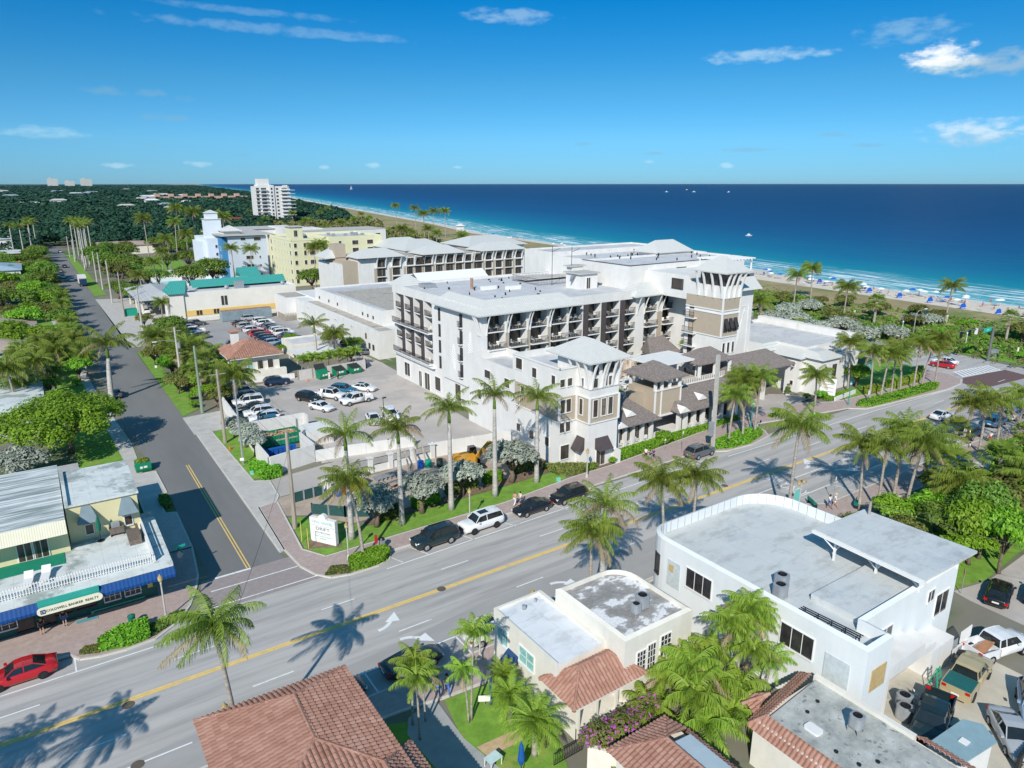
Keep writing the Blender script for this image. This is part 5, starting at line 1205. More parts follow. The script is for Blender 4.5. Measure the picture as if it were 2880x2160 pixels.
SPEC={
'sedan':dict(L=4.75,W=1.84,body=[(2.36,.38,.62,.62),(2.28,.26,.72,.78),(1.9,.22,.80,.88),(1.0,.22,.93,.92),(0,.22,.97,.92),(-1.2,.22,1.0,.92),(-1.9,.24,1.02,.88),(-2.28,.30,.98,.80),(-2.37,.40,.90,.70)],
cab=[(1.02,.93,.80),(.30,1.38,.60),(-.2,1.44,.62),(-.9,1.41,.60),(-1.75,1.02,.74)],wb=1.38,r=.33),
'coupe':dict(L=4.9,W=1.88,body=[(2.42,.38,.60,.62),(2.32,.24,.70,.80),(1.9,.20,.79,.90),(1.1,.20,.90,.94),(0,.20,.93,.94),(-1.2,.20,.98,.94),(-2.0,.24,1.02,.90),(-2.36,.30,.98,.82),(-2.44,.40,.9,.72)],
cab=[(1.05,.90,.80),(.25,1.33,.58),(-.35,1.37,.60),(-1.1,1.28,.58),(-2.0,1.02,.72)],wb=1.42,r=.36),
'suv':dict(L=4.75,W=1.92,body=[(2.36,.48,.82,.68),(2.28,.34,.95,.84),(1.8,.30,1.02,.92),(1.1,.28,1.10,.95),(0,.28,1.12,.95),(-1.3,.28,1.14,.95),(-2.1,.32,1.15,.92),(-2.34,.40,1.12,.86),(-2.38,.50,1.0,.80)],
cab=[(1.15,1.10,.84),(.50,1.62,.64),(0,1.70,.67),(-1.4,1.69,.66),(-1.85,1.62,.64),(-2.30,1.14,.80)],wb=1.40,r=.37),
'bigsuv':dict(L=5.0,W=1.98,body=[(2.48,.50,.95,.74),(2.42,.36,1.10,.88),(1.8,.34,1.16,.96),(1.2,.34,1.20,.98),(0,.34,1.20,.98),(-1.4,.34,1.22,.98),(-2.2,.36,1.22,.96),(-2.46,.42,1.2,.92),(-2.5,.55,1.1,.86)],
cab=[(1.2,1.18,.86),(.62,1.78,.70),(0,1.86,.72),(-1.6,1.86,.72),(-2.15,1.80,.70),(-2.42,1.22,.84)],wb=1.42,r=.40),
'pickup':dict(L=5.75,W=2.0,body=[(2.85,.55,1.0,.78),(2.8,.42,1.12,.92),(2.2,.40,1.18,.98),(1.5,.40,1.22,1.0),(0,.40,1.22,1.0),(-.9,.40,1.24,1.0)],
cab=[(1.5,1.20,.88),(.92,1.82,.72),(.4,1.90,.74),(-.55,1.90,.74),(-.88,1.84,.72),(-1.0,1.24,.86)],wb=1.82,r=.42)}
CM={}
def car_meshes(kind,col,bed=None,rim='RIM',sunroof=False,rails=False):
 key=(kind,col,bed,rim,sunroof,rails)
 if key in CM:return CM[key]
 s=SPEC[kind];out=[];pm=PAINT[col]
 g=MB();g.smooth=True;st=s['body'];rings=[]
 for x,zb,zt,hw in st:
  rings.append([(x,-hw*.88,zb),(x,-hw,zb+.18),(x,-hw*1.0,(zb+zt)/2+.05),(x,-hw*.95,zt-.05),(x,-hw*.80,zt),(x,0,zt+.035),(x,hw*.80,zt),(x,hw*.95,zt-.05),(x,hw,(zb+zt)/2+.05),(x,hw,zb+.18),(x,hw*.88,zb)])
 n=11;vs=[p for r in rings for p in r];fs=[]
 for i in range(len(rings)-1):
  for k in range(n-1):fs.append((i*n+k,(i+1)*n+k,(i+1)*n+k+1,i*n+k+1))
  fs.append((i*n+n-1,(i+1)*n+n-1,(i+1)*n,i*n))
 fs.append(tuple(range(n-1,-1,-1))[::-1]);fs.append(tuple(range((len(rings)-1)*n,len(rings)*n))[::-1])
 g.add(vs,fs)
 cab=s['cab'];g.smooth=False
 for i in range(1,len(cab)-2):
  (xa,za,wa),(xb,zb2,wb2)=cab[i],cab[i+1];g.quad((xa,-wa,za),(xb,-wb2,zb2),(xb,0,zb2+.03),(xa,0,za+.03));g.quad((xa,0,za+.03),(xb,0,zb2+.03),(xb,wb2,zb2),(xa,wa,za))
 def bz(x):
  for(a,_,za,_w),(b_,_,zb_,_w2)in zip(st,st[1:]):
   if b_<=x<=a:return zb_+(za-zb_)*(x-b_)/(a-b_)
  return st[-1][2]
 def bw(x):
  for(a,_,_z,wa),(b_,_,_z2,wb_)in zip(st,st[1:]):
   if b_<=x<=a:return wb_+(wa-wb_)*(x-b_)/(a-b_)
  return st[-1][3]
 xs0,xs1=cab[0][0],cab[-1][0]
 for sgn in(-1,1):
  for i,frac in((1,0),(len(cab)-2,0)):
   x,z,w=cab[i];xf=xs0 if i==1 else xs1;wf=cab[0][2]if i==1 else cab[-1][2]
   g.bar((x,sgn*w,z-.01),(xf,sgn*wf*1.02,bz(max(min(xf,st[0][0]),st[-1][0]))-.02),.07,.05)
  xm=-.28;g.bar((xm,sgn*(cab[2][2]+.005),cab[2][1]-.03),(xm,sgn*(bw(xm)*.9),bz(xm)),.07,.03)
  for i in range(1,len(cab)-2):g.bar((cab[i][0],sgn*cab[i][2],cab[i][1]-.01),(cab[i+1][0],sgn*cab[i+1][2],cab[i+1][1]-.01),.07,.05)
  g.box(.78,.98,sgn*(bw(.8)+.02),sgn*(bw(.8)+.2),bz(.8)+.02,bz(.8)+.16)
 if kind=='pickup':
  w=1.0;zt=1.24;g.box(-2.85,-.95,-w,-w+.1,.45,zt);g.box(-2.85,-.95,w-.1,w,.45,zt);g.box(-2.88,-2.78,-w,w,.5,zt-.02);g.box(-1.06,-.95,-w,w,.45,zt-.01);g.box(-2.8,-.95,-w+.1,w-.1,.6,.7)
  g.box(-3.0,-2.86,-.9,.9,.45,.62)
 out.append(('body',g.mesh('body',pm)))
 g=MB()
 for i in range(len(cab)-1):
  (xa,za,wa),(xb,zb2,wb2)=cab[i],cab[i+1]
  za-=.012;zb2-=.012
  ba,bb=bz(xa)-.03,bz(xb)-.03;ga,gb=bw(xa)*.86,bw(xb)*.86
  if i==0:g.quad((xa,-wa,ba),(xb,-wb2,zb2),(xb,wb2,zb2),(xa,wa,ba))
  elif i==len(cab)-2:g.quad((xa,-wa,za),(xb,-wb2,bb),(xb,wb2,bb),(xa,wa,za))
  for sg in(-1,1):
   if i==0:g.quad((xa,sg*wa,ba),(xb,sg*gb,bb),(xb,sg*wb2,zb2))
   elif i==len(cab)-2:g.quad((xa,sg*ga,ba),(xb,sg*wb2,bb),(xa,sg*wa,za))
   else:g.quad((xa,sg*ga,ba),(xb,sg*gb,bb),(xb,sg*wb2,zb2),(xa,sg*wa,za))
 if sunroof:x=cab[2][0];zr=cab[2][1];g.add([(x+.3,-.38,zr+.03),(x-.75,-.38,zr+.045),(x-.75,.38,zr+.045),(x+.3,.38,zr+.03)],[(0,1,2,3)]);g.box(x-.75,x+.3,-.38,.38,zr,zr+.05)
 out.append(('windows',g.mesh('windows',CGL)))
 r=s['r'];yo=s['W']/2
 ty=MB();ty.smooth=False;rm=MB()
 N_=16
 def ringpts(rr,y):return[(rr*math.cos(2*math.pi*k/N_),y,rr*math.sin(2*math.pi*k/N_))for k in range(N_)]
 vs=ringpts(r,-.12)+ringpts(r,.12)+ringpts(r*.66,-.125)+ringpts(r*.66,.125);fs=[]
 for k in range(N_):k2=(k+1)%N_;fs+=[(k,k2,N_+k2,N_+k),(k,2*N_+k,2*N_+k2,k2),(N_+k,N_+k2,3*N_+k2,3*N_+k)]
 ty.add(vs,fs)
 for y,sg in((-.10,-1),(.10,1)):
  rm.add([(0,y*.7,0)],[]);rm.add([(0,y,0)]+ringpts(r*.66,y),[(0,1+k,1+(k+1)%N_)for k in range(N_)])
  for k in range(5):t_=2*math.pi*k/5;rm.bar((0,y*1.15,0),(r*.6*math.cos(t_),y*1.15,r*.6*math.sin(t_)),.07,.05)
 rr_={'RIM':RIM,'RIMD':RIMD}[rim]
 for sx in(s['wb'],-s['wb']):
  for sy in(-1,1):out.append(('wheel',ty.mesh('tyre',TYRE),rm.mesh('rim',rr_),(sx,sy*(yo-.10),r)))
 fx,fz=st[1][0],st[1][2]
 for sy in(-1,1):
  g=MB();g.box(fx-.22,fx+.075,sy*.52,sy*.80,fz-.22,fz-.06);out.append(('headlight',g.mesh('headlight',HL)))
  bx=-2.90 if kind=='pickup' else st[-1][0]+.02;g=MB();g.box(bx-.03,bx+.2,sy*.62,sy*(.90 if kind!='sedan' else.84),(1.0 if kind=='pickup' else st[-1][2]-.22),(1.2 if kind=='pickup' else st[-1][2]-.03));out.append(('taillight',g.mesh('taillight',TL)))
 g=MB();g.box(st[0][0]-.02,st[0][0]+.02,-.45,.45,.42,st[0][2]-.1);out.append(('grille',g.mesh('grille',BLACK)))
 g=MB();bx=-2.92 if kind=='pickup' else st[-1][0]-.02;g.box(bx,bx+.04,-.26,.26,.62,.76);out.append(('number_plate',g.mesh('number_plate',PLATE)))
 if rails:
  g=MB()
  for sy in(-1,1):g.bar((.4,sy*.62,cab[2][1]+.06),(-1.6,sy*.62,cab[2][1]+.06),.05,.05)
  out.append(('roof_rail',g.mesh('roof_rail',BLACK)))
 if bed=='cover':g=MB();g.box(-2.8,-1.05,-.92,.92,1.18,1.26);g.box(-2.2,-2.17,-.92,.92,1.26,1.275);g.box(-1.65,-1.62,-.92,.92,1.26,1.275);out.append(('bed_cover',g.mesh('bed_cover',M('bed_cover',(.015,.11,.11),.6,.1,2))))
 if bed=='wood':
  g=MB()
  for i in range(6):g.bar((-2.6,-.6+i*.18,.75),(-.9+.1*i,-.3+i*.1,1.45),.14,.05)
  out.append(('timber_load',g.mesh('timber_load',M('timber',(.36,.18,.10),.8,.2,2))))
 CM[key]=out;return out
def car(kind,col,x,y,deg,label,group=None,**kw):
 nm={'sedan':'sedan','coupe':'sedan','suv':'suv','bigsuv':'suv','pickup':'pickup_truck'}[kind]
 t=thing('parked_'+nm,label,{'suv':'suv','sedan':'car','pickup_truck':'pickup truck'}[nm],(x,y,.03),R(deg),group)
 for p in car_meshes(kind,col,**kw):
  if p[0]=='wheel':
   w=place(p[1],'wheel',t,p[3],0,world=False);place(p[2],'rim',w,(0,0,0),0,world=False)
  else:place(p[1],p[0],t,(0,0,0),0,world=False)
 return t
ST='cars parked along the avenue'
car('sedan','red',-5.4,57.9,180,'red sedan parked by the corner shop, cut by the left edge',ST,rim='RIMD')
car('bigsuv','dgreen',30.2,58.75,181,'black suv parked nearest the street corner hedge',ST,rails=True)
car('bigsuv','white',36.0,59.0,181.5,'white suv with black sunroof parked by the street lamp',ST,rim='RIMD',sunroof=True)
car('sedan','black',42.9,59.1,181,'small black hatchback parked behind the white suv',ST)
car('suv','black',48.3,59.2,181,'black suv farthest along the kerb under the palm crown',ST)
car('suv','grey',71.9,60.0,2,'blue grey suv parked by the tall concrete pole',ST)
car('coupe','dgreen',19.6,42.6,1,'long black sedan parked on the near side of the avenue',ST)
car('sedan','dgreen',13.2,42.4,1,'black car half hidden behind the big tile roof',ST)
car('suv','white',26.6,42.4,1,'white suv with glass roof in front of the white roofed shop',ST,sunroof=True)
CL='cars in the hotel parking lot'
car('suv','navy',34.4,128.3,-4,'navy blue suv parked alone by the low white wall',CL)
car('suv','black',35.9,115.0,-62,'black suv, leftmost of the middle cluster',CL)
car('pickup','white',39.5,114.4,-55,'white pickup with sunroof behind the white sedan',CL,sunroof=True)
car('suv','blue',42.6,116.2,-50,'teal blue suv in the middle cluster',CL)
car('sedan','white',46.2,115.6,-52,'white car with sunroof, rightmost of the middle cluster',CL,sunroof=True)
car('sedan','white',36.0,109.0,-66,'white sedan in front of the middle cluster',CL)
car('pickup','white',42.2,109.3,188,'white work pickup with emblem on its door',CL,rim='RIM')
car('sedan','white',40.6,98.4,-100,'white sedan partly hidden behind palm fronds',CL);car('suv','white',43.6,98.5,-100,'white suv behind the palm crown near the hotel wall',CL)
row=[('suv','black',128.2,'black suv at the far end of the row by the west wall'),('suv','navy',125.0,'navy suv, second from the far end of the west wall row'),('suv','blue',121.8,'dark blue suv, third from the far end of the west wall row'),('bigsuv','white',118.2,'white suv in the middle of the west wall row'),('sedan','dgreen',115.0,'black sedan with red lights in the west wall row'),('suv','white',111.6,'white suv, second from the near end of the west wall row'),('suv','white',108.4,'white hatchback next to the pickup in the west wall row'),('pickup','blue',105.0,'blue pickup nearest the bin yard wall')]
for k,c_,y,lb in row:car(k,c_,26.6,y,172,lb,CL)
VL='cars in the far parking lot'
colA=[('sedan','black'),('sedan','black'),('suv','silver'),('sedan','grey'),('suv','white'),('sedan','maroon'),('bigsuv','red'),('suv','maroon'),('suv','black'),('suv','navy'),('suv','lblue')]
cn={'black':'black','silver':'silver','grey':'grey','white':'white','maroon':'dark maroon','red':'bright red','navy':'navy','lblue':'pale blue','blue':'blue','dgreen':'black'}
ordn=['farthest','second from the far end','third from the far end','fourth from the far end','fifth from the far end','sixth from the far end','seventh from the far end','eighth from the far end','ninth from the far end','second from the near end','nearest']
for i,(k,c_)in enumerate(colA):car(k,c_,43.4+.03*i,191.5-2.95*i,3,'%s car in the left column of the double row, %s'%(cn[c_],ordn[i]),VL)
colB=[('bigsuv','white'),('suv','white'),('sedan','navy'),('suv','grey'),('suv','navy'),('bigsuv','white'),('bigsuv','white'),('sedan','grey'),('suv','navy'),('sedan','white'),('sedan','black')]
for i,(k,c_)in enumerate(colB):car(k,c_,48.6+.03*i,189.8-3.0*i,3,'%s car in the right column of the double row, %s'%(cn[c_],ordn[i]),VL)
car('suv','silver',47.2,196.6,2,'silver grey suv in front of the shipping container',VL);car('suv','grey',33.6,197.2,4,'dark grey suv alone left of the container',VL)
car('suv','navy',36.2,165.2,-6,'dark suv just behind the tiled house chimney',VL)
for i,(k,c_,lb)in enumerate([('suv','navy','navy suv half hidden by trees'),('sedan','silver','silver car half hidden by trees'),('sedan','grey','grey car half hidden by trees'),('pickup','white','white van like pickup by the trees'),('sedan','white','white car by the trees'),('suv','grey','dark suv nearest the trees')]):car(k,c_,30.6,195.5-3.2*i,174,lb+' at the west edge of the far lot',VL)
car('sedan','grey',49.4,156.8,12,'grey sedan beside the small outbuilding',VL);car('sedan','black',44.6,158.2,8,'dark car behind the small outbuilding',VL);car('suv','dgreen',58.3,153.0,30,'black off road car by the warehouse wall',VL);car('sedan','grey',57.9,141.5,-25,'dark grey car by the end of the warehouse',VL)
SL='vehicles behind the white building'
car('pickup','dgreen',46.3,16.9,196,'black pickup truck parked beside the garden shed',SL,rim='RIMD');car('pickup','tan',53.0,17.6,8,'tan pickup truck with green bed cover',SL,bed='cover',rim='RIMD');car('pickup','white',58.8,18.0,-14,'white pickup truck with timber in its bed',SL,bed='wood')
car('sedan','silver',49.4,13.2,222,'silver sedan by the garden shed',SL);car('suv','lblue',53.6,13.5,205,'pale blue car cut by the right edge',SL)
car('coupe','black',67.6,21.4,15,'black sedan under the trees by the yellow kerb',SL);car('sedan','black',70.4,19.2,10,'black car cut by the right edge beside another',SL)
car('sedan','white',153.6,66.3,-82+180,'white car waiting at the beach road crosswalk','cars on the beach road');car('sedan','red',150.2,65.3,-82+180,'red car waiting at the beach road crosswalk','cars on the beach road')
SS='cars on the south side by the beach shops'
car('bigsuv','navy',110.5,42.7,2,'large navy suv parked under the south palms',SS);car('sedan','white',103.2,42.6,2,'white car parked under the south palms',SS);car('sedan','white',116.0,49.3,0,'white car driving on the avenue near the beach',SS);car('suv','blue',119.5,43.0,2,'blue suv parked farther along the south kerb',SS);car('suv','white',125.5,43.0,2,'white suv parked near the beach corner on the south side',SS);car('suv','black',131.5,43.0,2,'black suv parked last before the beach corner',SS)
for i,(x,y,c_)in enumerate(((12.0,318,'white'),(12.2,372,'black'),(9.6,330,'white'),(14,455,'silver'),(9.8,352,'grey'))):car('sedan',c_,x,y,90,['white car far up the side street on the left','black car driving far up the side street','white car farther up the side street by the houses','silver car at the far end of the side street','grey car by the houses up the side street'][i],'cars up the side street')
car('sedan','grey',8.7,136.8,92,'dark car at the west kerb beneath the drooping palm','cars up the side street')
car('suv','white',25.5,225,85,'white suv under the filling station canopy','cars at the filling station');car('sedan','white',28,236,85,'white car behind the filling station canopy posts','cars at the filling station');car('sedan','blue',-6,268,0,'pale car in the garden of the white house','cars up the side street')
t=thing('delivery_truck','white and dark delivery truck driving up the side street','truck',(14.6,300,.03));g=MB();g.box(13.4,15.9,300,306.5,.9,3.6);g.build('cargo_box',WHITE,t)
g=MB();g.add([(13.5,297.8,.7),(15.8,297.8,.7),(15.8,300,.7),(13.5,300,.7),(13.6,297.9,1.7),(15.7,297.9,1.7),(15.7,298.6,2.7),(13.6,298.6,2.7),(15.8,300,2.8),(13.5,300,2.8)],[(0,1,5,4),(4,5,6,7),(7,6,8,9),(1,2,8,6,5),(3,0,4,7,9)]);g.build('cab',PAINT['navy'],t)
for x in(13.6,15.7):
 for y in(298.8,305):g=MB();g.tube([(x-.15,y,.48),(x+.15,y,.48)],.48,12);g.build('wheel',TYRE,t)
# ================================================================ VEGETATION
import numpy as np
LG=leaf_mat('palm_leaf',[(.10,.15,.02),(.21,.29,.04),(.36,.42,.09)],.45,.38)
LGB=leaf_mat('fresh_palm_leaf',[(.13,.22,.02),(.27,.42,.05),(.44,.56,.10)],.45,.42)
LB=leaf_mat('dry_palm_leaf',[(.22,.16,.09),(.36,.28,.17),(.30,.29,.12)],.7,.2)
TRUNK=M('palm_trunk',(.34,.30,.26),.9,.38,1.1,stretch=(1,1,6));TRUNKR=M('royal_trunk',(.44,.42,.39),.85,.28,.9,stretch=(1,1,5),streak=.15);SHAFT=M('crownshaft',(.16,.26,.04),.5,.2,2)
BARK=M('bark',(.16,.12,.09),.95,.3,4)
LBR=leaf_mat('broad_leaf_bright',[(.10,.22,.015),(.22,.42,.03),(.42,.62,.08)],.5,.42,.8)
LMD=leaf_mat('broad_leaf_mid',[(.07,.14,.02),(.16,.27,.04),(.31,.42,.08)],.55,.4,.7)
LOL=leaf_mat('olive_leaf',[(.08,.10,.02),(.18,.20,.05),(.28,.28,.08)],.6,.32,.7)
LSV=leaf_mat('silver_leaf',[(.20,.24,.18),(.34,.38,.31),(.50,.54,.45)],.6,.15,1)
LHG=leaf_mat('hedge_leaf',[(.07,.19,.012),(.15,.35,.02),(.26,.50,.05)],.6,.2,1.5)
LYG=leaf_mat('lime_leaf',[(.12,.2,.02),(.25,.35,.04),(.34,.44,.07)],.6,.3,1)
LFL=leaf_mat('purple_flower',[(.35,.05,.35),(.5,.1,.5),(.6,.2,.55)],.6,.3,3)
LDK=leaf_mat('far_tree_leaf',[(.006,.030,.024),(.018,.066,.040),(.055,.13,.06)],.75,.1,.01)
LDN=leaf_mat('dune_shrub_leaf',[(.08,.10,.03),(.15,.17,.05),(.27,.24,.10)],.75,.15,.03)
def frond(g,base,az,L,e0,e1,wind,r,nl=30,ll=.75,droop=.6,width=.055):
 """one feather frond: arching midrib, narrow leaflets hanging on both sides"""
 pts=[];p=Vector(base);n=9
 for i in range(n+1):
  t=i/n;e=e0+(e1-e0)*t;d=Vector((math.cos(az)*math.cos(e),math.sin(az)*math.cos(e),math.sin(e)))+Vector(wind)*(t*t*.9)
  d.normalize();pts.append(p.copy());p=p+d*(L/n)
 g.tube(pts,[.05*(1-i/n*.85)for i in range(n+1)],3,cap=False)
 for k in range(nl):
  t=.10+.9*(k+.5)/nl;f=t*n;i=min(n-1,int(f));q=pts[i].lerp(pts[i+1],f-i);d=(pts[i+1]-pts[i]).normalized()
  s=d.cross(Vector((0,0,1)));
  if s.length<.05:s=Vector((-math.sin(az),math.cos(az),0))
  s.normalize();l=ll*(math.sin(math.pi*min(1,.15+t*.85))**.6+.12)*r.uniform(.85,1.1)
  for sg in(-1,1):
   o=(s*sg*.85*r.uniform(.6,1.15)+d*.6+Vector((0,0,-droop*r.uniform(.25,.9)))+Vector(wind)*.45).normalized();w=d*width
   m=q+o*l*.55;e=q+(o+Vector((0,0,-.35*droop-.15))).normalized()*l
   g.add([q-w,q+w,m+w*.8,m-w*.8,e],[(0,1,2,3),(3,2,4)])
def palm_proto(kind,h,seed,curve=.0,wind=(-.25,-.05,0),full=1.0):
 r=random.Random(seed);parts=[]
 cx,cy=curve*r.uniform(.7,1.2),curve*r.uniform(-.5,.5)
 def tp(t):return(cx*(t**1.7)*1.0,cy*(t**1.7),h*t)
 g=MB();g.smooth=True
 r0,r1={'royal':(.30,.19),'coco':(.17,.11),'areca':(.07,.05),'fan':(.2,.17),'date':(.12,.1)}[kind]
 nseg=10;rad=[]
 for i in range(nseg+1):
  t=i/nseg;b_=1+(.45*(1-t*8)if t<.125 and kind in('coco','royal')else 0)+(.12*math.sin(t*math.pi)if kind=='royal' else 0);rad.append((r0+(r1-r0)*t)*b_)
 g.tube([tp(i/nseg)for i in range(nseg+1)],rad,9);parts.append(('trunk',g.mesh('trunk',TRUNKR if kind=='royal' else TRUNK)))
 top=Vector(tp(1))
 gg=MB();gb=MB()
 if kind=='royal':
  s=MB();s.smooth=True;s.tube([top,top+Vector((0,0,.7)),top+Vector((0,0,1.5))],[.2,.19,.09],9);parts.append(('crownshaft',s.mesh('crownshaft',SHAFT)));top=top+Vector((0,0,1.4))
  nf=int(18*full)
  for i in range(nf):
   az=i*2.4+r.uniform(-.2,.2);k=i/nf;e0=R(80-65*k)+r.uniform(-.1,.1)
   frond(gb if(k>.55 and i%3==0)else gg,top,az,r.uniform(3.3,3.9),e0,e0-R(75+25*k),wind,r,36,.78,1.25,.03)
  frond(gg,top,0,2.0,R(88),R(75),(0,0,0),r,14,.25,.1)
 elif kind=='coco':
  nf=int(29*full)
  for i in range(nf):
   az=i*2.4+r.uniform(-.25,.25);k=i/nf;e0=R(78-95*k)+r.uniform(-.12,.12)
   frond(gb if(k>.85)else gg,top,az,r.uniform(2.8,3.4),e0,e0-R(82-25*k),wind,r,36,.84,1.3,.03)
  for i in range(7):
   a=i*.9;p=top+Vector((.22*math.cos(a),.22*math.sin(a),-.18));gb.tube([p+Vector((0,0,.12)),p,p-Vector((0,0,.12))],[.03,.12,.03],6)
 elif kind=='areca':
  for i in range(15):
   az=i*2.4+r.uniform(-.3,.3);k=i/15;e0=R(82-60*k);frond(gb if i==14 else gg,top,az,r.uniform(1.2,1.7),e0,e0-R(95),(wind[0]*.5,0,0),r,26,.42,.9,.022)
 elif kind=='date':
  for i in range(34):
   az=i*2.4+r.uniform(-.3,.3);k=i/34;e0=R(85-95*k);frond(gg,top,az,r.uniform(1.1,1.5),e0,e0-R(60),(0,0,0),r,26,.30,.35,.016)
 elif kind=='fan':
  for i in range(26):
   az=i*2.4+r.uniform(-.2,.2);k=i/26;e=R(75-120*k);d=Vector((math.cos(az)*math.cos(e),math.sin(az)*math.cos(e),math.sin(e)));c=top+d*r.uniform(.7,.95)
   t_=gb if k>.85 else gg;t_.tube([top,c],.02,3,cap=False);u=d.cross(Vector((0,0,1)))
   u=u.normalized()if u.length>.1 else Vector((1,0,0));v=u.cross(d)
   for j in range(-7,8):
    a=j*.20;dr=(d*math.cos(a)+u*math.sin(a)).normalized();m=c+dr*.45;e_=c+(dr+Vector((0,0,-.25))).normalized()*.8;w=u*.045 if abs(j)<4 else d*.045
    t_.add([c,m-w,m+w,e_],[(0,1,2),(1,3,2)])
 parts.append(('crown',gg.mesh('crown',LGB if kind in('areca','date')else LG)))
 if gb.v:parts.append(('dry_fronds',gb.mesh('dry_fronds',LB)))
 return parts
PAL={}
WIND={'royal':(-.22,-.06,0),'coco':(-.5,-.1,0),'areca':(-.3,0,0),'date':(0,0,0),'fan':(0,0,0)}
def palm(kind,x,y,h,label,group=None,rot=0,lean=0,s=1.0,var=0,z=0,name=None,wind=None):
 hq=round(h*2)/2;q4=round(rot/(math.pi/2))%4;wd=wind or WIND[kind];wl_=(wd[0]*math.cos(-rot)-wd[1]*math.sin(-rot),wd[0]*math.sin(-rot)+wd[1]*math.cos(-rot),0);key=(kind,hq,lean,var,q4,wind)
 if key not in PAL:PAL[key]=palm_proto(kind,hq,hash((kind,hq))%1000 if False else int(hq*10)+var*97+len(kind)+q4*31,lean,wl_,.82+.09*((int(hq*2)+q4*2+var)%4))
 t=thing(name or{'royal':'royal_palm','coco':'coconut_palm','areca':'areca_palm','fan':'fan_palm','date':'dwarf_date_palm'}[kind],label,'palm tree',(x,y,z),rot,group);t.scale=(s,s,s)
 for nm,me in PAL[key]:place(me,nm,t,(0,0,0),0,world=False)
 return t
def leafball(r,n,blobs,size,sx=1,flat=.5,up=.75):
 """n leaf-sized faces spread through the outer shell of overlapping blobs"""
 V=[];F=[]
 tot=sum(b_[3]**2 for b_ in blobs);k=0
 for(bx,by,bz,br)in blobs:
  for _ in range(int(n*br*br/tot)):
   while True:
    d=Vector((r.gauss(0,1),r.gauss(0,1),r.gauss(0,1)));
    if d.length>1e-3:break
   d.normalize()
   if d.z<-.55:d.z*=-.6
   rad=br*(1-.38*r.random()**2)*(1+.13*math.sin(d.x*5+bx*3)*math.cos(d.y*6+bz))
   p=Vector((bx,by,bz))+Vector((d.x*rad,d.y*rad,d.z*rad*.8))
   nn=(d+Vector((r.gauss(0,.5),r.gauss(0,.5),r.gauss(0,.5)+up))).normalized();a=nn.cross(Vector((r.gauss(0,1),r.gauss(0,1),r.gauss(0,1)))).normalized();b_=nn.cross(a);s=size*r.uniform(.6,1.25)
   V+=[p-a*s*.5-b_*s*flat*.5,p+a*s*.5-b_*s*flat*.5,p+a*s*.5+b_*s*flat*.5,p-a*s*.5+b_*s*flat*.5];F.append((k,k+1,k+2,k+3));k+=4
 g=MB();g.add(V,F);return g
def tree_proto(seed,w,h,th,mat,n=3200,leaf=.3,nb=11,flat=.5,trunk=.16,bark=None):
 r=random.Random(seed);blobs=[];g=MB();g.smooth=True
 g.tube([(0,0,0),(.1,0,th*.5),(0,.1,th)],[trunk*1.4,trunk,trunk*.8],7)
 for i in range(nb):
  a=i*2.4;rr=w*.5*(.15+.62*math.sqrt((i+.5)/nb));z=th+(h-th)*(.35+.45*(1-(rr/(w*.5))**2)*r.uniform(.7,1.1));br=w*r.uniform(.16,.25)
  x,y=rr*math.cos(a),rr*math.sin(a);blobs.append((x,y,z,br));g.tube([(0,0,th*.9),(x*.4,y*.4,(th+z)*.5),(x*.9,y*.9,z)],[trunk*.6,trunk*.4,trunk*.15],5)
 lb=leafball(r,n,blobs,leaf,flat=flat)
 return[('trunk',g.mesh('trunk',bark or BARK)),('crown',lb.mesh('crown',mat))]
TP={}
TK={'broad':(5.5,5.0,1.6,'LMD',2600,.34),'bright':(5.0,4.6,1.4,'LBR',2600,.32),'olive':(5.0,4.4,1.3,'LOL',2200,.34),'silver':(3.3,3.3,1.1,'LSV',2600,.2),'bush':(2.4,1.8,.3,'LHG',1100,.2),'silverbush':(5,2.6,.3,'LSV',3000,.3),'lime':(2.4,1.9,.3,'LYG',1100,.2),'greybush':(4.0,3.0,.5,'LSV',2600,.26)}
def tree(kind,x,y,label,s=1.0,rot=None,group=None,name=None,cat='tree',z=0,sz=None):
 var=int(abs(x*7+y*3))%2;key=(kind,var)
 if key not in TP:
  w,h,th,mt,n,lf=TK[kind];TP[key]=tree_proto(len(kind)*13+var,w,h,th,globals()[mt],n,lf)
 t=thing(name or{'silver':'silver_buttonwood_tree','bush':'green_bush','lime':'green_bush','silverbush':'silver_bush','greybush':'silver_bush'}.get(kind,'broadleaf_tree'),label,cat,(x,y,z),rot if rot is not None else(x*1.7+y)%6.28,group)
 t.scale=(s,s,sz or s)
 for nm,me in TP[key]:place(me,nm,t,(0,0,0),0,world=False)
 return t
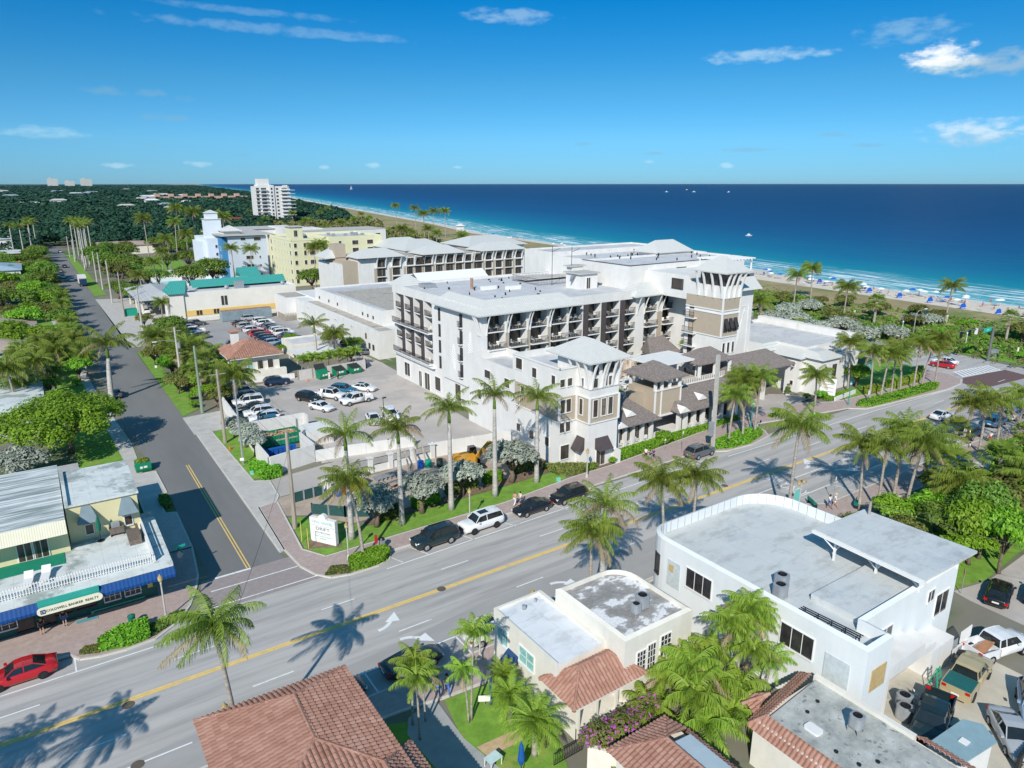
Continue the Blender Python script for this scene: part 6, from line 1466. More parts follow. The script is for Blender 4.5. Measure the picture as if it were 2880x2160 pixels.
def hedge(label,poly,h,mat=None,n=None,leaf=.14,name='hedge',cat='hedge',z=.1,core=None):
 """clipped hedge: leafy faces all over the top and sides of a solid core"""
 mat=mat or LHG;r=random.Random(len(label));P_=[Vector(p)for p in poly]
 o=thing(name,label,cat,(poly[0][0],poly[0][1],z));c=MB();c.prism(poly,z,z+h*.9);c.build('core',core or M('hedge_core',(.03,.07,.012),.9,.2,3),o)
 xs=[p[0]for p in poly];ys=[p[1]for p in poly];area=(max(xs)-min(xs))*(max(ys)-min(ys));n=n or int(area*55+400)
 def inside(x,y):
  c_=False
  for(a,b_),(e,f)in zip(poly,poly[1:]+poly[:1]):
   if(b_>y)!=(f>y)and x<(e-a)*(y-b_)/(f-b_)+a:c_=not c_
  return c_
 pts=[]
 tries=0
 while len(pts)<n and tries<n*8:
  tries+=1;x,y=r.uniform(min(xs),max(xs)),r.uniform(min(ys),max(ys))
  if inside(x,y):pts.append((x,y,z+h*(.88+.16*r.random()),Vector((0,0,1))))
 for a,b_ in zip(P_,P_[1:]+P_[:1]):
  L=(b_-a).length;d=(b_-a)/max(L,.01);nn=Vector((d.y,-d.x,0))
  for _ in range(int(L*h*60)):p=a+(b_-a)*r.random();pts.append((p.x+nn.x*.03,p.y+nn.y*.03,z+h*r.random()*.95,nn))
 V=[];F=[];k=0
 for x,y,zz,nn in pts:
  nn=(nn+Vector((r.gauss(0,.5),r.gauss(0,.5),r.gauss(0,.5)))).normalized();a=nn.cross(Vector((r.gauss(0,1),r.gauss(0,1),r.gauss(0,1)))).normalized();b_=nn.cross(a);s=leaf*r.uniform(.6,1.3);p=Vector((x,y,zz))
  V+=[p-a*s-b_*s*.5,p+a*s-b_*s*.5,p+a*s+b_*s*.5,p-a*s+b_*s*.5];F.append((k,k+1,k+2,k+3));k+=4
 g=MB();g.add(V,F);g.build('leaves',mat,o);return o
# ---- palms one can tell apart
RP='tall royal palms between the avenue and the hotel'
for i,(x,y,h,rt,lb)in enumerate([(23.5,64.6,10,.3,'royal palm with pale trunk right behind the hotel sign, first in the row'),(29.3,64.6,9.3,2,'royal palm, second in the row, left of the round silver tree'),(35.6,64.8,10.3,4,'royal palm, third in the row, by the yellow excavator'),(41.7,65,10.8,1,'royal palm, fourth in the row, by the excavator arm'),(48.2,65.5,9.6,5,'royal palm against the white hotel wing, last in the row')]):palm('royal',x,y,h,lb,RP,rt,var=i%3)
CP='coconut palms along the avenue'
palm('coco',22.9,60.1,8.5,'leaning palm in the round corner hedge in front of the hotel sign',CP,2.6,.9)
palm('coco',6.3,40.3,10,'nearest wind swept palm standing over the road at the lower left',CP,3.3,.8,1.05,wind=(-.85,.05,0))
palm('royal',36.6,40.0,8.6,'palm with shaggy brown crown above the double trunk in the middle of the photo',CP,.8,var=2);palm('coco',35.4,40.2,8,'shaded palm behind the shaggy one by the small shops',CP,.8)
palm('coco',44.4,40.2,10,'large palm leaning over the avenue left of its neighbour above the rounded roof',CP,1.5,.9);palm('coco',48.0,40.2,10,'right one of the two large palms above the rounded roof',CP,3.8,.4)
palm('coco',-11.0,39.6,9.5,'palm outside the left edge whose shadow lies on the road',CP,3,-.4);palm('coco',-16.6,40.2,10,'second palm outside the left edge casting its shadow on the road',CP,4,-.4)
for i,(x,y,h,rt,lb)in enumerate([(79.5,61.3,7.2,0,'palm at the left end of the long hedge island by the restaurant'),(82.7,61.4,8.5,2,'middle palm of the long hedge island by the restaurant'),(85.5,61.4,9,4,'right leaning palm at the end of the restaurant hedge island'),(84.2,62.6,8.5,1,'palm behind the trio on the restaurant hedge island'),(100.1,61.2,7,3,'lone palm on the small round island in the hotel driveway')]):palm('coco',x,y,h,lb,CP,rt,.6)
EP='palms of the row before the beach road'
nth=['first','second','third','fourth','fifth','sixth','seventh','eighth']
for i,(x,y,h)in enumerate([(118.3,66.5,9),(115.6,60.9,8.5),(118.5,60.5,8),(121.4,60.3,7.5),(125.6,60.9,8),(129.0,60.3,8.5),(132.7,60.6,7.5),(135.4,59.6,9)]):palm('coco',x,y,h,'palm in the row before the beach road, %s from the left'%nth[i],EP,i*1.3,.9 if i%2 else-.8)
DP='palms standing on the dune'
for i,(x,y,h,lb)in enumerate([(186.6,125,8,'left one of the pair of slim palms on the dune'),(200.4,128.5,8.5,'right one of the pair of slim palms on the dune'),(175.3,102.4,8,'palm on the dune right of the pair, in front of the blue cabana'),(199.5,87.9,8,'large palm on the dune overlapping the surf at the right')]):palm('coco',x,y,h,lb,DP,i*2,.5,1.25)
palm('fan',180.6,96.9,3.5,'bushy brown fan palm on the dune',DP,s=1.8);palm('fan',185.9,68.1,4,'fan palm behind the traffic light mast',DP,s=1.5);palm('fan',196,68,3,'fan palm at the right edge of the dune',DP,s=1.5)
SP='palms along the south side of the avenue'
sp=[(62.5,39.8,10,'coco',1.2),(74.5,38.6,7,'coco',1.1),(75.4,37.0,8,'coco',1),(77.6,35.0,8,'coco',1.1),(80,37.6,7.5,'coco',1.15),(84.9,36.5,5,'coco',1.1),(95,38.4,4,'fan',1.4),(102,40.1,7.5,'coco',1),(104.6,38.9,7,'coco',1.1),(109.5,38.7,6,'coco',1.1),(116.1,38.8,6,'coco',1.1),(120.5,38.2,6.5,'coco',1),(79.5,31.5,3.5,'fan',1.8),(88,30,4,'fan',1.6)]
spl=['palm above the rounded roof corner with its shadow on the turn lane','palm nearest the bench on the south pavement','leaning palm behind the bench on the south pavement','palm with shaggy trunk in the dense clump','tall palm at the back of the dense clump','drooping palm at the right of the dense clump','small fan palm by the parked white car','palm with dark trunk beside the white car','palm left of the navy suv','palm right of the navy suv','palm by the bicycles','palm at the right edge near the bicycles','fan palm among the green bushes behind the shed roof','fan palm among the bright bushes right of the shed roof']
for i,((x,y,h,k,s),lb)in enumerate(zip(sp,spl)):palm(k,x,y,h,lb,SP,i*1.7,.6 if i%2 else.3,s)
palm('royal',46.7,142,5.5,'royal palm between the tiled house and the warehouse',None,2,s=1.1);palm('coco',50.2,139,5,'bushy brown palm right of the lone royal palm by the warehouse',None,4,.3,1.2)
GP='small palms in the front garden'
for i,(x,y,h,s,lb)in enumerate([(20.5,35.2,5.5,1.25,'tallest garden palm on the lawn in front of the white suv'),(20.2,35.1,3.5,1.15,'shorter garden palm with a bent trunk beside the tallest one'),(16.7,35.6,4,1.25,'garden palm by the big tile roof, right stem'),(16.9,37.1,4,1.25,'garden palm by the big tile roof, left stem'),(17.8,36.9,3,1.1,'smaller garden palm beside the paved walk'),]):palm('areca',x,y,h,lb,GP,i*2,.3,s,var=i%3)
for i,(x,y,h,s,lb)in enumerate([(23.7,36.0,1.6,1.15,'dwarf date palm by the blue awning'),(22.6,33.5,1.6,1.4,'dwarf date palm in the middle beside the white shop wall'),(22.3,30.2,1.4,1.7,'largest dwarf date palm beside the cream planter wall')]):palm('date',x,y,h,lb,GP,i*2,0,s)
AP='clustered areca palms beside the white building'
ar=[(38.2,26.9,4.5,1.5),(37.2,26.0,4.0,1.4),(39.0,26.0,4.0,1.5),(38.0,25.6,3,1.5),(37.0,27.4,4.5,1.4),(39.3,27.2,3.5,1.4),(38.6,24.8,2.5,1.3),(35.2,27.6,1.5,1.5),(33.8,26.8,2.0,1.5),(32.6,26.0,1.5,1.6),(31.6,24.9,1.0,1.5),(33.4,24.6,1.0,1.6),(32.0,27.6,1.5,1.4),(30.4,26.9,1.0,1.4),(34.8,25.4,1.5,1.5),(36.0,25.4,1.5,1.4),(36.4,28.3,2.0,1.3)]
for i,(x,y,h,s)in enumerate(ar):palm('areca',x,y,h,('tall areca palm of the clump against the white building wall' if i<7 else 'low areca palm in the garden between the tiled roofs'),AP if i<7 else 'low areca palms in the garden',i*1.1,.4,s*(1.0 if i<7 else 1.22),var=i%3)
WP='palms along the west footpath'
wl=[(7.9,134,5,1.5,'royal'),(-1.9,139.5,6,1.2,'coco'),(-5.4,134,6,1.3,'coco'),(1.0,157,4.5,1.2,'coco'),(1.8,166,4.5,1.2,'coco'),(5.8,156,4.2,1.0,'coco'),(5.5,165,4.2,1.0,'coco'),(5.6,175,4,1.0,'coco'),(5.2,187,4,1.0,'coco'),(4.9,200,4,1.0,'coco'),(5.0,214,4,1.05,'coco'),(5.4,228,4.5,1.0,'coco'),(5.6,243,4.5,1.0,'coco')]
wlb=['large drooping palm over the parked dark car on the west kerb','pale trunked palm in the garden behind the big round tree','dark palm at the left edge behind the big round tree','palm in front of the nearest buff tiled house','palm between two buff tiled houses']+['small palm on the west footpath, %s from the near end'%nth[i]for i in range(8)]
for i,((x,y,h,s,k),lb)in enumerate(zip(wl,wlb)):palm(k,x,y,h,lb,WP,i*2.1,.4,s)
LP_='palms in the lots and gardens east of the side street'
ll=[(24.6,150,4.5,'coco',1.1,'palm left of the tiled house'),(26.3,133.8,2.5,'areca',1.5,'small palm at the corner of the tiled house'),(27.5,131.6,2.5,'areca',1.5,'small palm in front of the tiled house wall'),(25.6,143,4,'coco',1.1,'palm beside the tiled house eaves'),(22.5,128.5,2.8,'fan',1.9,'shaggy fan palm by the driveway'),(21.5,141,3,'fan',1.9,'fan palm under the utility pole'),(22,151,4,'fan',1.7,'fan palm behind the utility pole'),(26.5,204,6.5,'coco',.9,'small yellow green palm at the corner of the green roofed hall'),(27.5,245,8,'coco',1.1,'palm by the filling station canopy'),(34,262,10,'coco',1.1,'tall slim palm between the canopy and the green roofed hall'),(83,247,11,'coco',1.3,'left one of the two tall palms before the yellow block'),(86.5,247,11.5,'coco',1.3,'right one of the two tall palms before the yellow block'),(62,275,11,'coco',1.2,'left palm before the blue hotel'),(68,274,10.5,'coco',1.2,'right palm before the blue hotel')]
for i,(x,y,h,k,s,lb)in enumerate(ll):palm(k,x,y,h,lb,LP_,i*1.9,.5,s)
for i in range(9):palm('areca',40.2+i*1.45,131.8+.5*math.sin(i*2)+i*.15,2 if i%2 else 2.5,'young palm in the row behind the board fence, %s'%(nth+['ninth'])[i]+' from the left','young palms behind the board fence',i*1.3,.3,1.35,var=i%3)
YR='tall royal palms in rows up the side street'
for i,(x,y)in enumerate([(18.8,352),(20.2,365),(21.0,378),(20.4,392),(18.4,405),(20.6,418),(22,372),(23.6,408),(24.4,386)]):palm('royal',x,y,17,'very tall royal palm far up the east side, %s'%(nth+['ninth'])[i]+' from the near end',YR,i*1.7,0,1.0,var=i%3)
for i,(x,y)in enumerate([(1.5,430),(-2,410),(4,455),(-6,425),(2,480)]):palm('royal',x,y,15,'royal palm far up the west side of the street, %s from the near end'%nth[i],'royal palms far up the west side',i*1.7,0,1.0,var=i%3)
for i,(x,y,h,s)in enumerate([(56,330,11,1.4),(62,318,10,1.3),(48,322,11,1.3),(66,402,15,1.6),(74,410,12,1.8),(76,372,12,1.7),(80,366,12,1.7),(69,345,10,1.4),(64,300,8,1.2),(44,318,8,1.2),(60,380,12,1.5),(50,400,12,1.6)]):palm('coco',x,y,h,'palm among the gardens left of the blue hotel, %s from the near side'%(nth+['ninth','tenth','eleventh','twelfth'])[i],'palms in the gardens left of the blue hotel',i*1.3,.6,s)
cr=random.Random(11)
for i in range(46):
 y=300+cr.random()**1.2*520;x=xc(y)-cr.uniform(64,165)
 if x<160 and y<360:x=175+cr.uniform(0,20)
 palm('coco',x,y,cr.choice((5,6,8)),'palm in the coastal greenery between the flats and the dune','palms in the coastal greenery',i*1.3,.6,cr.uniform(1.0,1.5))
for i,(x,y)in enumerate([(228,430),(236,428),(206,400),(250,500),(262,560)]):palm('coco',x,y,12,'taller palm standing out above the dune, %s'%nth[i]+' of five','taller palms above the dune',i,.5,1.5)
palm('coco',131,96,8.5,'palm crown seen just behind the east tower roof',None,1,.4,1.3)
for i in range(3):palm('areca',95.5+i*.8,84.9,2,'small yellowish potted palm on the terrace under the east tower','potted palms on the terrace',i,.2,1.1,z=5.66)
# ---- broadleaf trees and shrubs
r_=random.Random(3);g=MB();g.smooth=True
bl=[(-3.5,-6,5.3,2.5),(-1,-3,6.0,2.7),(2.5,-1.5,5.8,2.5),(-4.5,1,5.5,2.6),(0,2,6.3,2.8),(4.2,3,5.5,2.3),(-2.5,4.5,5.6,2.5),(2,5.2,5.4,2.2),(-6,-3,4.8,2.2),(5.2,.2,5.1,1.9),(-1.2,-7.2,4.6,2.0),(3.2,-4.8,5.0,1.9),(6.2,2.2,4.9,1.5),(-6.6,3,4.7,1.9)]
g.tube([(0,0,0),(.2,0,1.6),(0,.2,2.8)],[.45,.36,.3],9)
for(x,y,z,q)in bl:g.tube([(0,0,2.2),(x*.45,y*.45,z*.72),(x,y,z)],[.2,.13,.04],6)
t=thing('big_round_tree','very wide bright green tree spreading over the side street at the left','tree',(.6,110,0));g.build('trunk',BARK,t,local=True);leafball(r_,17000,bl,.30,flat=.6).build('crown',LBR,t,local=True)
SV='round silver trees along the avenue hedge'
for i,(x,y,s,lb)in enumerate([(26.8,65.6,1.1,'leaning silver tree right of the hotel sign'),(32.4,65.8,1.12,'round silver tree, second from the hotel sign'),(38.4,67.2,1.05,'silver tree in front of the excavator bucket'),(45.6,67.2,1.3,'largest silver tree next to the white wing')]):tree('silver',x,y,lb,s*1.45,group=SV,sz=s*1.3)
for i,(x,y,s)in enumerate([(20.9,103.5,1.0),(21.3,98.3,1.15),(21.4,94.2,1.1)]):tree('silver',x,y,'silver tree against the parking lot wall, %s from the driveway'%nth[i],s,group='silver trees against the parking lot wall',cat='tree')
tree('greybush',19.5,158,'large silver bush by the lamp on the east verge',1.3,cat='bush');tree('greybush',21,166,'silver bush farther up the east verge',1.4,cat='bush');tree('greybush',-5,102,'silver tree at the left edge below the big round tree',1.5)
ml=[('olive',21,135,1.0),('broad',23.5,160,1.15),('olive',24,171,1.2),('broad',25,181,1.2),('olive',26.5,190,1.0),('broad',22.5,146,.8),('olive',24.5,123,.5),('broad',27,141,.7),('olive',53.5,150,1.0),('broad',55.5,143,.8),('bright',46.5,158.5,.7),('bright',42,152,.5),('broad',52,136,.6),('olive',26.6,166,.9)]
for i,(k,x,y,s)in enumerate(ml):tree(k,x,y,['leafy tree by the utility pole near the driveway','tall leafy tree on the east verge','olive coloured tree on the east verge','dark leafy tree by the far lot corner','olive tree before the green roofed hall','small tree beside the fan palms','small bush tree by the lot wall','leafy tree left of the tiled house','brownish tree by the warehouse wall','leafy tree behind the board fence','small bright tree at the end of the double car row','small bright bush right of the tiled house','leafy bush at the right end of the board fence','olive tree at the west edge of the far lot'][i],s,group='trees around the parking lots')
for i,(x,y,s,k)in enumerate([(78,236,1.7,'broad'),(84,238,1.6,'bright'),(90,235,1.3,'broad')]):tree(k,x,y,'leafy tree in front of the yellow block, %s from the left'%nth[i],s,group='trees before the yellow block')
w2=random.Random(21);cnt=0
for y in range(182,430,10):
 for x in((w2.uniform(-4,0),w2.uniform(-11,-6),w2.uniform(1.5,5))if y>238 else(w2.uniform(-7,-3),)):
  tree(w2.choice(('broad','olive','broad','bright')),x,y+w2.uniform(-3,3),'dense tree in the green belt along the west side of the street',w2.uniform(1.0,1.7),group='trees of the green belt on the west side');cnt+=1
for i in range(64):
 x,y=w2.uniform(23,76),w2.uniform(258,440)
 if(34<x<64 and 280<y<316)or(40<x<60 and 332<y<388)or(56<x<84 and y<322):continue
 tree(w2.choice(('broad','olive','broad')),x,y,'dense tree in the gardens between the street and the blue hotel',w2.uniform(1.2,2.1),group='trees in the gardens by the blue hotel')
SB='silver bushes behind the lobby building'
for i,(x,y,s)in enumerate([(150,107,1.5),(157,111,1.6),(163,108,1.5),(158,99,1.4),(165,96.5,1.5),(172,117,1.5),(184,118,1.4),(160,88,1.4),(167.5,84.6,1.3),(188,90,1.3),(192,88.5,1.2),(154,119,1.5),(170,126,1.5)]):tree('silverbush',x,y,'large silver grey bush between the lobby building and the dune',s,group=SB,cat='bush')
tree('bright',121.5,66.8,'dark green round tree beside the leaning palms',.95);tree('lime',158,103,'yellow green shrub among the silver bushes',1.8,cat='bush')
er=random.Random(8)
for i in range(34):x,y=er.uniform(168,206),er.uniform(58,140);tree(er.choice(('bush','olive')),x,y,'green scrub bush on the landward side of the dune',er.uniform(.8,1.3),group='scrub bushes on the dune',cat='bush')
for i,(x,y,s,k)in enumerate([(72,33.5,.9,'bright'),(76,31.0,1.0,'bright'),(81,31.5,1.1,'bright'),(85.5,30.5,1.0,'bright'),(72.5,28.5,1.05,'broad'),(78,27.8,1.1,'broad'),(68,30.5,.9,'olive'),(66.5,26.5,.9,'bright'),(71.5,25.6,.9,'bright'),(89,33.4,.8,'bright'),(64,28.5,.8,'broad'),(62.5,32.0,.8,'broad'),(84,35,.7,'broad'),(77,25.6,.8,'bright'),(66,34,.8,'olive'),(83,26.5,.9,'bright')]):tree(k,x,y,'bright leafy tree in the thicket right of the shed roof',s,group='thicket right of the shed roof')
for i,(x,y,s)in enumerate([(62.6,65.4,.5),(60.6,64.9,.5),(56.2,64.5,.45),(71.2,66.2,1.1),(70.4,65.6,.7),(109.3,66.3,.9),(107.6,67.6,.6),(60.2,64.6,.5),(110.6,66.4,.7)]):tree('bush',x,y,['shrub right of the tower entrance','small shrub by the entrance pier','small tree shaped shrub by the tower awning','big leafed shrub between the restaurant pavilions','shrub in front of the restaurant pavilion','leafy shrub by the white sign board','shrub in front of the lobby wall','shrub next to the entrance pier','shrub left of the white sign board'][i],s,cat='bush')
t=thing('conical_shrub','dark green conical shrub in a white pot by the restaurant end','bush',(106.5,70.6,0));leafball(random.Random(2),900,[(0,0,.9,.55),(0,0,1.5,.45),(0,0,2.1,.28)],.14).build('foliage',LMD,t,local=True);g=MB();g.lathe([(.0,0),(.3,0),(.4,.5),(.35,.5)],12);g.build('pot',WHITE2,t,local=True)
xr=random.Random(77)
for i in range(30):x,y=xr.uniform(16.9,22.5),120+i*1.75;tree(xr.choice(('bush','broad','olive','bush','bright')),x+.8,y,'shrub in the dense planting between the side street and the parking lots',xr.uniform(.65,1.05),group='dense planting along the east verge')
for i in range(10):palm(xr.choice(('fan','coco')),xr.uniform(19.5,25),120+i*6,xr.choice((3.5,4.5)),'fan or feather palm in the dense planting along the east verge','palms in the dense east verge planting',i*1.3,.3,xr.uniform(1.1,1.5))
for i in range(26):x,y=xr.uniform(69,100),xr.uniform(22,31);tree(xr.choice(('bright','broad','bright','olive')),x,y,'bright leafy tree of the thicket behind the black sedan at the right edge',xr.uniform(.8,1.35),group='thicket at the right edge',sz=xr.uniform(1.0,1.7))
for i in range(16):x,y=xr.uniform(-9,4),xr.uniform(132,185);tree(xr.choice(('broad','bush','olive')),x,y,'garden tree around the buff tiled houses',xr.uniform(.5,.9),group='garden trees around the buff tiled houses')
for i in range(9):palm('coco',xr.uniform(-9,3.5),138+i*6,4,'garden palm around the buff tiled houses','garden palms around the buff tiled houses',i*1.9,.5,1.1)
for i in range(9):palm(xr.choice(('fan','coco','coco')),xr.uniform(72,98),xr.uniform(22,31),xr.choice((4.5,5.5,6.5)),'palm rising out of the thicket behind the shed roof','palms in the thicket behind the shed roof',i*1.3,.3,xr.uniform(1.0,1.3))
for i in range(12):tree(xr.choice(('broad','bright','olive')),xr.uniform(-1,4.5),133+i*9.2,'spreading tree over the west footpath of the side street',xr.uniform(.8,1.25),group='trees over the west footpath')
for i in range(12):tree(xr.choice(('broad','olive')),xr.uniform(21,27),200+i*6.5 if i>5 else 186+i*3,'tree between the filling station and the side street poles',xr.uniform(.6,.9)if i<6 else xr.uniform(.9,1.3),group='trees by the filling station')
def ell(cx,cy,a,b_,rot=0,n=14):return[(cx+a*math.cos(2*math.pi*k/n)*math.cos(rot)-b_*math.sin(2*math.pi*k/n)*math.sin(rot),cy+a*math.cos(2*math.pi*k/n)*math.sin(rot)+b_*math.sin(2*math.pi*k/n)*math.cos(rot))for k in range(n)]
hedge('bright clipped hedge in the street corner bulb by the hotel sign',[(20.9,58.3),(22.5,58.0),(24.3,58.2),(25.3,59.0),(25.3,60.0),(24,60.6),(21.4,60.0)],.75)
hedge('bright clipped hedge on the corner in front of the shop',[(-.2,58.1),(1.8,57.6),(3.3,57.8),(3.5,60.0),(1.6,60.0),(-.1,59.2)],.75)
hedge('long low hedge on the island before the restaurant',[(75.6,60.2),(78,59.3),(81.3,59.1),(85.8,60.3),(87.2,61.9),(84,62.9),(79,62.3),(75.8,61.6)],.6,n=1500)
hedge('long hedge strip under the row of palms before the beach road',[(110.7,60.2),(112.4,58.8),(122,58.2),(132,57.9),(135.4,58.9),(134.6,60.0),(122,60.6),(113,61.2)],.6,n=1800)
hedge('small planting on the round driveway island',ell(100.1,61.3,1.2,.5,0),.4,n=300);hedge('small planting strip in the driveway behind the round island',ell(95.4,65.0,1.8,.45,.05),.3,n=300)
for i,(x,y,l)in enumerate([(27.5,66.9,2.6),(32.2,67.7,3.2),(37,68.6,4.2),(42.5,68.8,2.4),(47.5,69.6,4)]):hedge('olive hedge along the building site, %s from the hotel sign'%nth[i],rect(x,x+l,y-.6,y+.5),1.15,LHG if i%2 else LOL)
hedge('low hedge in front of the restaurant windows',[(61.6,64.7),(69.4,65.5),(76,66.2),(88.6,66.9),(88.6,67.0),(76,67.1),(62.6,66.6)],.8,LHG,n=2200)
hedge('mixed planting below the white wing',[(51.6,65.6),(53.4,64.4),(57.4,64.5),(57,65.1),(53.3,67.4),(51.4,68.4)],.7,LOL,n=900)
hedge('bright square hedge at the corner of the bin yard',[(20.0,84.9),(22.4,85.2),(22.2,87),(19.9,89.6),(19.4,89.4)],1.3)
hedge('lime hedge along the lobby car park',[(126,62.4),(135,62.2),(143,65.6),(142.4,66.2),(134,63.4),(126,63.6)],1.3,LYG,n=1500);hedge('lime hedge left of the lobby car park',[(118.8,62.8),(122.5,62.8),(122.5,64),(118.8,64)],1.2,LYG)
hedge('low hedge at the foot of the white sign board',[(109.6,64.6),(118,65.3),(118,66.2),(110,66.2)],.4);hedge('long hedge beside the bicycles on the south side',[(104.5,36.6),(118,36.4),(118,38.0),(106,38.3)],.8,n=1300)
hedge('flowering verge of the corner hedge',[(18.6,59.0),(20.8,58.1),(20.8,59.6),(19.6,60.1)],.25,LOL,n=400,leaf=.08);hedge('flowering verge left of the shop corner hedge',[(-1.6,58.6),(-.3,58.0),(-.2,59.0),(-1.2,59.3)],.25,LOL,n=300,leaf=.08);hedge('flowering strip right of the shop corner hedge',[(3.6,57.9),(5.2,58.9),(6.3,60.3),(5.6,60.4),(3.6,59.6)],.25,LMD,n=300,leaf=.08)
hedge('dark planting in the kerbed island by the green dumpster',ell(8.7,85.2,.55,2.0,0),.35,LMD,n=300)
hedge('lime groundcover in the bottom planter',[(23.5,24.6),(26,24.9),(29,26.3),(28,26.9),(24.8,25.9)],.5,LYG,n=500)
hedge('bushy green hedge under the tiled porch',[(26.2,27.8),(27,26.6),(31.8,28.0),(33,29.2),(31,29.3),(26.4,28.6)],1.4,LHG,n=1600)
t=thing('bougainvillea','bush with purple flowers spilling over the cream planter wall','flowering bush',(27.7,27.5,1.3));t.scale=(1.25,1.25,1.25);bo=[(-1.5,.0,.6,.9),(-.4,-.3,.7,1.0),(.8,-.2,.6,.9),(1.9,.2,.6,.8),(-2.2,.4,.4,.6)]
leafball(random.Random(4),2600,bo,.14).build('foliage',LOL,t,local=True);tag(leafball(random.Random(6),420,[(a,b_,c,q*1.06)for a,b_,c,q in bo],.15).build('flowers',LFL,t,local=True),kind='stuff')
# ---- masses nobody could count
def mass(name,pts,size,mat,n_per,seed,hf=.75):
 """numpy-built clumps: pts = rows x,y,z,radius"""
 rg=np.random.default_rng(seed);P_=np.repeat(np.array(pts),n_per,axis=0);n=len(P_)
 d=rg.normal(size=(n,3));d/=np.linalg.norm(d,axis=1)[:,None];d[:,2]=np.abs(d[:,2])*.9+.05
 c=P_[:,:3]+d*np.concatenate([P_[:,3:4],P_[:,3:4],np.minimum(P_[:,3:4],7)*hf],axis=1)*(1-.3*rg.random((n,1))**2)
 nn=d+rg.normal(size=(n,3))*.45;nn/=np.linalg.norm(nn,axis=1)[:,None];nn[:,2]+=np.clip(P_[:,3]/8-.8,0,2.5);nn/=np.linalg.norm(nn,axis=1)[:,None];a=np.cross(nn,rg.normal(size=(n,3)));a/=np.linalg.norm(a,axis=1)[:,None];b_=np.cross(nn,a)
 s=(P_[:,3:4]*size*(.6+.7*rg.random((n,1))));v=np.stack([c-a*s-b_*s*.6,c+a*s-b_*s*.6,c+a*s+b_*s*.6,c-a*s+b_*s*.6],axis=1).reshape(-1,3)
 me=bpy.data.meshes.new(name);me.vertices.add(n*4);me.vertices.foreach_set('co',v.astype('f').ravel());me.loops.add(n*4);me.loops.foreach_set('vertex_index',np.arange(n*4,dtype='i'));me.polygons.add(n);me.polygons.foreach_set('loop_start',np.arange(0,n*4,4,dtype='i'));me.polygons.foreach_set('loop_total',np.full(n,4,dtype='i'))
 me.materials.append(mat);me.update(calc_edges=True);me.validate();o=bpy.data.objects.new(name,me);COL.objects.link(o);o['kind']='stuff';return o
fr=random.Random(9);pts=[]
for i in range(9000):
 y=436*math.exp(fr.random()**.9*3.2);x=fr.uniform(-.17*y-30,min(.36*y+20,xc(y)-(62 if y<1500 else 80)))
 if 4<x<20 and y<500:continue
 if 20<x<66 and 420<y<460:continue
 if 165<x<215 and 640<y<700:continue
 if x>.16*y+60 and y<620:continue
 s=(3.6+y*.0055)*fr.uniform(.7,1.35);hz=min(s,7)*.5+fr.uniform(0,2.5);pts.append((x,y,hz,s))
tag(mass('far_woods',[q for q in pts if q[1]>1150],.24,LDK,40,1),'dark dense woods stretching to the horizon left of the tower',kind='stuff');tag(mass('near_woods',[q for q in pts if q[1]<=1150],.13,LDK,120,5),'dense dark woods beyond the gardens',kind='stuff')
pts=[]
for i in range(1900):
 y=235+fr.random()**1.3*1100;x=xc(y)-fr.uniform(74,150)if fr.random()<.75 else xc(y)-fr.uniform(60,60+.16*y)
 if x<172 and y<350:continue
 s=fr.uniform(1.5,3.2)*(1+y/900);pts.append((x,y,s*.4,s))
tag(mass('coastal_scrub',pts,.26,LDN,34,2),'olive scrub between the beach road and the dune',kind='stuff')
pts=[]
for i in range(2600):
 y=46+fr.random()*320;x=xc(y)-fr.choice((fr.uniform(52,84),fr.uniform(36,60)));s=fr.uniform(.35,1.1);pts.append((x,y,.5,s))
tag(mass('dune_grass',pts,.3,LDN,12,3),'low olive grass and creepers on the dune',kind='stuff')
pts=[]
for i in range(2600):
 y=44+fr.random()*110;x=fr.uniform(167,206);s=fr.uniform(.5,1.5);pts.append((x,y,.3,s))
tag(mass('beach_ground_cover',pts,.22,LMD,22,6),'low green creepers between the beach road and the dune',kind='stuff')
# ================================================================ PEOPLE
SKIN=M('skin',(.50,.30,.21),.6,.06,3);SKIN2=M('skin_dark',(.22,.12,.08),.6,.06,3)
def skinmesh(name,V,E,Rr,mat,sub=1):
 me=bpy.data.meshes.new(name);me.from_pydata(V,E,[]);o=bpy.data.objects.new(name,me);COL.objects.link(o)
 me.skin_vertices.new()if hasattr(me.skin_vertices,'new')and not me.skin_vertices else None
 md=o.modifiers.new('skin','SKIN');md.use_smooth_shade=True
 if not me.skin_vertices:
  bpy.context.view_layer.objects.active=o
 lay=me.skin_vertices[0].data
 for i,r in enumerate(Rr):lay[i].radius=(r,r)if isinstance(r,(int,float))else r
 lay[0].use_root=True
 if sub:m2=o.modifiers.new('sub','SUBSURF');m2.levels=sub;m2.render_levels=sub
 dg=bpy.context.evaluated_depsgraph_get();dg.update();out=bpy.data.meshes.new_from_object(o.evaluated_get(dg));out.name=name
 out.materials.clear();out.materials.append(mat);bpy.data.objects.remove(o);return out
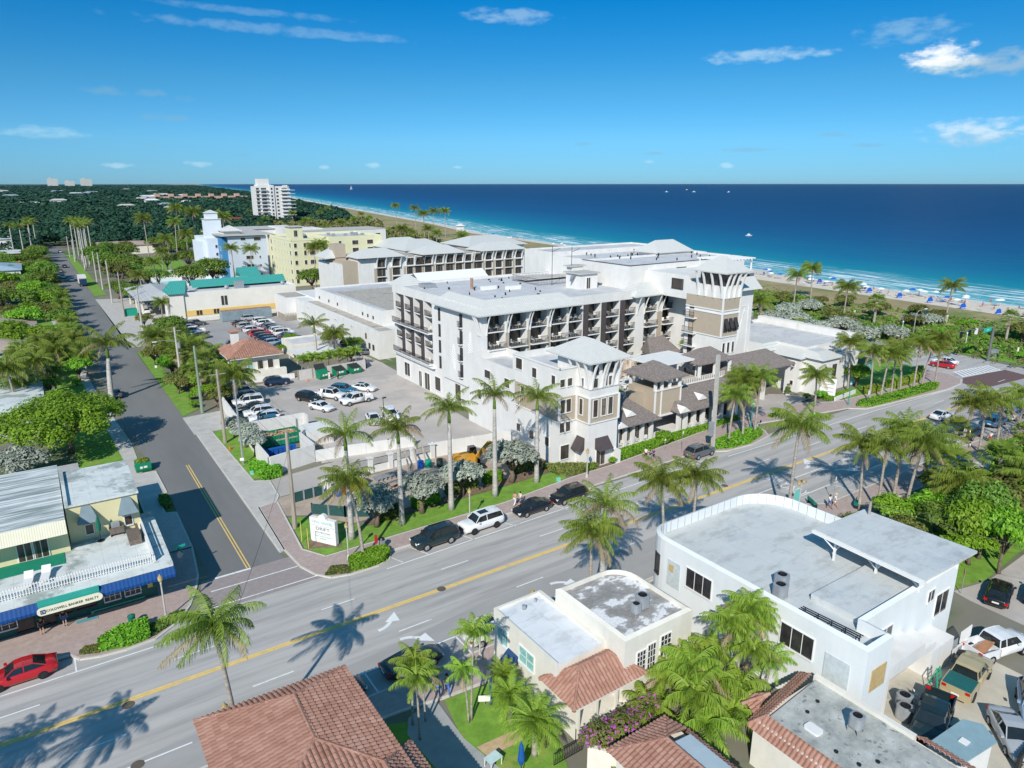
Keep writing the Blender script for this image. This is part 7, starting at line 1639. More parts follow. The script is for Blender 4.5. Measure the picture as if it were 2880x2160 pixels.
def pose(kind):
 """joints of a 1.75 m person facing +y"""
 w={'walk':.28,'stand':.03,'sit':0,'run':.4}[kind]
 J={'pel':(0,0,.96),'sp':(0,.01,1.16),'ch':(0,.0,1.36),'nk':(0,.0,1.50),'jw':(0,.03,1.56),'hd':(0,.02,1.66),'tp':(0,.01,1.74),'ns':(0,.115,1.63)}
 for s,n in((-1,'l'),(1,'r')):
  sw=s*w
  J['sh'+n]=(s*.17,0,1.43);J['el'+n]=(s*.23,-.03+sw*.35,1.15);J['wr'+n]=(s*.22,.07+sw*.8,.93);J['hn'+n]=(s*.215,.10+sw*.9,.86)
  J['hp'+n]=(s*.09,0,.92);J['kn'+n]=(s*.10,.05-sw*.55,.50);J['an'+n]=(s*.10,-.02-sw*1.1,.09+(.05 if(w>.2 and s>0)else 0));J['to'+n]=(s*.115,.15-sw*1.1,.04)
  for k in range(5):a=(k-1.6)*.022;J['f%d%s'%(k,n)]=(s*.215+a*.4*(1 if k else 2.2),.10+sw*.9+a+(.03 if k==0 else 0),.855-(.03 if k==0 else.075+.008*(2-abs(k-2))))
 return J
PC={}
def body(kind,mat):
 if('b',kind,mat.name)in PC:return PC[('b',kind,mat.name)]
 J=pose(kind);K=list(J);I={k:i for i,k in enumerate(K)};E=[('pel','sp'),('sp','ch'),('ch','nk'),('nk','jw'),('jw','hd'),('hd','tp'),('hd','ns')]
 for n in 'lr':
  E+=[('ch','sh'+n),('sh'+n,'el'+n),('el'+n,'wr'+n),('wr'+n,'hn'+n),('pel','hp'+n),('hp'+n,'kn'+n),('kn'+n,'an'+n),('an'+n,'to'+n)]+[('hn'+n,'f%d%s'%(k,n))for k in range(5)]
 rad={'pel':(.13,.10),'sp':(.12,.09),'ch':(.14,.10),'nk':.052,'jw':.07,'hd':.088,'tp':.05,'ns':.014}
 def rr(k):
  if k in rad:return rad[k]
  return{'sh':.058,'el':.042,'wr':.028,'hn':(.036,.016),'hp':.085,'kn':.058,'an':.038,'to':(.045,.025)}.get(k[:2],.0085)
 PC[('b',kind,mat.name)]=skinmesh('body',[J[k]for k in K],[(I[a],I[b])for a,b in E],[rr(k)for k in K],mat);return PC[('b',kind,mat.name)]
def shirt(kind,mat,dress=False):
 key=('s',kind,mat.name,dress)
 if key in PC:return PC[key]
 J=pose(kind);V=[(0,0,.96),J['sp'],J['ch'],(0,0,1.46)];E=[(0,1),(1,2),(2,3)];Q=[(.145,.12),(.135,.105),(.16,.115),.07]
 if dress:V.append((0,0,.62));E.append((0,4));Q.append((.20,.18))
 for n in 'lr':i=len(V);e=tuple(a*.45+b*.55 for a,b in zip(J['sh'+n],J['el'+n]));V+=[J['sh'+n],e];E+=[(2,i),(i,i+1)];Q+=[.072,.06]
 PC[key]=skinmesh('shirt' if not dress else 'dress',V,E,Q,mat);return PC[key]
def pants(kind,mat,long=False):
 key=('p',kind,mat.name,long)
 if key in PC:return PC[key]
 J=pose(kind);V=[(0,0,.99)];E=[];Q=[(.142,.115)]
 for n in 'lr':
  i=len(V);kn=J['kn'+n];hp=J['hp'+n];e=tuple(a*.2+b*.8 for a,b in zip(hp,kn));V+=[hp,e];E+=[(0,i),(i,i+1)];Q+=[.10,.082]
  if long:a_=J['an'+n];V+=[(kn[0],kn[1],kn[2]),(a_[0],a_[1],a_[2]+.03)];E+=[(i+1,i+2),(i+2,i+3)];Q+=[.072,.055]
 PC[key]=skinmesh('shorts' if not long else 'trousers',V,E,Q,mat);return PC[key]
def hairm(mat,hat=False):
 key=('h',mat.name,hat)
 if key in PC:return PC[key]
 g=MB();g.smooth=True;vs=[]
 pr=[(.105,1.60),(.115,1.66),(.10,1.73),(.055,1.775),(.005,1.785)]
 g.lathe(pr,12,(0,-.012))
 if hat:g.lathe([(.22,1.70),(.12,1.71),(.11,1.78),(.01,1.82)],14)
 PC[key]=g.mesh('hat' if hat else 'hair',mat);return PC[key]
CLO={k:M('cloth_'+k,c,.85,.08,4)for k,c in dict(white=(.75,.75,.75),navy=(.03,.05,.12),blue=(.06,.16,.5),black=(.02,.02,.025),pink=(.65,.30,.28),grey=(.25,.26,.28),yellow=(.7,.6,.1),denim=(.16,.26,.42),red=(.5,.05,.05),khaki=(.4,.34,.24)).items()}
HAIR=M('dark_hair',(.03,.02,.015),.7,.2,4);HAIR2=M('brown_hair',(.16,.09,.05),.7,.2,4);STRAW=M('straw_hat',(.62,.52,.34),.9,.1,4)
def person(x,y,deg,label,kind='stand',top='white',bot='navy',long=False,skin=None,hair=None,hat=False,dress=False,group=None,z=.14,s=1.0):
 t=thing('person',label,'person',(x,y,z),R(deg),group);t.scale=(s,s,s)
 place(body(kind,skin or SKIN),'body',t,(0,0,0),0,world=False)
 if top:place(shirt(kind,CLO[top],dress),'dress' if dress else 'shirt',t,(0,0,0),0,world=False)
 if not dress:place(pants(kind,CLO[bot],long),'trousers' if long else 'shorts',t,(0,0,0),0,world=False)
 place(hairm(STRAW if hat else(hair or HAIR),hat),'hat' if hat else 'hair',t,(0,0,0),0,world=False);return t
person(64.6,63.0,100,'man in white shirt and black shorts walking on the brick pavement','walk','white','black');person(64.3,61.9,95,'man in navy shirt and light blue shorts walking beside two others','walk','navy','denim');person(65.2,62.2,98,'person in dark blue behind the man in light blue shorts','walk','navy','black',hair=HAIR2)
person(42.0,61.2,-80,'person in pink top walking by the small black hatchback','walk','pink','white',True,hair=HAIR2);person(42.6,61.0,-85,'person in white carrying a dark bag next to the one in pink','walk','white','grey')
person(43.6,126.0,-20,'worker in white shirt at the open green dumpster','stand','white','white',True,z=.03);person(45.1,125.4,40,'worker in black by the green dumpsters','stand','black','black',True,z=.03)
person(71.4,40.4,170,'woman in white top and blue shorts on the south pavement','walk','white','blue',skin=SKIN2);person(72.2,40.2,185,'woman in a straw hat and white dress on the south pavement','walk','white','blue',hat=True,dress=True)
person(90.2,55.2,-95,'bare chested jogger on the avenue','run',None,'black',z=.03)
person(-3.9,63.3,20,'person in black top standing at the shop window','stand','black','black',s=.97);person(-2.3,63.5,-10,'person in dark shirt and blue shorts at the shop window','stand','black','blue')
person(20.3,38.3,160,'person in blue behind the garden palms','walk','grey','blue',True);person(19.6,38.5,170,'person in grey with a backpack behind the garden palms','walk','grey','denim',True)
person(110,39.8,80,'person in white on the south pavement near the navy suv','walk','white','red');person(102.9,39.5,200,'person in white shirt near the dark palm trunk','walk','white','khaki');person(108.6,36.0,60,'person in white sitting area beside the parked bicycle','stand','white','grey')
person(46.3,187.6,90,'person in white between the rows of parked cars','stand','white','navy',True,z=.03);person(89.6,37.4,20,'person in a white dress under the blue tent','stand','white','navy',dress=True)
br=random.Random(17)
for i in range(34):
 y=br.uniform(84,190)if i<26 else br.uniform(360,480);x=xc(y)-br.uniform(2,15)
 person(x,y,br.uniform(0,360),'small figure of a beachgoer on the sand',br.choice(('stand','walk')),br.choice((None,'white','red','blue','navy')),br.choice(('red','blue','black','navy')),group='beachgoers on the sand',z=.1)
for x,y,l in((268,175,'bather standing in the surf left of the large dune palm'),(273,176,'second bather in the surf beside the first'),(281,125,'bather in the surf near the right edge')):person(x,y,0,l,'stand',None,'black',group='bathers in the surf',z=-.9)
# ================================================================ STREET FURNITURE
def lamp(x,y,label,double=False,teal=False,h=3.7,banner=False,grp='street lamps along the avenue'):
 t=thing('street_lamp',label,'street lamp',(x,y,.12),0,grp);g=MB();g.lathe([(.2,0),(.18,.3),(.08,.5),(.065,h-.3),(.09,h-.1),(.05,h)],10);pm=M('teal_post',(.03,.25,.22),.6,.1,2)if teal else POLEC;g.build('pole',pm,t,local=True)
 for dx in((-.45,.45)if double else(0,)):
  g=MB();g.lathe([(.06,h),(.17,h+.12),(.2,h+.32),(.17,h+.45)],10,(dx,0));g.build('lantern',M('ochre_globe',(.50,.40,.20),.4,.1,3)if not teal else M('frosted_globe',(.5,.56,.5),.4,.1,3),t,local=True)
  g=MB();g.lathe([(.22,h+.45),(.1,h+.6),(.02,h+.78)],10,(dx,0));g.build('lantern_cap',pm if teal else M('ochre_cap',(.33,.24,.11),.6,.1,3),t,local=True)
 if double:g=MB();g.bar((-.45,0,h),(.45,0,h),.05);g.build('arm',POLEC,t,local=True)
 if banner:g=MB();g.box(-1.0,-.12,-.015,.015,1.6,3.4);g.build('banner',M('aqua_banner',(.16,.55,.50),.8,.05,2),t,local=True)
lamp(4.9,59.9,'street lamp on the corner in front of the shop',h=3.6);lamp(21.6,60.7,'street lamp in front of the hotel sign',h=3.3);lamp(35.8,61.0,'street lamp beside the white suv',h=3.2);lamp(54.2,62.9,'street lamp in front of the tower entrance',h=3.2)
lamp(29.5,40.5,'street lamp top showing over the white shop roof',h=3.6);lamp(5.7,40.2,'street lamp with yellow globe above the corner of the big tile roof',h=4.2);lamp(66.6,41.2,'double street lamp with aqua banner beyond the rounded roof',True,h=3.9,banner=True)
lamp(86.5,62.9,'teal street lamp by the leaning palm at the driveway',teal=True,h=3.8);lamp(110.4,61.6,'teal topped street lamp left of the long hedge strip',teal=True,h=3.4);lamp(24.4,40.4,'street lamp behind the garden palms',h=3.0)
def plainpole(name,x,y,h,label,r=.06,mat=None,cat='post',z=.1,grp=None):
 t=thing(name,label,cat,(x,y,z),0,grp);g=MB();g.tube([(0,0,0),(0,0,h)],[r,r*.8],8);g.build('pole',mat or POLEC,t,local=True);return t
for i,(x,y,h,lb)in enumerate([(173.5,85.9,3.3,'white beach path lamp by the beige monument'),(177.7,100.8,3.3,'white beach path lamp behind the leaning palms'),(181.8,118.9,3.0,'white beach path lamp among silver bushes'),(171.7,70.6,3.3,'white beach path lamp near the traffic mast'),(196,86,2.4,'white short post on the dune'),(146.5,83,3.0,'white lamp by the lobby building end')]):
 t=plainpole('path_lamp',x,y,h,lb,.07,WHITE2,'lamp',grp='white path lamps by the beach');g=MB();g.lathe([(.12,h),(.2,h+.25),(.05,h+.5)],8);g.build('lantern',WHITE2,t,local=True)
t=plainpole('arm_street_lamp',175.9,84.3,5.6,'tall grey street lamp with a curved arm by the beach road',.13,GREYMETAL,'street lamp');g=MB();g.tube([(0,0,5.5),(.6,-.2,6.2),(2.2,-.9,6.6)],.06,6);g.build('arm',GREYMETAL,t,local=True);g=MB();g.box(2.0,2.9,-1.1,-.75,6.5,6.7);g.build('lamp_head',WHITE2,t,local=True)
UP='utility poles along the side street';WG=M('green_stained_pole',(.22,.29,.22),.9,.15,2,stretch=(1,1,.2));ups=[]
for x,y,h,m_,lb,tf in[(19.3,70.3,11.1,WOODP,'pale utility pole on the verge left of the hotel sign',1),(19.3,92.2,11.7,GREYMETAL,'dark steel pole by the bright square hedge',0),(19.2,101.8,11.0,WOODP,'utility pole in front of the parking lot wall',1),(19.4,118.5,11.2,WG,'green tinted utility pole by the driveway',0),(19.6,137.3,11.1,POLEC,'pale utility pole with transformer and street lamp arm',2),(19.5,184.8,12.4,POLEC,'white utility pole beside the filling station drive',0),(19.4,222.2,12.4,WOODP,'brown utility pole by the green dumpster',1),(19.2,251.2,13.1,POLEC,'white utility pole farther up the street past the filling station',0),(19.6,285.6,12.9,POLEC,'white utility pole behind the delivery truck',0),(19.6,307.4,11.6,POLEC,'white utility pole beyond the delivery truck',0),(17.6,397,10.4,POLEC,'far utility pole with cross arm beneath the royal palms',1),(16.9,424,10.4,POLEC,'farthest utility pole with cross arm up the street',1)]:
 t=thing('utility_pole',lb,'utility pole',(x,y,0),0,UP);g=MB();g.tube([(0,0,0),(0,0,h)],[.26 if m_ is not GREYMETAL else.14,.16 if m_ is not GREYMETAL else.1],8);g.build('pole',m_,t,local=True);ups.append((x,y,h))
 if tf:g=MB();g.bar((-1.1,0,h-.7),(1.1,0,h-.7),.12);g.build('crossarm',WOODP,t,local=True)
 if tf==2:g=MB();g.tube([(.4,0,7.2),(.4,0,8.3)],.3,10);g.build('transformer',GREYMETAL,t,local=True);g=MB();g.tube([(0,0,8.4),(-2.0,0,8.9),(-3.3,0,8.8)],.05,6);g.build('lamp_arm',GREYMETAL,t,local=True);g=MB();g.box(-3.9,-3.2,-.12,.12,8.7,8.85);g.build('lamp_head',WHITE2,t,local=True)
WIRE=M('wire_black',(.04,.04,.045),.6,.1,2)
for i,(a,b_)in enumerate(zip(ups,ups[1:])):
 t=thing('power_line','thin power wires hung between the utility poles','power line',(a[0],a[1],a[2]-1),0,'power wires between the utility poles')
 for k,(off,dz_)in enumerate(((-.9,-.6),(.9,-.6),(0,-2.6))):
  g=MB();p=Vector((a[0]+off,a[1],a[2]+dz_));q=Vector((b_[0]+off,b_[1],b_[2]+dz_));sag=(q-p).length*.02
  g.tube([p.lerp(q,s_/8)-Vector((0,0,sag*4*(s_/8)*(1-s_/8)))for s_ in range(9)],.016,3,cap=False);g.build('wire',WIRE,t)
for p,q in(((19.3,70.3,9.0),(6,38,11)),((19.4,222.2,11.5),(-20,215,11)),((57,28.5,9.5),(66,12,8.0)),((57,28.5,9.2),(78,9,8.0))):
 t=thing('service_wire','thin service wire crossing from a pole to a roof','wire',p,0,'service wires');g=MB();p,q=Vector(p),Vector(q);g.tube([p.lerp(q,s_/8)-Vector((0,0,1.2*4*(s_/8)*(1-s_/8)*.5))for s_ in range(9)],.015,3,cap=False);g.build('wire',WIRE,t)
t=thing('tall_concrete_pole','very tall square white concrete pole rising in front of the restaurant','pole',(75.1,60.5,.1));g=MB();g.bar((0,0,0),(-.4,0,13.7),.42,.42);g.build('pole',POLEC,t,local=True);g=MB();g.box(-.9,-.35,-.25,.3,2.2,4.2);g.build('control_box',GREYMETAL,t,local=True)
plainpole('utility_stub',57,28.6,9.4,'wooden pole top behind the shed roof',.15,WOODP,'pole')
Sg=thing('hotel_sign','white monument sign board with rounded crest lettered for the hotel and its restaurant','sign',(20.85,65.35,.05),math.atan2(-2.7,1.7))
g=MB();L2=1.6
pr=[(-L2,.15),(L2,.15),(L2,2.75)]+[(.95,2.75)]+[(.45*math.cos(R(a)),2.8+.45*math.sin(R(a)))for a in range(0,181,20)]+[(-.95,2.75),(-L2,2.75)]
n_=len(pr);g.add([(x,-.22,z)for x,z in pr]+[(x,.22,z)for x,z in pr],[tuple(range(n_)),tuple(range(2*n_-1,n_-1,-1))]+[((i+1)%n_,i,n_+i,n_+(i+1)%n_)for i in range(n_)]);g.box(-L2+.05,L2-.05,-.18,.18,0,.15);bd=g.build('board',WHITE2,Sg,local=True)
g=MB();g.box(-1.5,1.5,-.235,-.22,1.93,1.96);g.box(-.9,.9,-.235,-.22,.98,1.0);g.build('rule_line',GREYMETAL,bd,local=True)
for txt,sz,z,m_,sx in(('OPAL GRAND',.42,2.32,M('sign_teal',(.12,.45,.40),.5,.05,2),1.0),('DRIFT',.5,1.6,M('sign_slate',(.08,.11,.14),.5,.05,2),1.35),('KITCHEN & BAR',.23,1.18,MATS['sign_slate'],1.1),('PUBLIC & RESTAURANT',.2,.76,MATS['sign_teal'],1.0),('PARKING',.2,.5,MATS['sign_teal'],1.0)):
 me=text_mesh(txt,sz,.004);me.materials.append(m_);o=place(me,'lettering',bd,(0,-.228,z),0,world=False);o.rotation_euler=(R(90),0,0);o.scale=(sx,1,1)
t=thing('white_sign_board','white sign board with grey lettering among shrubs near the lobby','sign',(111.4,66.2,.1),R(-62));g=MB();g.box(-1.3,1.3,-.12,.12,.4,3.4);g.box(-1.2,-1,-.1,.1,0,.4);g.box(1,1.2,-.1,.1,0,.4);g.build('board',WHITE2,t,local=True)
g=MB();[g.box(-.9,.9,-.135,-.12,z,z+.12)for z in(1.0,1.7,2.3,2.8)];g.build('lettering',GREYMETAL,t,local=True)
def sign(x,y,h,label,w_=.4,hh=.5,mat=None,deg=0,z=.12,txt=None,pm=None,cat='sign',oct_=False):
 t=plainpole('road_sign',x,y,h,label,.035,pm or GREYMETAL,cat,z);t.rotation_euler=(0,0,R(deg));g=MB()
 if oct_:g.add([(w_*math.cos(R(22.5+45*k)),-.05,h-.3+w_*math.sin(R(22.5+45*k)))for k in range(8)]+[(w_*math.cos(R(22.5+45*k)),-.03,h-.3+w_*math.sin(R(22.5+45*k)))for k in range(8)],[tuple(range(8)),tuple(range(15,7,-1))]+[((k+1)%8,k,8+k,8+(k+1)%8)for k in range(8)])
 else:g.box(-w_/2,w_/2,-.06,-.04,h-hh,h)
 f=g.build('plate',mat or WHITE2,t,local=True)
 if txt:me=text_mesh(txt,hh*.5 if not oct_ else.22,.002);me.materials.append(WHITE2 if mat else BLACK);o=place(me,'lettering',f,(0,-.065,h-hh/2 if not oct_ else h-.3),0,world=False);o.rotation_euler=(R(90),0,0)
 return t
REDS=M('sign_red',(.45,.03,.03),.5,.05,2);GRS=M('sign_green',(.02,.42,.30),.5,.05,2)
sign(7.4,66.8,2.5,'back of the grey stop sign with green street name plates on the corner',.42,.8,GREYMETAL,40,oct_=True)
t=thing('street_name_sign','green street name plates above the stop sign on the corner','street sign',(7.4,66.8,2.7),R(15));g=MB();g.box(-.6,.6,-.02,.02,.25,.5);g.build('plate',GRS,t,local=True);g=MB();g.box(-.02,.02,-.9,.3,0,.22);g.build('plate',GRS,t,local=True)
sign(65.5,23.6,2.4,'red stop sign at the kerb beside the black sedan under trees',.38,.7,REDS,205,txt='STOP',oct_=True)
sign(24.4,60.3,2.0,'narrow red banner post in the corner hedge',.3,1.0,REDS,0,pm=REDS)
for x,y,lb in((18.9,66.8,'yellow guy wire marker left of the hotel sign, farther one'),(19.0,65.0,'yellow guy wire marker left of the hotel sign, nearer one')):t=plainpole('guy_wire_marker',x,y,2.3,lb,.035,M('marker_yellow',(.72,.60,.12),.6,.05,2),'marker')
for i,(x,y,lb)in enumerate([(17.2,150,'white notice sign on the east verge, farther'),(18.6,143,'white notice sign on the east verge, middle'),(18.9,136.5,'small white sign at the driveway edge'),(18.5,161.0,'white notice sign on the verge by the silver bush')]):sign(x,y,1.5,lb,.4,.5,WHITE2,-10)
sign(19.0,91.2,1.2,'red and white for sale sign by the steel pole',.5,.4,WHITE2,-20);sign(70.4,61.9,3.2,'grey parking sign pole on the brick pavement',.25,.3);sign(67.5,62.4,2.6,'thin sign post in front of the restaurant shrubs',.2,.3);sign(88.3,62.6,1.2,'small dark sign at the end of the hedge island',.4,.4,BLACK);sign(106.6,42.0,2.3,'white parking sign by the navy suv',.3,.5);sign(73.4,41.2,3.2,'thin white sign post by the south kerb',.22,.4);sign(113.4,60.0,2.4,'white street sign in the hedge strip',.4,.8)
sign(22.0,35.9,.8,'small white yard sign on the front lawn',.9,.5,WHITE2,-30);t=plainpole('blue_post',22.4,35.7,2.2,'dark blue post beside the yard sign',.1,M('post_blue',(.02,.09,.2),.6,.1,2))
for x,y,lb,w_ in((19.4,88.0,'small aqua utility marker on the verge by the square hedge',.5),(50.6,64.1,'small aqua box on the lawn strip',.4)):t=thing('utility_box',lb,'utility box',(x,y,.05));g=MB();g.box(-w_/2,w_/2,-.2,.2,0,.35);g.box(-w_/2-.03,w_/2+.03,-.23,.23,.35,.4);g.build('box',M('aqua_box',(.2,.6,.5),.7,.05,2),t,local=True)
t=thing('newspaper_box','grey litter bin with cap at the end of the corner hedge','bin',(25.2,60.7,.13));g=MB();g.prism(rrect(-.25,.25,-.25,.25,.08,3),0,1.0);g.build('bin',GREYMETAL,t,local=True);g=MB();g.lathe([(.33,1.05),(.2,1.25),(.0,1.3)],10);g.build('cap',BLACK,t,local=True)
t=thing('litter_bin','dark green round litter bin behind the shop corner hedge','bin',(2.4,60.6,.13));g=MB();g.lathe([(.26,0),(.28,.8),(.31,.82),(.31,.9),(.1,1.02),(0,1.03)],14);g.build('bin',M('bin_green',(.01,.14,.10),.6,.1,2),t,local=True)
t=thing('sidewalk_mat','teal mat lying before the shop door','mat',(-.7,63.6,.13));g=MB();g.box(-.8,.8,-.25,.25,0,.02);g.build('mat',M('mat_teal',(.10,.32,.36),.9,.1,2),t,local=True)
g=MB()
for x,y in((.9,50.3),(26.7,50.9),(.7,43.9),(66.8,51.5),(76,46.8)):g.lathe([(.0,.045),(.38,.045),(.42,.038)],16,(x,y))
struct('manhole_covers',g,M('manhole_iron',(.12,.10,.08),.8,.2,5))
t=thing('traffic_cone','orange traffic cone on the verge by the utility pole','cone',(19.1,98.6,.06));g=MB();g.box(-.18,.18,-.18,.18,0,.04);g.lathe([(.13,.04),(.03,.7)],10);g.build('cone',M('cone_orange',(.7,.14,.04),.6,.05,3),t,local=True)
t=thing('traffic_cone','small brown cone near the low wall and dumpsters','cone',(39.9,127.4,.03));g=MB();g.box(-.18,.18,-.18,.18,0,.04);g.lathe([(.13,.04),(.03,.7)],10);g.build('cone',MATS['cone_orange'],t,local=True)
GRD=M('dumpster_green',(.01,.20,.10),.55,.12,1.5);DL=M('dumpster_lid',(.03,.035,.035),.6,.1,2)
def dumpster(x,y,deg,label,open_=False,s=1.0,full=False):
 t=thing('dumpster',label,'dumpster',(x,y,.03),R(deg),'green dumpsters');t.scale=(s,s,s);g=MB()
 prf=[(-.75,.1),(.75,.1),(.95,1.1),(.75,1.45),(-.75,1.75)]if False else[(-.8,.1),(.8,.1),(.95,.5),(.95,1.15),(-.95,1.6)]
 n=len(prf);g.add([(-1.05,a,b_)for a,b_ in prf]+[(1.05,a,b_)for a,b_ in prf],[tuple(range(n)),tuple(range(2*n-1,n-1,-1))]+[((i+1)%n,i,n+i,n+(i+1)%n)for i in range(n)]);g.box(-1.15,-1.05,-.3,.3,.8,.95);g.box(1.05,1.15,-.3,.3,.8,.95);g.build('bin',GRD,t,local=True)
 for x0 in(-1.06,.02):
  l=MB()
  if open_:l.add([(x0,-.98,1.62),(x0+1.04,-.98,1.62),(x0+1.04,-1.5,2.6),(x0,-1.5,2.6),(x0,-.92,1.62),(x0+1.04,-.92,1.62),(x0+1.04,-1.44,2.62),(x0,-1.44,2.62)],[(3,2,1,0),(4,5,6,7),(0,1,5,4),(2,3,7,6)])
  else:l.add([(x0,-.98,1.63),(x0+1.04,-.98,1.63),(x0+1.04,.98,1.17),(x0,.98,1.17),(x0,-.98,1.7),(x0+1.04,-.98,1.7),(x0+1.04,.98,1.24),(x0,.98,1.24)],[(3,2,1,0),(4,5,6,7),(0,1,5,4),(1,2,6,5),(2,3,7,6),(3,0,4,7)])
  if not full:l.build('lid',DL,t,local=True)
 g=MB();g.box(-.5,0,.96,.97,.7,1.0);g.box(.15,.5,.96,.97,.65,1.0);g.build('label_plate',WHITE2,t,local=True)
 if full:leafball(random.Random(3),500,[(-.4,-.2,1.5,.6),(.4,-.3,1.5,.6)],.18).build('garden_waste',LYG,t,local=True)
dumpster(43.0,127.9,188,'green dumpster with raised lid behind the worker in white',True);dumpster(46.4,128.3,186,'middle green dumpster of the three by the board fence');dumpster(49.6,128.5,186,'right green dumpster of the three by the board fence');dumpster(8.0,97.3,180,'green dumpster heaped with yellow green garden waste on the side street',full=True,s=.85)
t=thing('green_bin_enclosure','teal green screened bin yard by the brown utility pole','enclosure',(21.2,222,0));g=MB();g.box(19.6,22.9,222.6,225,0,1.9);g.build('screen',M('screen_teal',(.01,.28,.2),.7,.1,1),t)
t=thing('rolloff_skip','long green roll off skip full of wood scraps in the white bin yard','skip',(25.4,97.6,.03));g=MB()
x0,x1,y0,y1=22.3,28.4,95.9,98.6
for a in((x0,x1,y0,y0+.12),(x0,x1,y1-.12,y1),(x0,x0+.12,y0,y1),(x1-.12,x1,y0,y1)):g.box(*a,.2,1.75)
for i in range(9):g.box(x0+.3+i*.68,x0+.4+i*.68,y0-.08,y0,.2,1.7)
g.box(x0,x1,y0,y1,.15,.3);g.build('skip',GRD,t);g=MB();rr_=random.Random(4)
g.box(x0+.15,x1-.15,y0+.15,y1-.15,.3,1.35)
for i in range(60):a,b_=rr_.uniform(x0+.4,x1-.4),rr_.uniform(y0+.4,y1-.4);d_=rr_.uniform(0,3.1);l=rr_.uniform(.3,.9);g.bar((a-l*math.cos(d_)*.5,b_-l*math.sin(d_)*.3,1.4+rr_.random()*.3),(a+l*math.cos(d_)*.5,b_+l*math.sin(d_)*.3,1.45+rr_.random()*.3),rr_.uniform(.06,.4),.04)
g.build('wood_scrap',M('scrap_wood',(.50,.33,.20),.9,.3,2,col2=(.6,.58,.55),thr=.6),t)
BLB=M('bin_blue',(.01,.09,.38),.5,.1,2)
for i in range(13):
 x,y=(22.1+(i%2)*.15,93.6-.5*(i//1)*.78)if i<7 else(23.2+(i-7)*.62,92.9);t=thing('wheelie_bin','blue wheeled bin inside the white walled bin yard','bin',(x,y,.03),R(90 if i<7 else 0),'blue bins in the bin yard');g=MB();g.add([(-.22,-.25,0),(.22,-.25,0),(.22,.25,0),(-.22,.25,0),(-.28,-.33,1.0),(.28,-.33,1.0),(.28,.33,1.0),(-.28,.33,1.0)],[(0,1,5,4),(1,2,6,5),(2,3,7,6),(3,0,4,7),(3,2,1,0)]);g.build('bin',BLB,t,local=True);g=MB();g.box(-.3,.3,-.36,.36,1.0,1.08);g.build('lid',BLB,t,local=True)
g=MB();g.flat([(21.5,86.6),(27.5,88),(27.4,93.3),(21.6,93.3)],.045);struct('bin_yard_floor',g,M('bin_yard_slab',(.10,.09,.09),.9,.2,1))
Ex=thing('excavator','yellow excavator with folded boom working behind the silver trees','excavator',(43.6,74.0,.05),R(-10));EY=M('machine_yellow',(.62,.30,.03),.5,.12,2)
for sy in(-1.0,1.0):
 g=MB();g.prism(rrect(-1.7,1.7,-.28,.28,.1,2),0,.01);g=MB();n=14;pr=[(1.4*(1 if math.cos(2*math.pi*k/n)>0 else-1)+.38*math.cos(2*math.pi*k/n),.42+.4*math.sin(2*math.pi*k/n))for k in range(n)];g.add([(a,sy-.28,b_)for a,b_ in pr]+[(a,sy+.28,b_)for a,b_ in pr],[tuple(range(n)),tuple(range(2*n-1,n-1,-1))]+[((i+1)%n,i,n+i,n+(i+1)%n)for i in range(n)]);g.build('track',TYRE,Ex,local=True)
g=MB();g.box(-1.9,.6,-1.2,1.2,.95,1.9);g.box(-2.1,-1.9,-1.0,1.0,1.0,1.7);g.build('engine_housing',EY,Ex,local=True);g=MB();g.add([(.0,.3,1.2),(1.3,.3,1.2),(1.3,1.2,1.2),(0,1.2,1.2),(.1,.35,2.7),(1.0,.35,2.7),(1.0,1.15,2.7),(.1,1.15,2.7)],[(0,1,5,4),(1,2,6,5),(2,3,7,6),(3,0,4,7),(4,5,6,7)]);g.build('cab',CGL,Ex,local=True)
g=MB();g.bar((.8,-.3,1.5),(2.6,-.3,3.3),.35,.45);g.bar((2.6,-.3,3.3),(4.2,-.3,2.6),.32,.4);g.build('boom',EY,Ex,local=True);g=MB();g.bar((4.2,-.3,2.8),(4.6,-.3,1.0),.26,.34);g.build('stick',EY,Ex,local=True);g=MB();g.add([(4.2,-.8,1.0),(5.0,-.8,1.1),(5.1,-.8,.4),(4.5,-.8,.2),(4.2,.2,1.0),(5.0,.2,1.1),(5.1,.2,.4),(4.5,.2,.2)],[(0,3,7,4),(0,1,2,3),(4,7,6,5),(2,6,7,3)]);g.build('bucket',EY,Ex,local=True)
me=text_mesh('JCB',.5,.004);me.materials.append(BLACK);o=place(me,'lettering',Ex,(-.7,-1.21,1.45),0,world=False);o.rotation_euler=(R(90),0,0)
def crate(name,label,cat,x,y,w_,d_,h,mat,deg=0,z=.05,lid=None):
 t=thing(name,label,cat,(x,y,z),R(deg));g=MB();g.box(-w_/2,w_/2,-d_/2,d_/2,0,h*.94);g.build('body',mat,t,local=True);g=MB();g.box(-w_/2-.04,w_/2+.04,-d_/2-.04,d_/2+.04,h*.94,h);g.build('lid',lid or mat,t,local=True);return t
crate('site_trailer','white covered trailer at the end of the service ramp','trailer',27.0,78.0,3.4,1.6,1.6,WHITE2,10);crate('site_container','red and blue site cabinet behind the leaning palm','cabinet',28.2,76.2,3.0,1.2,1.5,REDS,12,lid=WHITE2);crate('site_cabinet','blue box beside the red site cabinet','cabinet',26.1,75.8,.6,1.2,1.3,BLB,12)
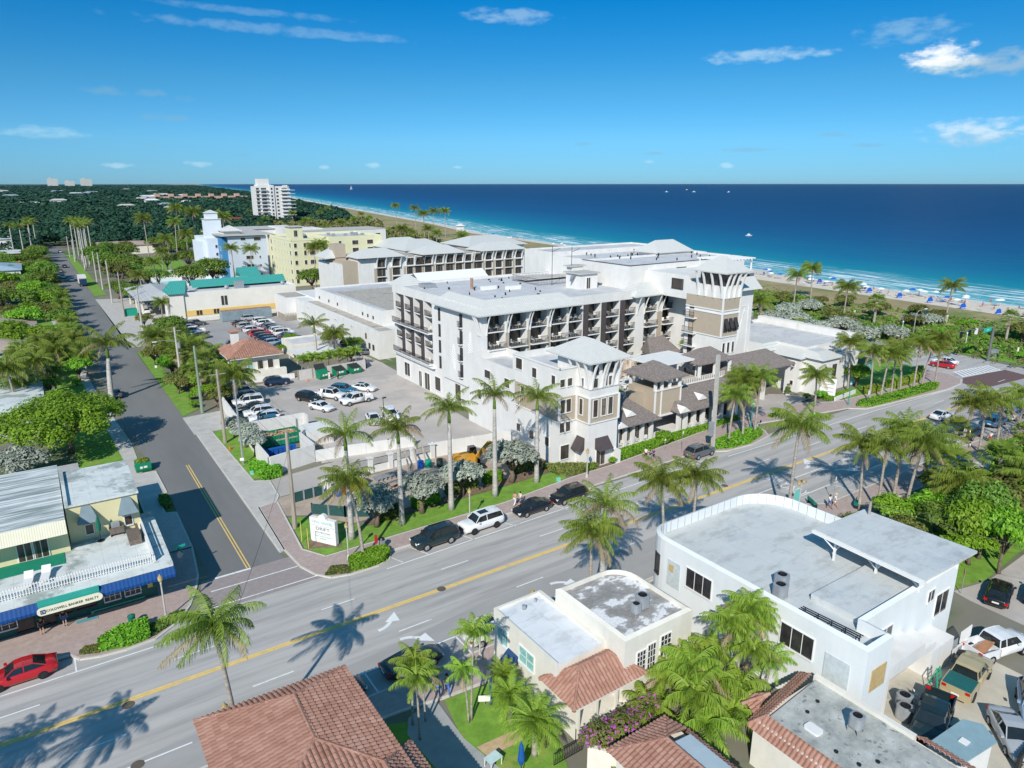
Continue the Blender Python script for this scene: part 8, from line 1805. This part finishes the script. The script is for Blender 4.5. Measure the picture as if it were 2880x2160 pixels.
for x,y,c_,lb in((38.2,77.6,BLB,'blue drum by the white site wall, left one'),(39.2,77.3,MATS['screen_teal'],'teal drum by the white site wall, right one'),(40.6,76.8,M('drum_dark',(.04,.07,.06),.7,.2,2),'dark drum by the white site wall')):t=thing('drum',lb,'drum',(x,y,.05));g=MB();g.lathe([(.0,0),(.42,0),(.42,1.0),(.38,1.04),(0,1.04)],14);g.build('drum',c_,t,local=True)
t=thing('pallet_stack','stack of grey steel frames and boards on the site ground','stack',(33.4,77.0,.05));g=MB();[g.bar((-2,-.4+.12*i,.3+.1*(i%3)),(2.2,-.1+.12*i,.4+.1*(i%3)),.1)for i in range(8)];[g.box(-1.8+i*.6,-1.7+i*.6,-.6,.6,0,.3)for i in range(7)];g.build('frames',GREYMETAL,t,local=True)
t=thing('striped_barrier','red and white barrier board on the site ground','barrier',(32.6,73.0,.05),R(15));g=MB();g.box(-1.0,1.0,-.04,.04,.5,.8);g.build('board',REDS,t,local=True);g=MB();g.box(-.9,-.8,-.3,.3,0,.5);g.box(.8,.9,-.3,.3,0,.5);g.build('leg',WHITE2,t,local=True)
t=thing('plank_lean','brown planks leaning on the white site wall','planks',(37,78.6,.05));g=MB();[g.bar((36.6+i*1.3,77.6,.05),(36.9+i*1.3,79.6,2.3),.22,.06)for i in range(3)];g.build('plank',WOODP,t)
t=plainpole('security_lamp',41.1,95.4,4.6,'thin black lamp post in the parking lot',.06,BLACK,'lamp');g=MB();g.box(-.1,.5,-.12,.12,4.5,4.65);g.build('lamp_head',BLACK,t,local=True)
t=thing('flagpole','thin flagpole with a small striped flag in front of the green roofed hall','flagpole',(28.5,231,0));g=MB();g.tube([(0,0,0),(0,0,6.6)],.05,6);g.build('pole',WHITE2,t,local=True)
g=MB();fm=stripe_mat('flag_stripes',(.6,.6,.6),(.5,.04,.05),'z',.34,.5,.7);g.quad((.05,0,4.4),(1.2,.1,4.2),(1.2,.1,6.2),(.05,0,6.4));g.build('flag',fm,t,local=True);g=MB();g.quad((.05,-.03,5.5),(.6,.02,5.45),(.6,.02,6.3),(.05,-.03,6.4));g.build('flag_canton',BLB,t,local=True)
t=thing('traffic_mast','thick grey traffic mast arm with green street sign over the beach road','traffic light',(164.1,62.7,.1));MG=M('mast_grey',(.14,.14,.14),.6,.15,2);g=MB();g.tube([(0,0,0),(0,0,7.2)],[.32,.24],10);g.build('pole',MG,t,local=True);g=MB();g.tube([(0,0,6.9),(-7,.6,7.3),(-15.5,1.0,7.4)],[.2,.15,.1],8);g.build('arm',MG,t,local=True)
f=MB();f.box(-4.6,-1.2,-.1,-.02,6.4,7.3);f=f.build('street_sign',GRS,t,local=True);me=text_mesh('A1A',.6,.004);me.materials.append(WHITE2);o=place(me,'lettering',f,(-2.9,-.11,6.85),0,world=False);o.rotation_euler=(R(90),0,0)
for x in(-6.6,-9.5,-13):g=MB();g.box(x-.2,x+.2,.3,.7,6.3,7.5);g.build('signal_head',BLACK if x<-7 else WHITE2,t,local=True)
crate('signal_cabinet','grey signal cabinet beside the traffic mast','cabinet',168.3,63.2,1.3,1.0,1.7,GREYMETAL);crate('stone_marker','beige stone monument among silver bushes by the beach road','monument',172.2,88.5,2.2,.8,2.2,M('beige_stone',(.55,.46,.30),.9,.1,2))
for x,y,lb in((172,60.4,'short cream post right of the signal cabinet'),(176,58.4,'cream post at the edge of the beach walk')):plainpole('short_post',x,y,2.2,lb,.22,CREAM)
for x,y,d_,lb in((70.6,42.0,60,'green bench behind the rounded parapet'),(74.6,38.9,20,'green bench at the foot of the south palms')):
 t=thing('park_bench',lb,'bench',(x,y,.13),R(d_));gm=M('bench_green',(.01,.20,.15),.6,.1,2);g=MB();g.box(-.8,.8,-.25,.25,.42,.47);g.build('seat',gm,t,local=True);g=MB();g.box(-.8,.8,.22,.27,.5,.9);g.build('backrest',gm,t,local=True)
 for sx in(-.7,.7):g=MB();g.box(sx-.03,sx+.03,-.22,.25,0,.42);g.build('leg',BLACK,t,local=True)
def bike(x,y,deg,label,grp='parked bicycles'):
 t=thing('bicycle',label,'bicycle',(x,y,.13),R(deg),grp)
 for sx in(-.52,.52):g=MB();n=18;pts=[(sx+.33*math.cos(2*math.pi*k/n),0,.34+.33*math.sin(2*math.pi*k/n))for k in range(n+1)];g.tube(pts,.02,4,cap=False);g.build('wheel',TYRE,t,local=True)
 g=MB();P0,P1,P2,P3=(-.52,0,.34),(-.12,0,.30),(-.2,0,.85),(.40,0,.85)
 for a,b_ in((P0,P1),(P0,P2),(P1,P2),(P1,P3),(P2,P3),(P3,(.52,0,.34))):g.tube([a,b_],.018,5)
 g.build('frame',PAINT['blue'],t,local=True);g=MB();g.box(-.3,-.1,-.06,.06,.9,.95);g.build('saddle',BLACK,t,local=True);g=MB();g.bar((.36,-.28,1.0),(.36,.28,1.0),.03);g.build('handlebar',BLACK,t,local=True)
for i in range(11):bike(110.5+i*.9,40.0+.1*math.sin(i*3),80+10*math.sin(i*2),'bicycle in the crowded rack on the south pavement')
bike(103.0,40.9,20,'bicycle leaning by the dark palm trunk',None);bike(108.8,36.3,10,'bicycle beside the person in the green area',None)
def tent(x,y,s,mat,label,h=2.6):
 t=thing('canopy_tent',label,'tent',(x,y,.05),0,None);g=MB();g.add([(-s,-s,h-.5),(s,-s,h-.5),(s,s,h-.5),(-s,s,h-.5),(0,0,h+.35),(-s,-s,h-.8),(s,-s,h-.8),(s,s,h-.8),(-s,s,h-.8)],[(0,1,4),(1,2,4),(2,3,4),(3,0,4),(5,6,1,0),(6,7,2,1),(7,8,3,2),(8,5,0,3)]);g.build('canopy',mat,t,local=True)
 for a in(-s+.05,s-.05):
  for b_ in(-s+.05,s-.05):g=MB();g.box(a-.04,a+.04,b_-.04,b_+.04,0,h-.6);g.build('leg',WHITE2,t,local=True)
tent(93.6,37.6,1.7,M('tent_navy',(.01,.05,.12),.8,.1,2),'navy canopy tent right of the palm clump');tent(89.6,36.6,1.6,BLB,'bright blue canopy tent right of the palm clump');tent(100.4,32.6,1.8,MATS['screen_teal'],'dark green canopy tent at the right edge')
CB_=M('cabana_blue',(.01,.10,.45),.8,.08,2);UW=M('umbrella_white',(.72,.72,.70),.8,.05,2)
cabs=[(241.1,151.7),(237.7,139.6),(234.3,128.7),(231.6,117.0),(230.3,106.8),(226.5,95.5),(224.6,85.3)]
for i,(x,y)in enumerate(cabs):
 t=thing('beach_cabana','blue domed beach cabana, %s from the left'%nth[i],'beach cabana',(x,y,.25),R(-10),'blue domed cabanas on the beach');g=MB();g.smooth=True;vs=[];fs=[]
 for a in range(7):
  for b_ in range(9):th,ph=R(a*15),R(b_*20+180);vs.append((1.25*math.cos(ph)*math.cos(th)*1.0,1.1*math.sin(ph)*math.cos(th)*-1*.6-.0,1.75*math.sin(th)))
 for a in range(6):
  for b_ in range(8):fs.append((a*9+b_,a*9+b_+1,(a+1)*9+b_+1,(a+1)*9+b_))
 g.add(vs,fs);g.smooth=False;g.add([(-1.25,0,0),(1.25,0,0),(1.2,.1,1.0),(.8,.2,1.6),(-.8,.2,1.6),(-1.2,.1,1.0)],[(0,1,2,3,4,5)]);g.build('hood',CB_,t,local=True);g=MB();g.box(-1.1,1.1,-.2,1.3,.25,.35);g.build('seat',WHITE2,t,local=True)
us=random.Random(31)
for i in range(44):
 y=us.uniform(80,182)if i<36 else us.uniform(300,470);x=xc(y)-us.uniform(3,17);cb=us.random()<.22
 t=thing('beach_umbrella',('blue' if cb else 'white')+' umbrella open on the sand among the sunbathers','umbrella',(x,y,.2),0,('blue' if cb else 'white')+' umbrellas on the beach');g=MB();g.lathe([(1.15,1.75),(.7,2.05),(.0,2.25)],8);g.build('canopy',CB_ if cb else UW,t,local=True);g=MB();g.tube([(0,0,0),(0,0,2.2)],.03,5);g.build('pole',WHITE2,t,local=True)
for i in range(30):
 y=us.uniform(82,180);x=xc(y)-us.uniform(4,18);t=thing('beach_lounger','pale beach lounger on the sand near the umbrellas','lounger',(x,y,.2),us.uniform(0,3),'loungers on the sand');g=MB();g.box(-.3,.3,-.9,.4,.25,.32);g.build('seat',UW if i%3 else CB_,t,local=True);g=MB();g.bar((0,.4,.3),(0,1.0,.7),.6,.05);g.build('backrest',UW if i%3 else CB_,t,local=True)
t=thing('lifeguard_tower','small white lifeguard tower standing on the far beach','lifeguard tower',(272,470,.2));g=MB();g.box(-2,2,-2,2,2.5,5);g.build('hut',WHITE2,t,local=True);g=MB();g.hip(-2.8,2.8,-2.8,2.8,5.2,6.6,2.7);g.build('roof',WHITE2,t,local=True)
for a in(-1.8,1.8):
 for b_ in(-1.8,1.8):g=MB();g.box(a-.15,a+.15,b_-.15,b_+.15,0,2.5);g.build('leg',WHITE2,t,local=True)
def boat(x,y,L,deg,label,sail=False,wake=False):
 t=thing('sailboat' if sail else 'motor_boat',label,'boat',(x,y,-.25),R(deg),None);g=MB();hw=L*.14
 g.add([(-L/2,-hw,L*.1),(-L/2,hw,L*.1),(L*.2,hw,L*.11),(L/2,0,L*.14),(L*.2,-hw,L*.11),(-L/2,-hw*.7,0),(-L/2,hw*.7,0),(L*.2,hw*.6,0),(L*.42,0,0),(L*.2,-hw*.6,0)],[(0,4,3,2,1),(5,9,4,0),(9,8,3,4),(8,7,2,3),(7,6,1,2),(6,5,0,1)]);g.build('hull',WHITE2,t,local=True)
 if sail:g=MB();g.tube([(0,0,L*.1),(0,0,L*1.3)],L*.012,5);g.build('mast',WHITE2,t,local=True);g=MB();g.add([(0,0,L*.2),(-L*.45,L*.05,L*.2),(0,0,L*1.25)],[(0,1,2)]);g.add([(.02*L,0,L*.2),(L*.45,L*.04,L*.15),(.02*L,0,L*1.1)],[(0,1,2)]);g.build('sail',WHITE2,t,local=True)
 else:g=MB();g.box(-L*.25,L*.12,-hw*.7,hw*.7,L*.12,L*.26);g.build('cabin',WHITE2,t,local=True);g=MB();g.box(-L*.22,L*.08,-hw*.6,hw*.6,L*.3,L*.33);g.build('flybridge',WHITE2,t,local=True)
 if wake:g=MB();g.add([(-L/2,-hw,.3),(-L/2,hw,.3),(-L*5,hw*1.6,.3),(-L*5,-hw*1.6,.3)],[(0,1,2,3)]);g.build('wake',UW,t,local=True)
boat(2356,2261,14,-50,'white motor boat with a long wake, left of the group on the open sea',wake=True);boat(2440,2180,15,-50,'white motor boat just right of the one with the wake');boat(3241,2951,15,-20,'small white boat farther out above the two motor boats');boat(2478,2023,16,0,'small white boat alone on the right of the sea group');boat(1650,4135,20,20,'sailboat on the horizon right of the white tower',True);boat(430,330,5,-30,'small light boat near the surf in the middle')
ts=random.Random(41)
BCU=M('beige_cushion',(.52,.42,.34),.9,.1,2);UDK=M('umbrella_dark',(.09,.09,.10),.8,.1,2)
for i,(x,y)in enumerate([(81.5,86.2),(80.2,83.4),(77.4,81.9),(75.6,81.3),(79.0,85.0),(82.1,84.9),(77.6,84.2),(80.6,81.6),(78.8,87.5),(76.0,84.0),(83.4,87.6),(79.2,82.3)]):
 t=thing('round_daybed','round beige daybed with raised back on the terrace lawn','daybed',(x,y,5.72),ts.uniform(0,6),'beige daybeds on the roof terrace');g=MB();g.lathe([(.0,.1),(.95,.1),(.98,.45),(.0,.5)],14);g.build('seat',BCU,t,local=True);g=MB();g.add([(.95*math.cos(R(a)),.95*math.sin(R(a)),z)for a in range(0,181,30)for z in(.45,1.15)],[(2*i_,2*i_+2,2*i_+3,2*i_+1)for i_ in range(6)]);g.build('backrest',BCU,t,local=True)
for i,(x,y)in enumerate([(83,80.6),(82.6,82.2),(84.6,81.6),(79.6,79.4)]):
 t=thing('terrace_umbrella','dark grey umbrella on the roof terrace behind the white canopy','umbrella',(x,y,5.7),0,'dark umbrellas on the roof terrace');g=MB();g.lathe([(1.2,2.1),(.7,2.35),(0,2.6)],8);g.build('canopy',UDK if i else UW,t,local=True);g=MB();g.tube([(0,0,0),(0,0,2.5)],.035,5);g.build('pole',BLACK,t,local=True)
def simple_chair(mat):
 g=MB();g.box(-.24,.24,-.24,.24,.40,.45);g.box(-.24,.24,.2,.25,.45,.95)
 for a in(-.22,.19):
  for b_ in(-.22,.19):g.box(a,a+.035,b_,b_+.035,0,.4)
 g.box(-.27,-.23,-.2,.25,.62,.66);g.box(.23,.27,-.2,.25,.62,.66);return g.mesh('chair',mat)
CHW=simple_chair(UW);CHT=simple_chair(M('teal_chair',(.25,.45,.45),.7,.1,3));CHD=simple_chair(BLACK)
def chair(x,y,z,a,label,grp,me=None):return tag(place(me or CHW,'chair',None,(x,y,z),a),label,'chair',grp)
for i in range(26):chair(ts.uniform(71.6,76.3),ts.uniform(74.6,79.0),5.7,ts.uniform(0,6.2),'white dining chair on the roof terrace behind the tan tower','white chairs on the roof terrace')
for i in range(9):
 x,y=ts.uniform(71.8,76),ts.uniform(74.8,78.8);t=thing('terrace_table','small square white table among the terrace chairs','table',(x,y,5.7),0,'tables on the roof terrace');g=MB();g.box(-.4,.4,-.4,.4,.7,.74);g.build('table_top',UW,t,local=True);g=MB();g.box(-.05,.05,-.05,.05,0,.7);g.build('leg',UW,t,local=True)
for i in range(10):chair(ts.uniform(79,88),ts.uniform(73.8,77.5),5.7,ts.uniform(0,6.2),'dark lounge chair under the white canopy','dark chairs under the canopy',CHD)
for x in(64.3,65.8,67.4,69.0):chair(x,67.75,.5,ts.uniform(0,6),'white chair behind the porch railing of the left restaurant pavilion','white chairs in the restaurant porch')
for x in(78.1,80.0,82.1,84.2,86.1):chair(x,67.8,.5,ts.uniform(0,6),'white chair behind the porch railing of the long restaurant wing','white chairs in the long porch')
for bi,(a,b_)in enumerate(bays):
 for fi,z in enumerate(FL):
  if fi==0:continue
  w_=b_-a
  for k,fx in enumerate((.3,.72)):
   chair(a+w_*fx,91.65,z+.05,ts.uniform(-.8,.8),'white patio chair on a south facing hotel balcony','white patio chairs on the hotel balconies',CHW)
  tb=MB();tb.lathe([(.0,.5),(.3,.5),(.3,.46),(.03,.46),(.03,0)],10,(0,0));tt=tb.build('balcony_table',UW if(bi+fi)%3 else MATS['teal_chair'],None);tt.location=(a+w_*.5,91.5,z+.05);tag(tt,'small round patio table between the chairs of a hotel balcony','table','small tables on the hotel balconies')
for y in(119.5,115.6,111.7,108.6):
 for z in FL:chair(56.6,y+.5,z+.05,ts.uniform(0,6),'white patio chair on a west facing hotel balcony','white patio chairs on the west balconies')
t=thing('step_ladder','green step ladder open in the yard of the white building','ladder',(50.3,18.6,.04));g=MB()
for sx in(-.3,.3):g.bar((sx*1.2,-.4,0),(sx*.7,0,2.0),.05);g.bar((sx*1.2,.5,0),(sx*.7,0,2.0),.05)
for k in range(6):z=.3+k*.3;g.bar((-.33,-.4+z*.2,z),(.33,-.4+z*.2,z),.05)
g.build('ladder',M('ladder_green',(.02,.38,.22),.6,.1,2),t,local=True)
t=thing('round_grill','dark kettle grill by the white railing','grill',(55.2,18.9,.04));g=MB();g.lathe([(0,.55),(.3,.65),(.4,.85),(.3,1.05),(0,1.12)],12);g.build('bowl',BLACK,t,local=True);g=MB();[g.bar((.2*math.cos(a),.2*math.sin(a),.6),(.35*math.cos(a),.35*math.sin(a),0),.03)for a in(0,2.1,4.2)];g.build('leg',BLACK,t,local=True)
t=thing('wire_clutter','tangle of white racks beside the ground air conditioners','clutter',(47.6,18.7,.04));g=MB();[g.bar((ts.uniform(-.6,.6),ts.uniform(-.4,.4),ts.uniform(0,.8)),(ts.uniform(-.6,.6),ts.uniform(-.4,.4),ts.uniform(0,.9)),.04)for _ in range(22)];g.build('rack',WHITE2,t,local=True)
t=thing('closed_parasol','closed blue parasol on the lawn at the bottom of the photo','parasol',(20.6,29.3,.05));g=MB();g.tube([(0,0,0),(0,0,2.6)],.03,6);g.build('pole',BLACK,t,local=True);g=MB();g.lathe([(.02,2.65),(.14,2.3),(.24,1.3),(.12,.9),(.04,.85)],9);g.build('canopy',M('parasol_blue',(.01,.09,.32),.8,.1,2),t,local=True)
t=thing('garden_table','pale square garden table on the lawn edge at the bottom','table',(19.6,31.0,.06),R(10));g=MB();g.box(-.5,.5,-.35,.35,.6,.66);g.build('table_top',M('frosted_top',(.5,.65,.66),.3,.1,3),t,local=True);g=MB();[g.box(a,a+.05,b_,b_+.05,0,.6)for a in(-.48,.43)for b_ in(-.33,.28)];g.build('leg',WHITE2,t,local=True)
rail(Sa,'S',24.0,28.8,0,2.4,1.0)
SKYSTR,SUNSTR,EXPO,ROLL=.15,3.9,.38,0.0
# ================================================================ SKY, SUN, CAMERA
SUNAZ,SUNEL=227.5,35.5
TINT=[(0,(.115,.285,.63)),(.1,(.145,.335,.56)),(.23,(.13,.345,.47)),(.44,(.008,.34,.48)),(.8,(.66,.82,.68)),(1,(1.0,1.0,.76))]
w=bpy.data.worlds.new('World');SC.world=w;w.use_nodes=True;nt=w.node_tree;bg=nt.nodes['Background']
sky=N(nt,'ShaderNodeTexSky',sky_type='NISHITA');sky.sun_disc=False;sky.sun_elevation=R(SUNEL);sky.sun_rotation=R(SUNAZ);sky.altitude=0;sky.air_density=1.0;sky.dust_density=0;sky.ozone_density=3.5
tc=N(nt,'ShaderNodeTexCoord');sx=N(nt,'ShaderNodeSeparateXYZ');nt.links.new(tc.outputs['Generated'],sx.inputs[0])
X,Y,Z=sx.outputs
az=math_(nt,'MULTIPLY',math_(nt,'ARCTAN2',X,Y),180/math.pi);el=math_(nt,'MULTIPLY',math_(nt,'ARCSINE',Z),180/math.pi)
hs=N(nt,'ShaderNodeHueSaturation');hs.inputs['Saturation'].default_value=1.28;hs.inputs['Value'].default_value=1.0;nt.links.new(sky.outputs[0],hs.inputs['Color'])
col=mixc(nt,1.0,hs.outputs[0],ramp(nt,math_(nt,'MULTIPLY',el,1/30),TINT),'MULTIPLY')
cmb=N(nt,'ShaderNodeCombineXYZ');nt.links.new(az,cmb.inputs[0]);nt.links.new(math_(nt,'MULTIPLY',el,2.2),cmb.inputs[1])
nA=noise(nt,cmb.outputs[0],.7,6,.56)
def cloud(caz,cel,wa,we,thr=.5,tilt=0.0):
 da=math_(nt,'SUBTRACT',az,caz);de=math_(nt,'SUBTRACT',math_(nt,'SUBTRACT',el,cel),math_(nt,'MULTIPLY',da,tilt))
 q=math_(nt,'ADD',math_(nt,'POWER',math_(nt,'MULTIPLY',math_(nt,'ABSOLUTE',da),1/wa),2),math_(nt,'POWER',math_(nt,'MULTIPLY',math_(nt,'ABSOLUTE',de),1/we),2))
 f=math_(nt,'SUBTRACT',1,q);f=math_(nt,'ADD',f,math_(nt,'MULTIPLY',math_(nt,'SUBTRACT',nA,.5),3.2))
 mr=N(nt,'ShaderNodeMapRange',interpolation_type='SMOOTHSTEP');nt.links.new(f,mr.inputs[0]);mr.inputs[1].default_value=thr-.45;mr.inputs[2].default_value=thr+.75
 return mr.outputs[0],de
def addcloud(c,args,amt,ccol,under=None,**kw):
 f,de=cloud(*args,**kw)
 cc=ccol
 if under:
  mr=N(nt,'ShaderNodeMapRange',interpolation_type='SMOOTHSTEP');nt.links.new(math_(nt,'ADD',de,math_(nt,'MULTIPLY',math_(nt,'SUBTRACT',nA,.5),3)),mr.inputs[0]);mr.inputs[1].default_value=-args[3]*.5;mr.inputs[2].default_value=args[3]*.35
  cc=mixc(nt,mr.outputs[0],under,ccol)
 return mixc(nt,math_(nt,'MULTIPLY',f,amt),c,cc)
WH=(5.51,5.68,5.80);GY=(2.26,3.02,3.60)
for args,amt,cc,un,th,ti in(((63.6,7.7,2.4,1.15),.95,WH,(2.67,3.65,4.18),.45,0),((67.2,7.3,3.6,.9),.6,GY,None,.5,0),((52.4,8.7,5.2,.55),.5,(3.25,4.41,4.99),None,.55,0),((61.3,9.6,3.6,1.0),.35,(2.44,3.60,4.29),None,.55,0),((66.3,3.2,3.6,1.1),.62,(4.29,4.87,5.22),(2.55,3.48,4.18),.5,0),((34.0,11.7,3.9,.6),.28,(3.83,4.99,5.45),None,.5,-.05),((17.5,10.35,12,.4),.16,(3.60,4.76,5.34),None,.45,-.028),((16.0,11.4,9,.3),.14,(3.36,4.64,5.34),None,.5,-.03),((1.8,3.2,3,.45),.3,(3.48,4.87,5.10),None,.55,0)):col=addcloud(col,args,amt,cc,un,thr=th,tilt=ti)
for a_,e_,wa,we in((5.9,5.9,1.6,.38),(8.6,5.9,1.2,.3),(10.7,5.65,.9,.25),(9.4,4.4,1.7,.32),(8.2,2.5,1.1,.22),(3.5,2.7,.8,.2),(39.7,2.9,1.2,.2),(51.8,2.4,2.2,.2),(57.7,3.3,1.5,.25),(45,2.2,.9,.15),(60,2.6,1.5,.2),(14,2.0,.9,.16)):
 col=addcloud(col,(a_,e_,wa,we),.38,(1.28,2.44,3.25),None,thr=.5)
for a_,e_,wa,we in((11.1,1.35,1.0,.28),(23.5,1.35,.7,.26),(19.8,1.2,.5,.22),(44.8,1.6,.7,.18),(50.4,1.3,.6,.22),(6,1.2,1.2,.25),(30,1.2,.5,.15)):
 col=addcloud(col,(a_,e_,wa,we),.35,(3.71,4.76,5.22),None,thr=.5)
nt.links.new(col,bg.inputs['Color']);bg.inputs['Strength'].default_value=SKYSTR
sun=bpy.data.lights.new('sun','SUN');sun.energy=SUNSTR;sun.angle=R(.53);sun.color=(1.0,.945,.855)
so=bpy.data.objects.new('sun',sun);COL.objects.link(so)
a,e=R(SUNAZ),R(SUNEL);dirv=Vector((-math.sin(a)*math.cos(e),-math.cos(a)*math.cos(e),-math.sin(e)))
so.rotation_euler=dirv.to_track_quat('-Z','Y').to_euler();so.location=(0,0,90)
g=MB();g.box(-52000,60000,-5000,52000,-2.0,130);hz=bpy.data.materials.new('haze_air');hz.use_nodes=True;nt=hz.node_tree;nt.nodes.clear();ho=N(nt,'ShaderNodeOutputMaterial');hv=N(nt,'ShaderNodeVolumePrincipled')
hv.inputs['Density'].default_value=6e-6;hv.inputs['Color'].default_value=(.6,.82,.95,1);nt.links.new(hv.outputs[0],ho.inputs['Volume']);tag(g.build('haze',hz),kind='stuff')
cam=bpy.data.cameras.new('camera');co=bpy.data.objects.new('camera',cam);COL.objects.link(co);SC.camera=co
cam.sensor_width=36;cam.lens=36*1975/2880;cam.clip_end=90000;cam.clip_start=.5
pit,hd=R(15.938),R(34.183)
fw=Vector((math.sin(hd)*math.cos(pit),math.cos(hd)*math.cos(pit),-math.sin(pit)));q=fw.to_track_quat('-Z','Y')
co.rotation_mode='XYZ';co.location=(0,0,36)
co.rotation_euler=(q@__import__('mathutils').Quaternion((0,0,1),R(ROLL))).to_euler()
SC.view_settings.view_transform='Standard';SC.view_settings.look='None';SC.view_settings.exposure=EXPO;SC.view_settings.gamma=1
SC.render.resolution_x=1024;SC.render.resolution_y=768
bpy.context.view_layer.update()
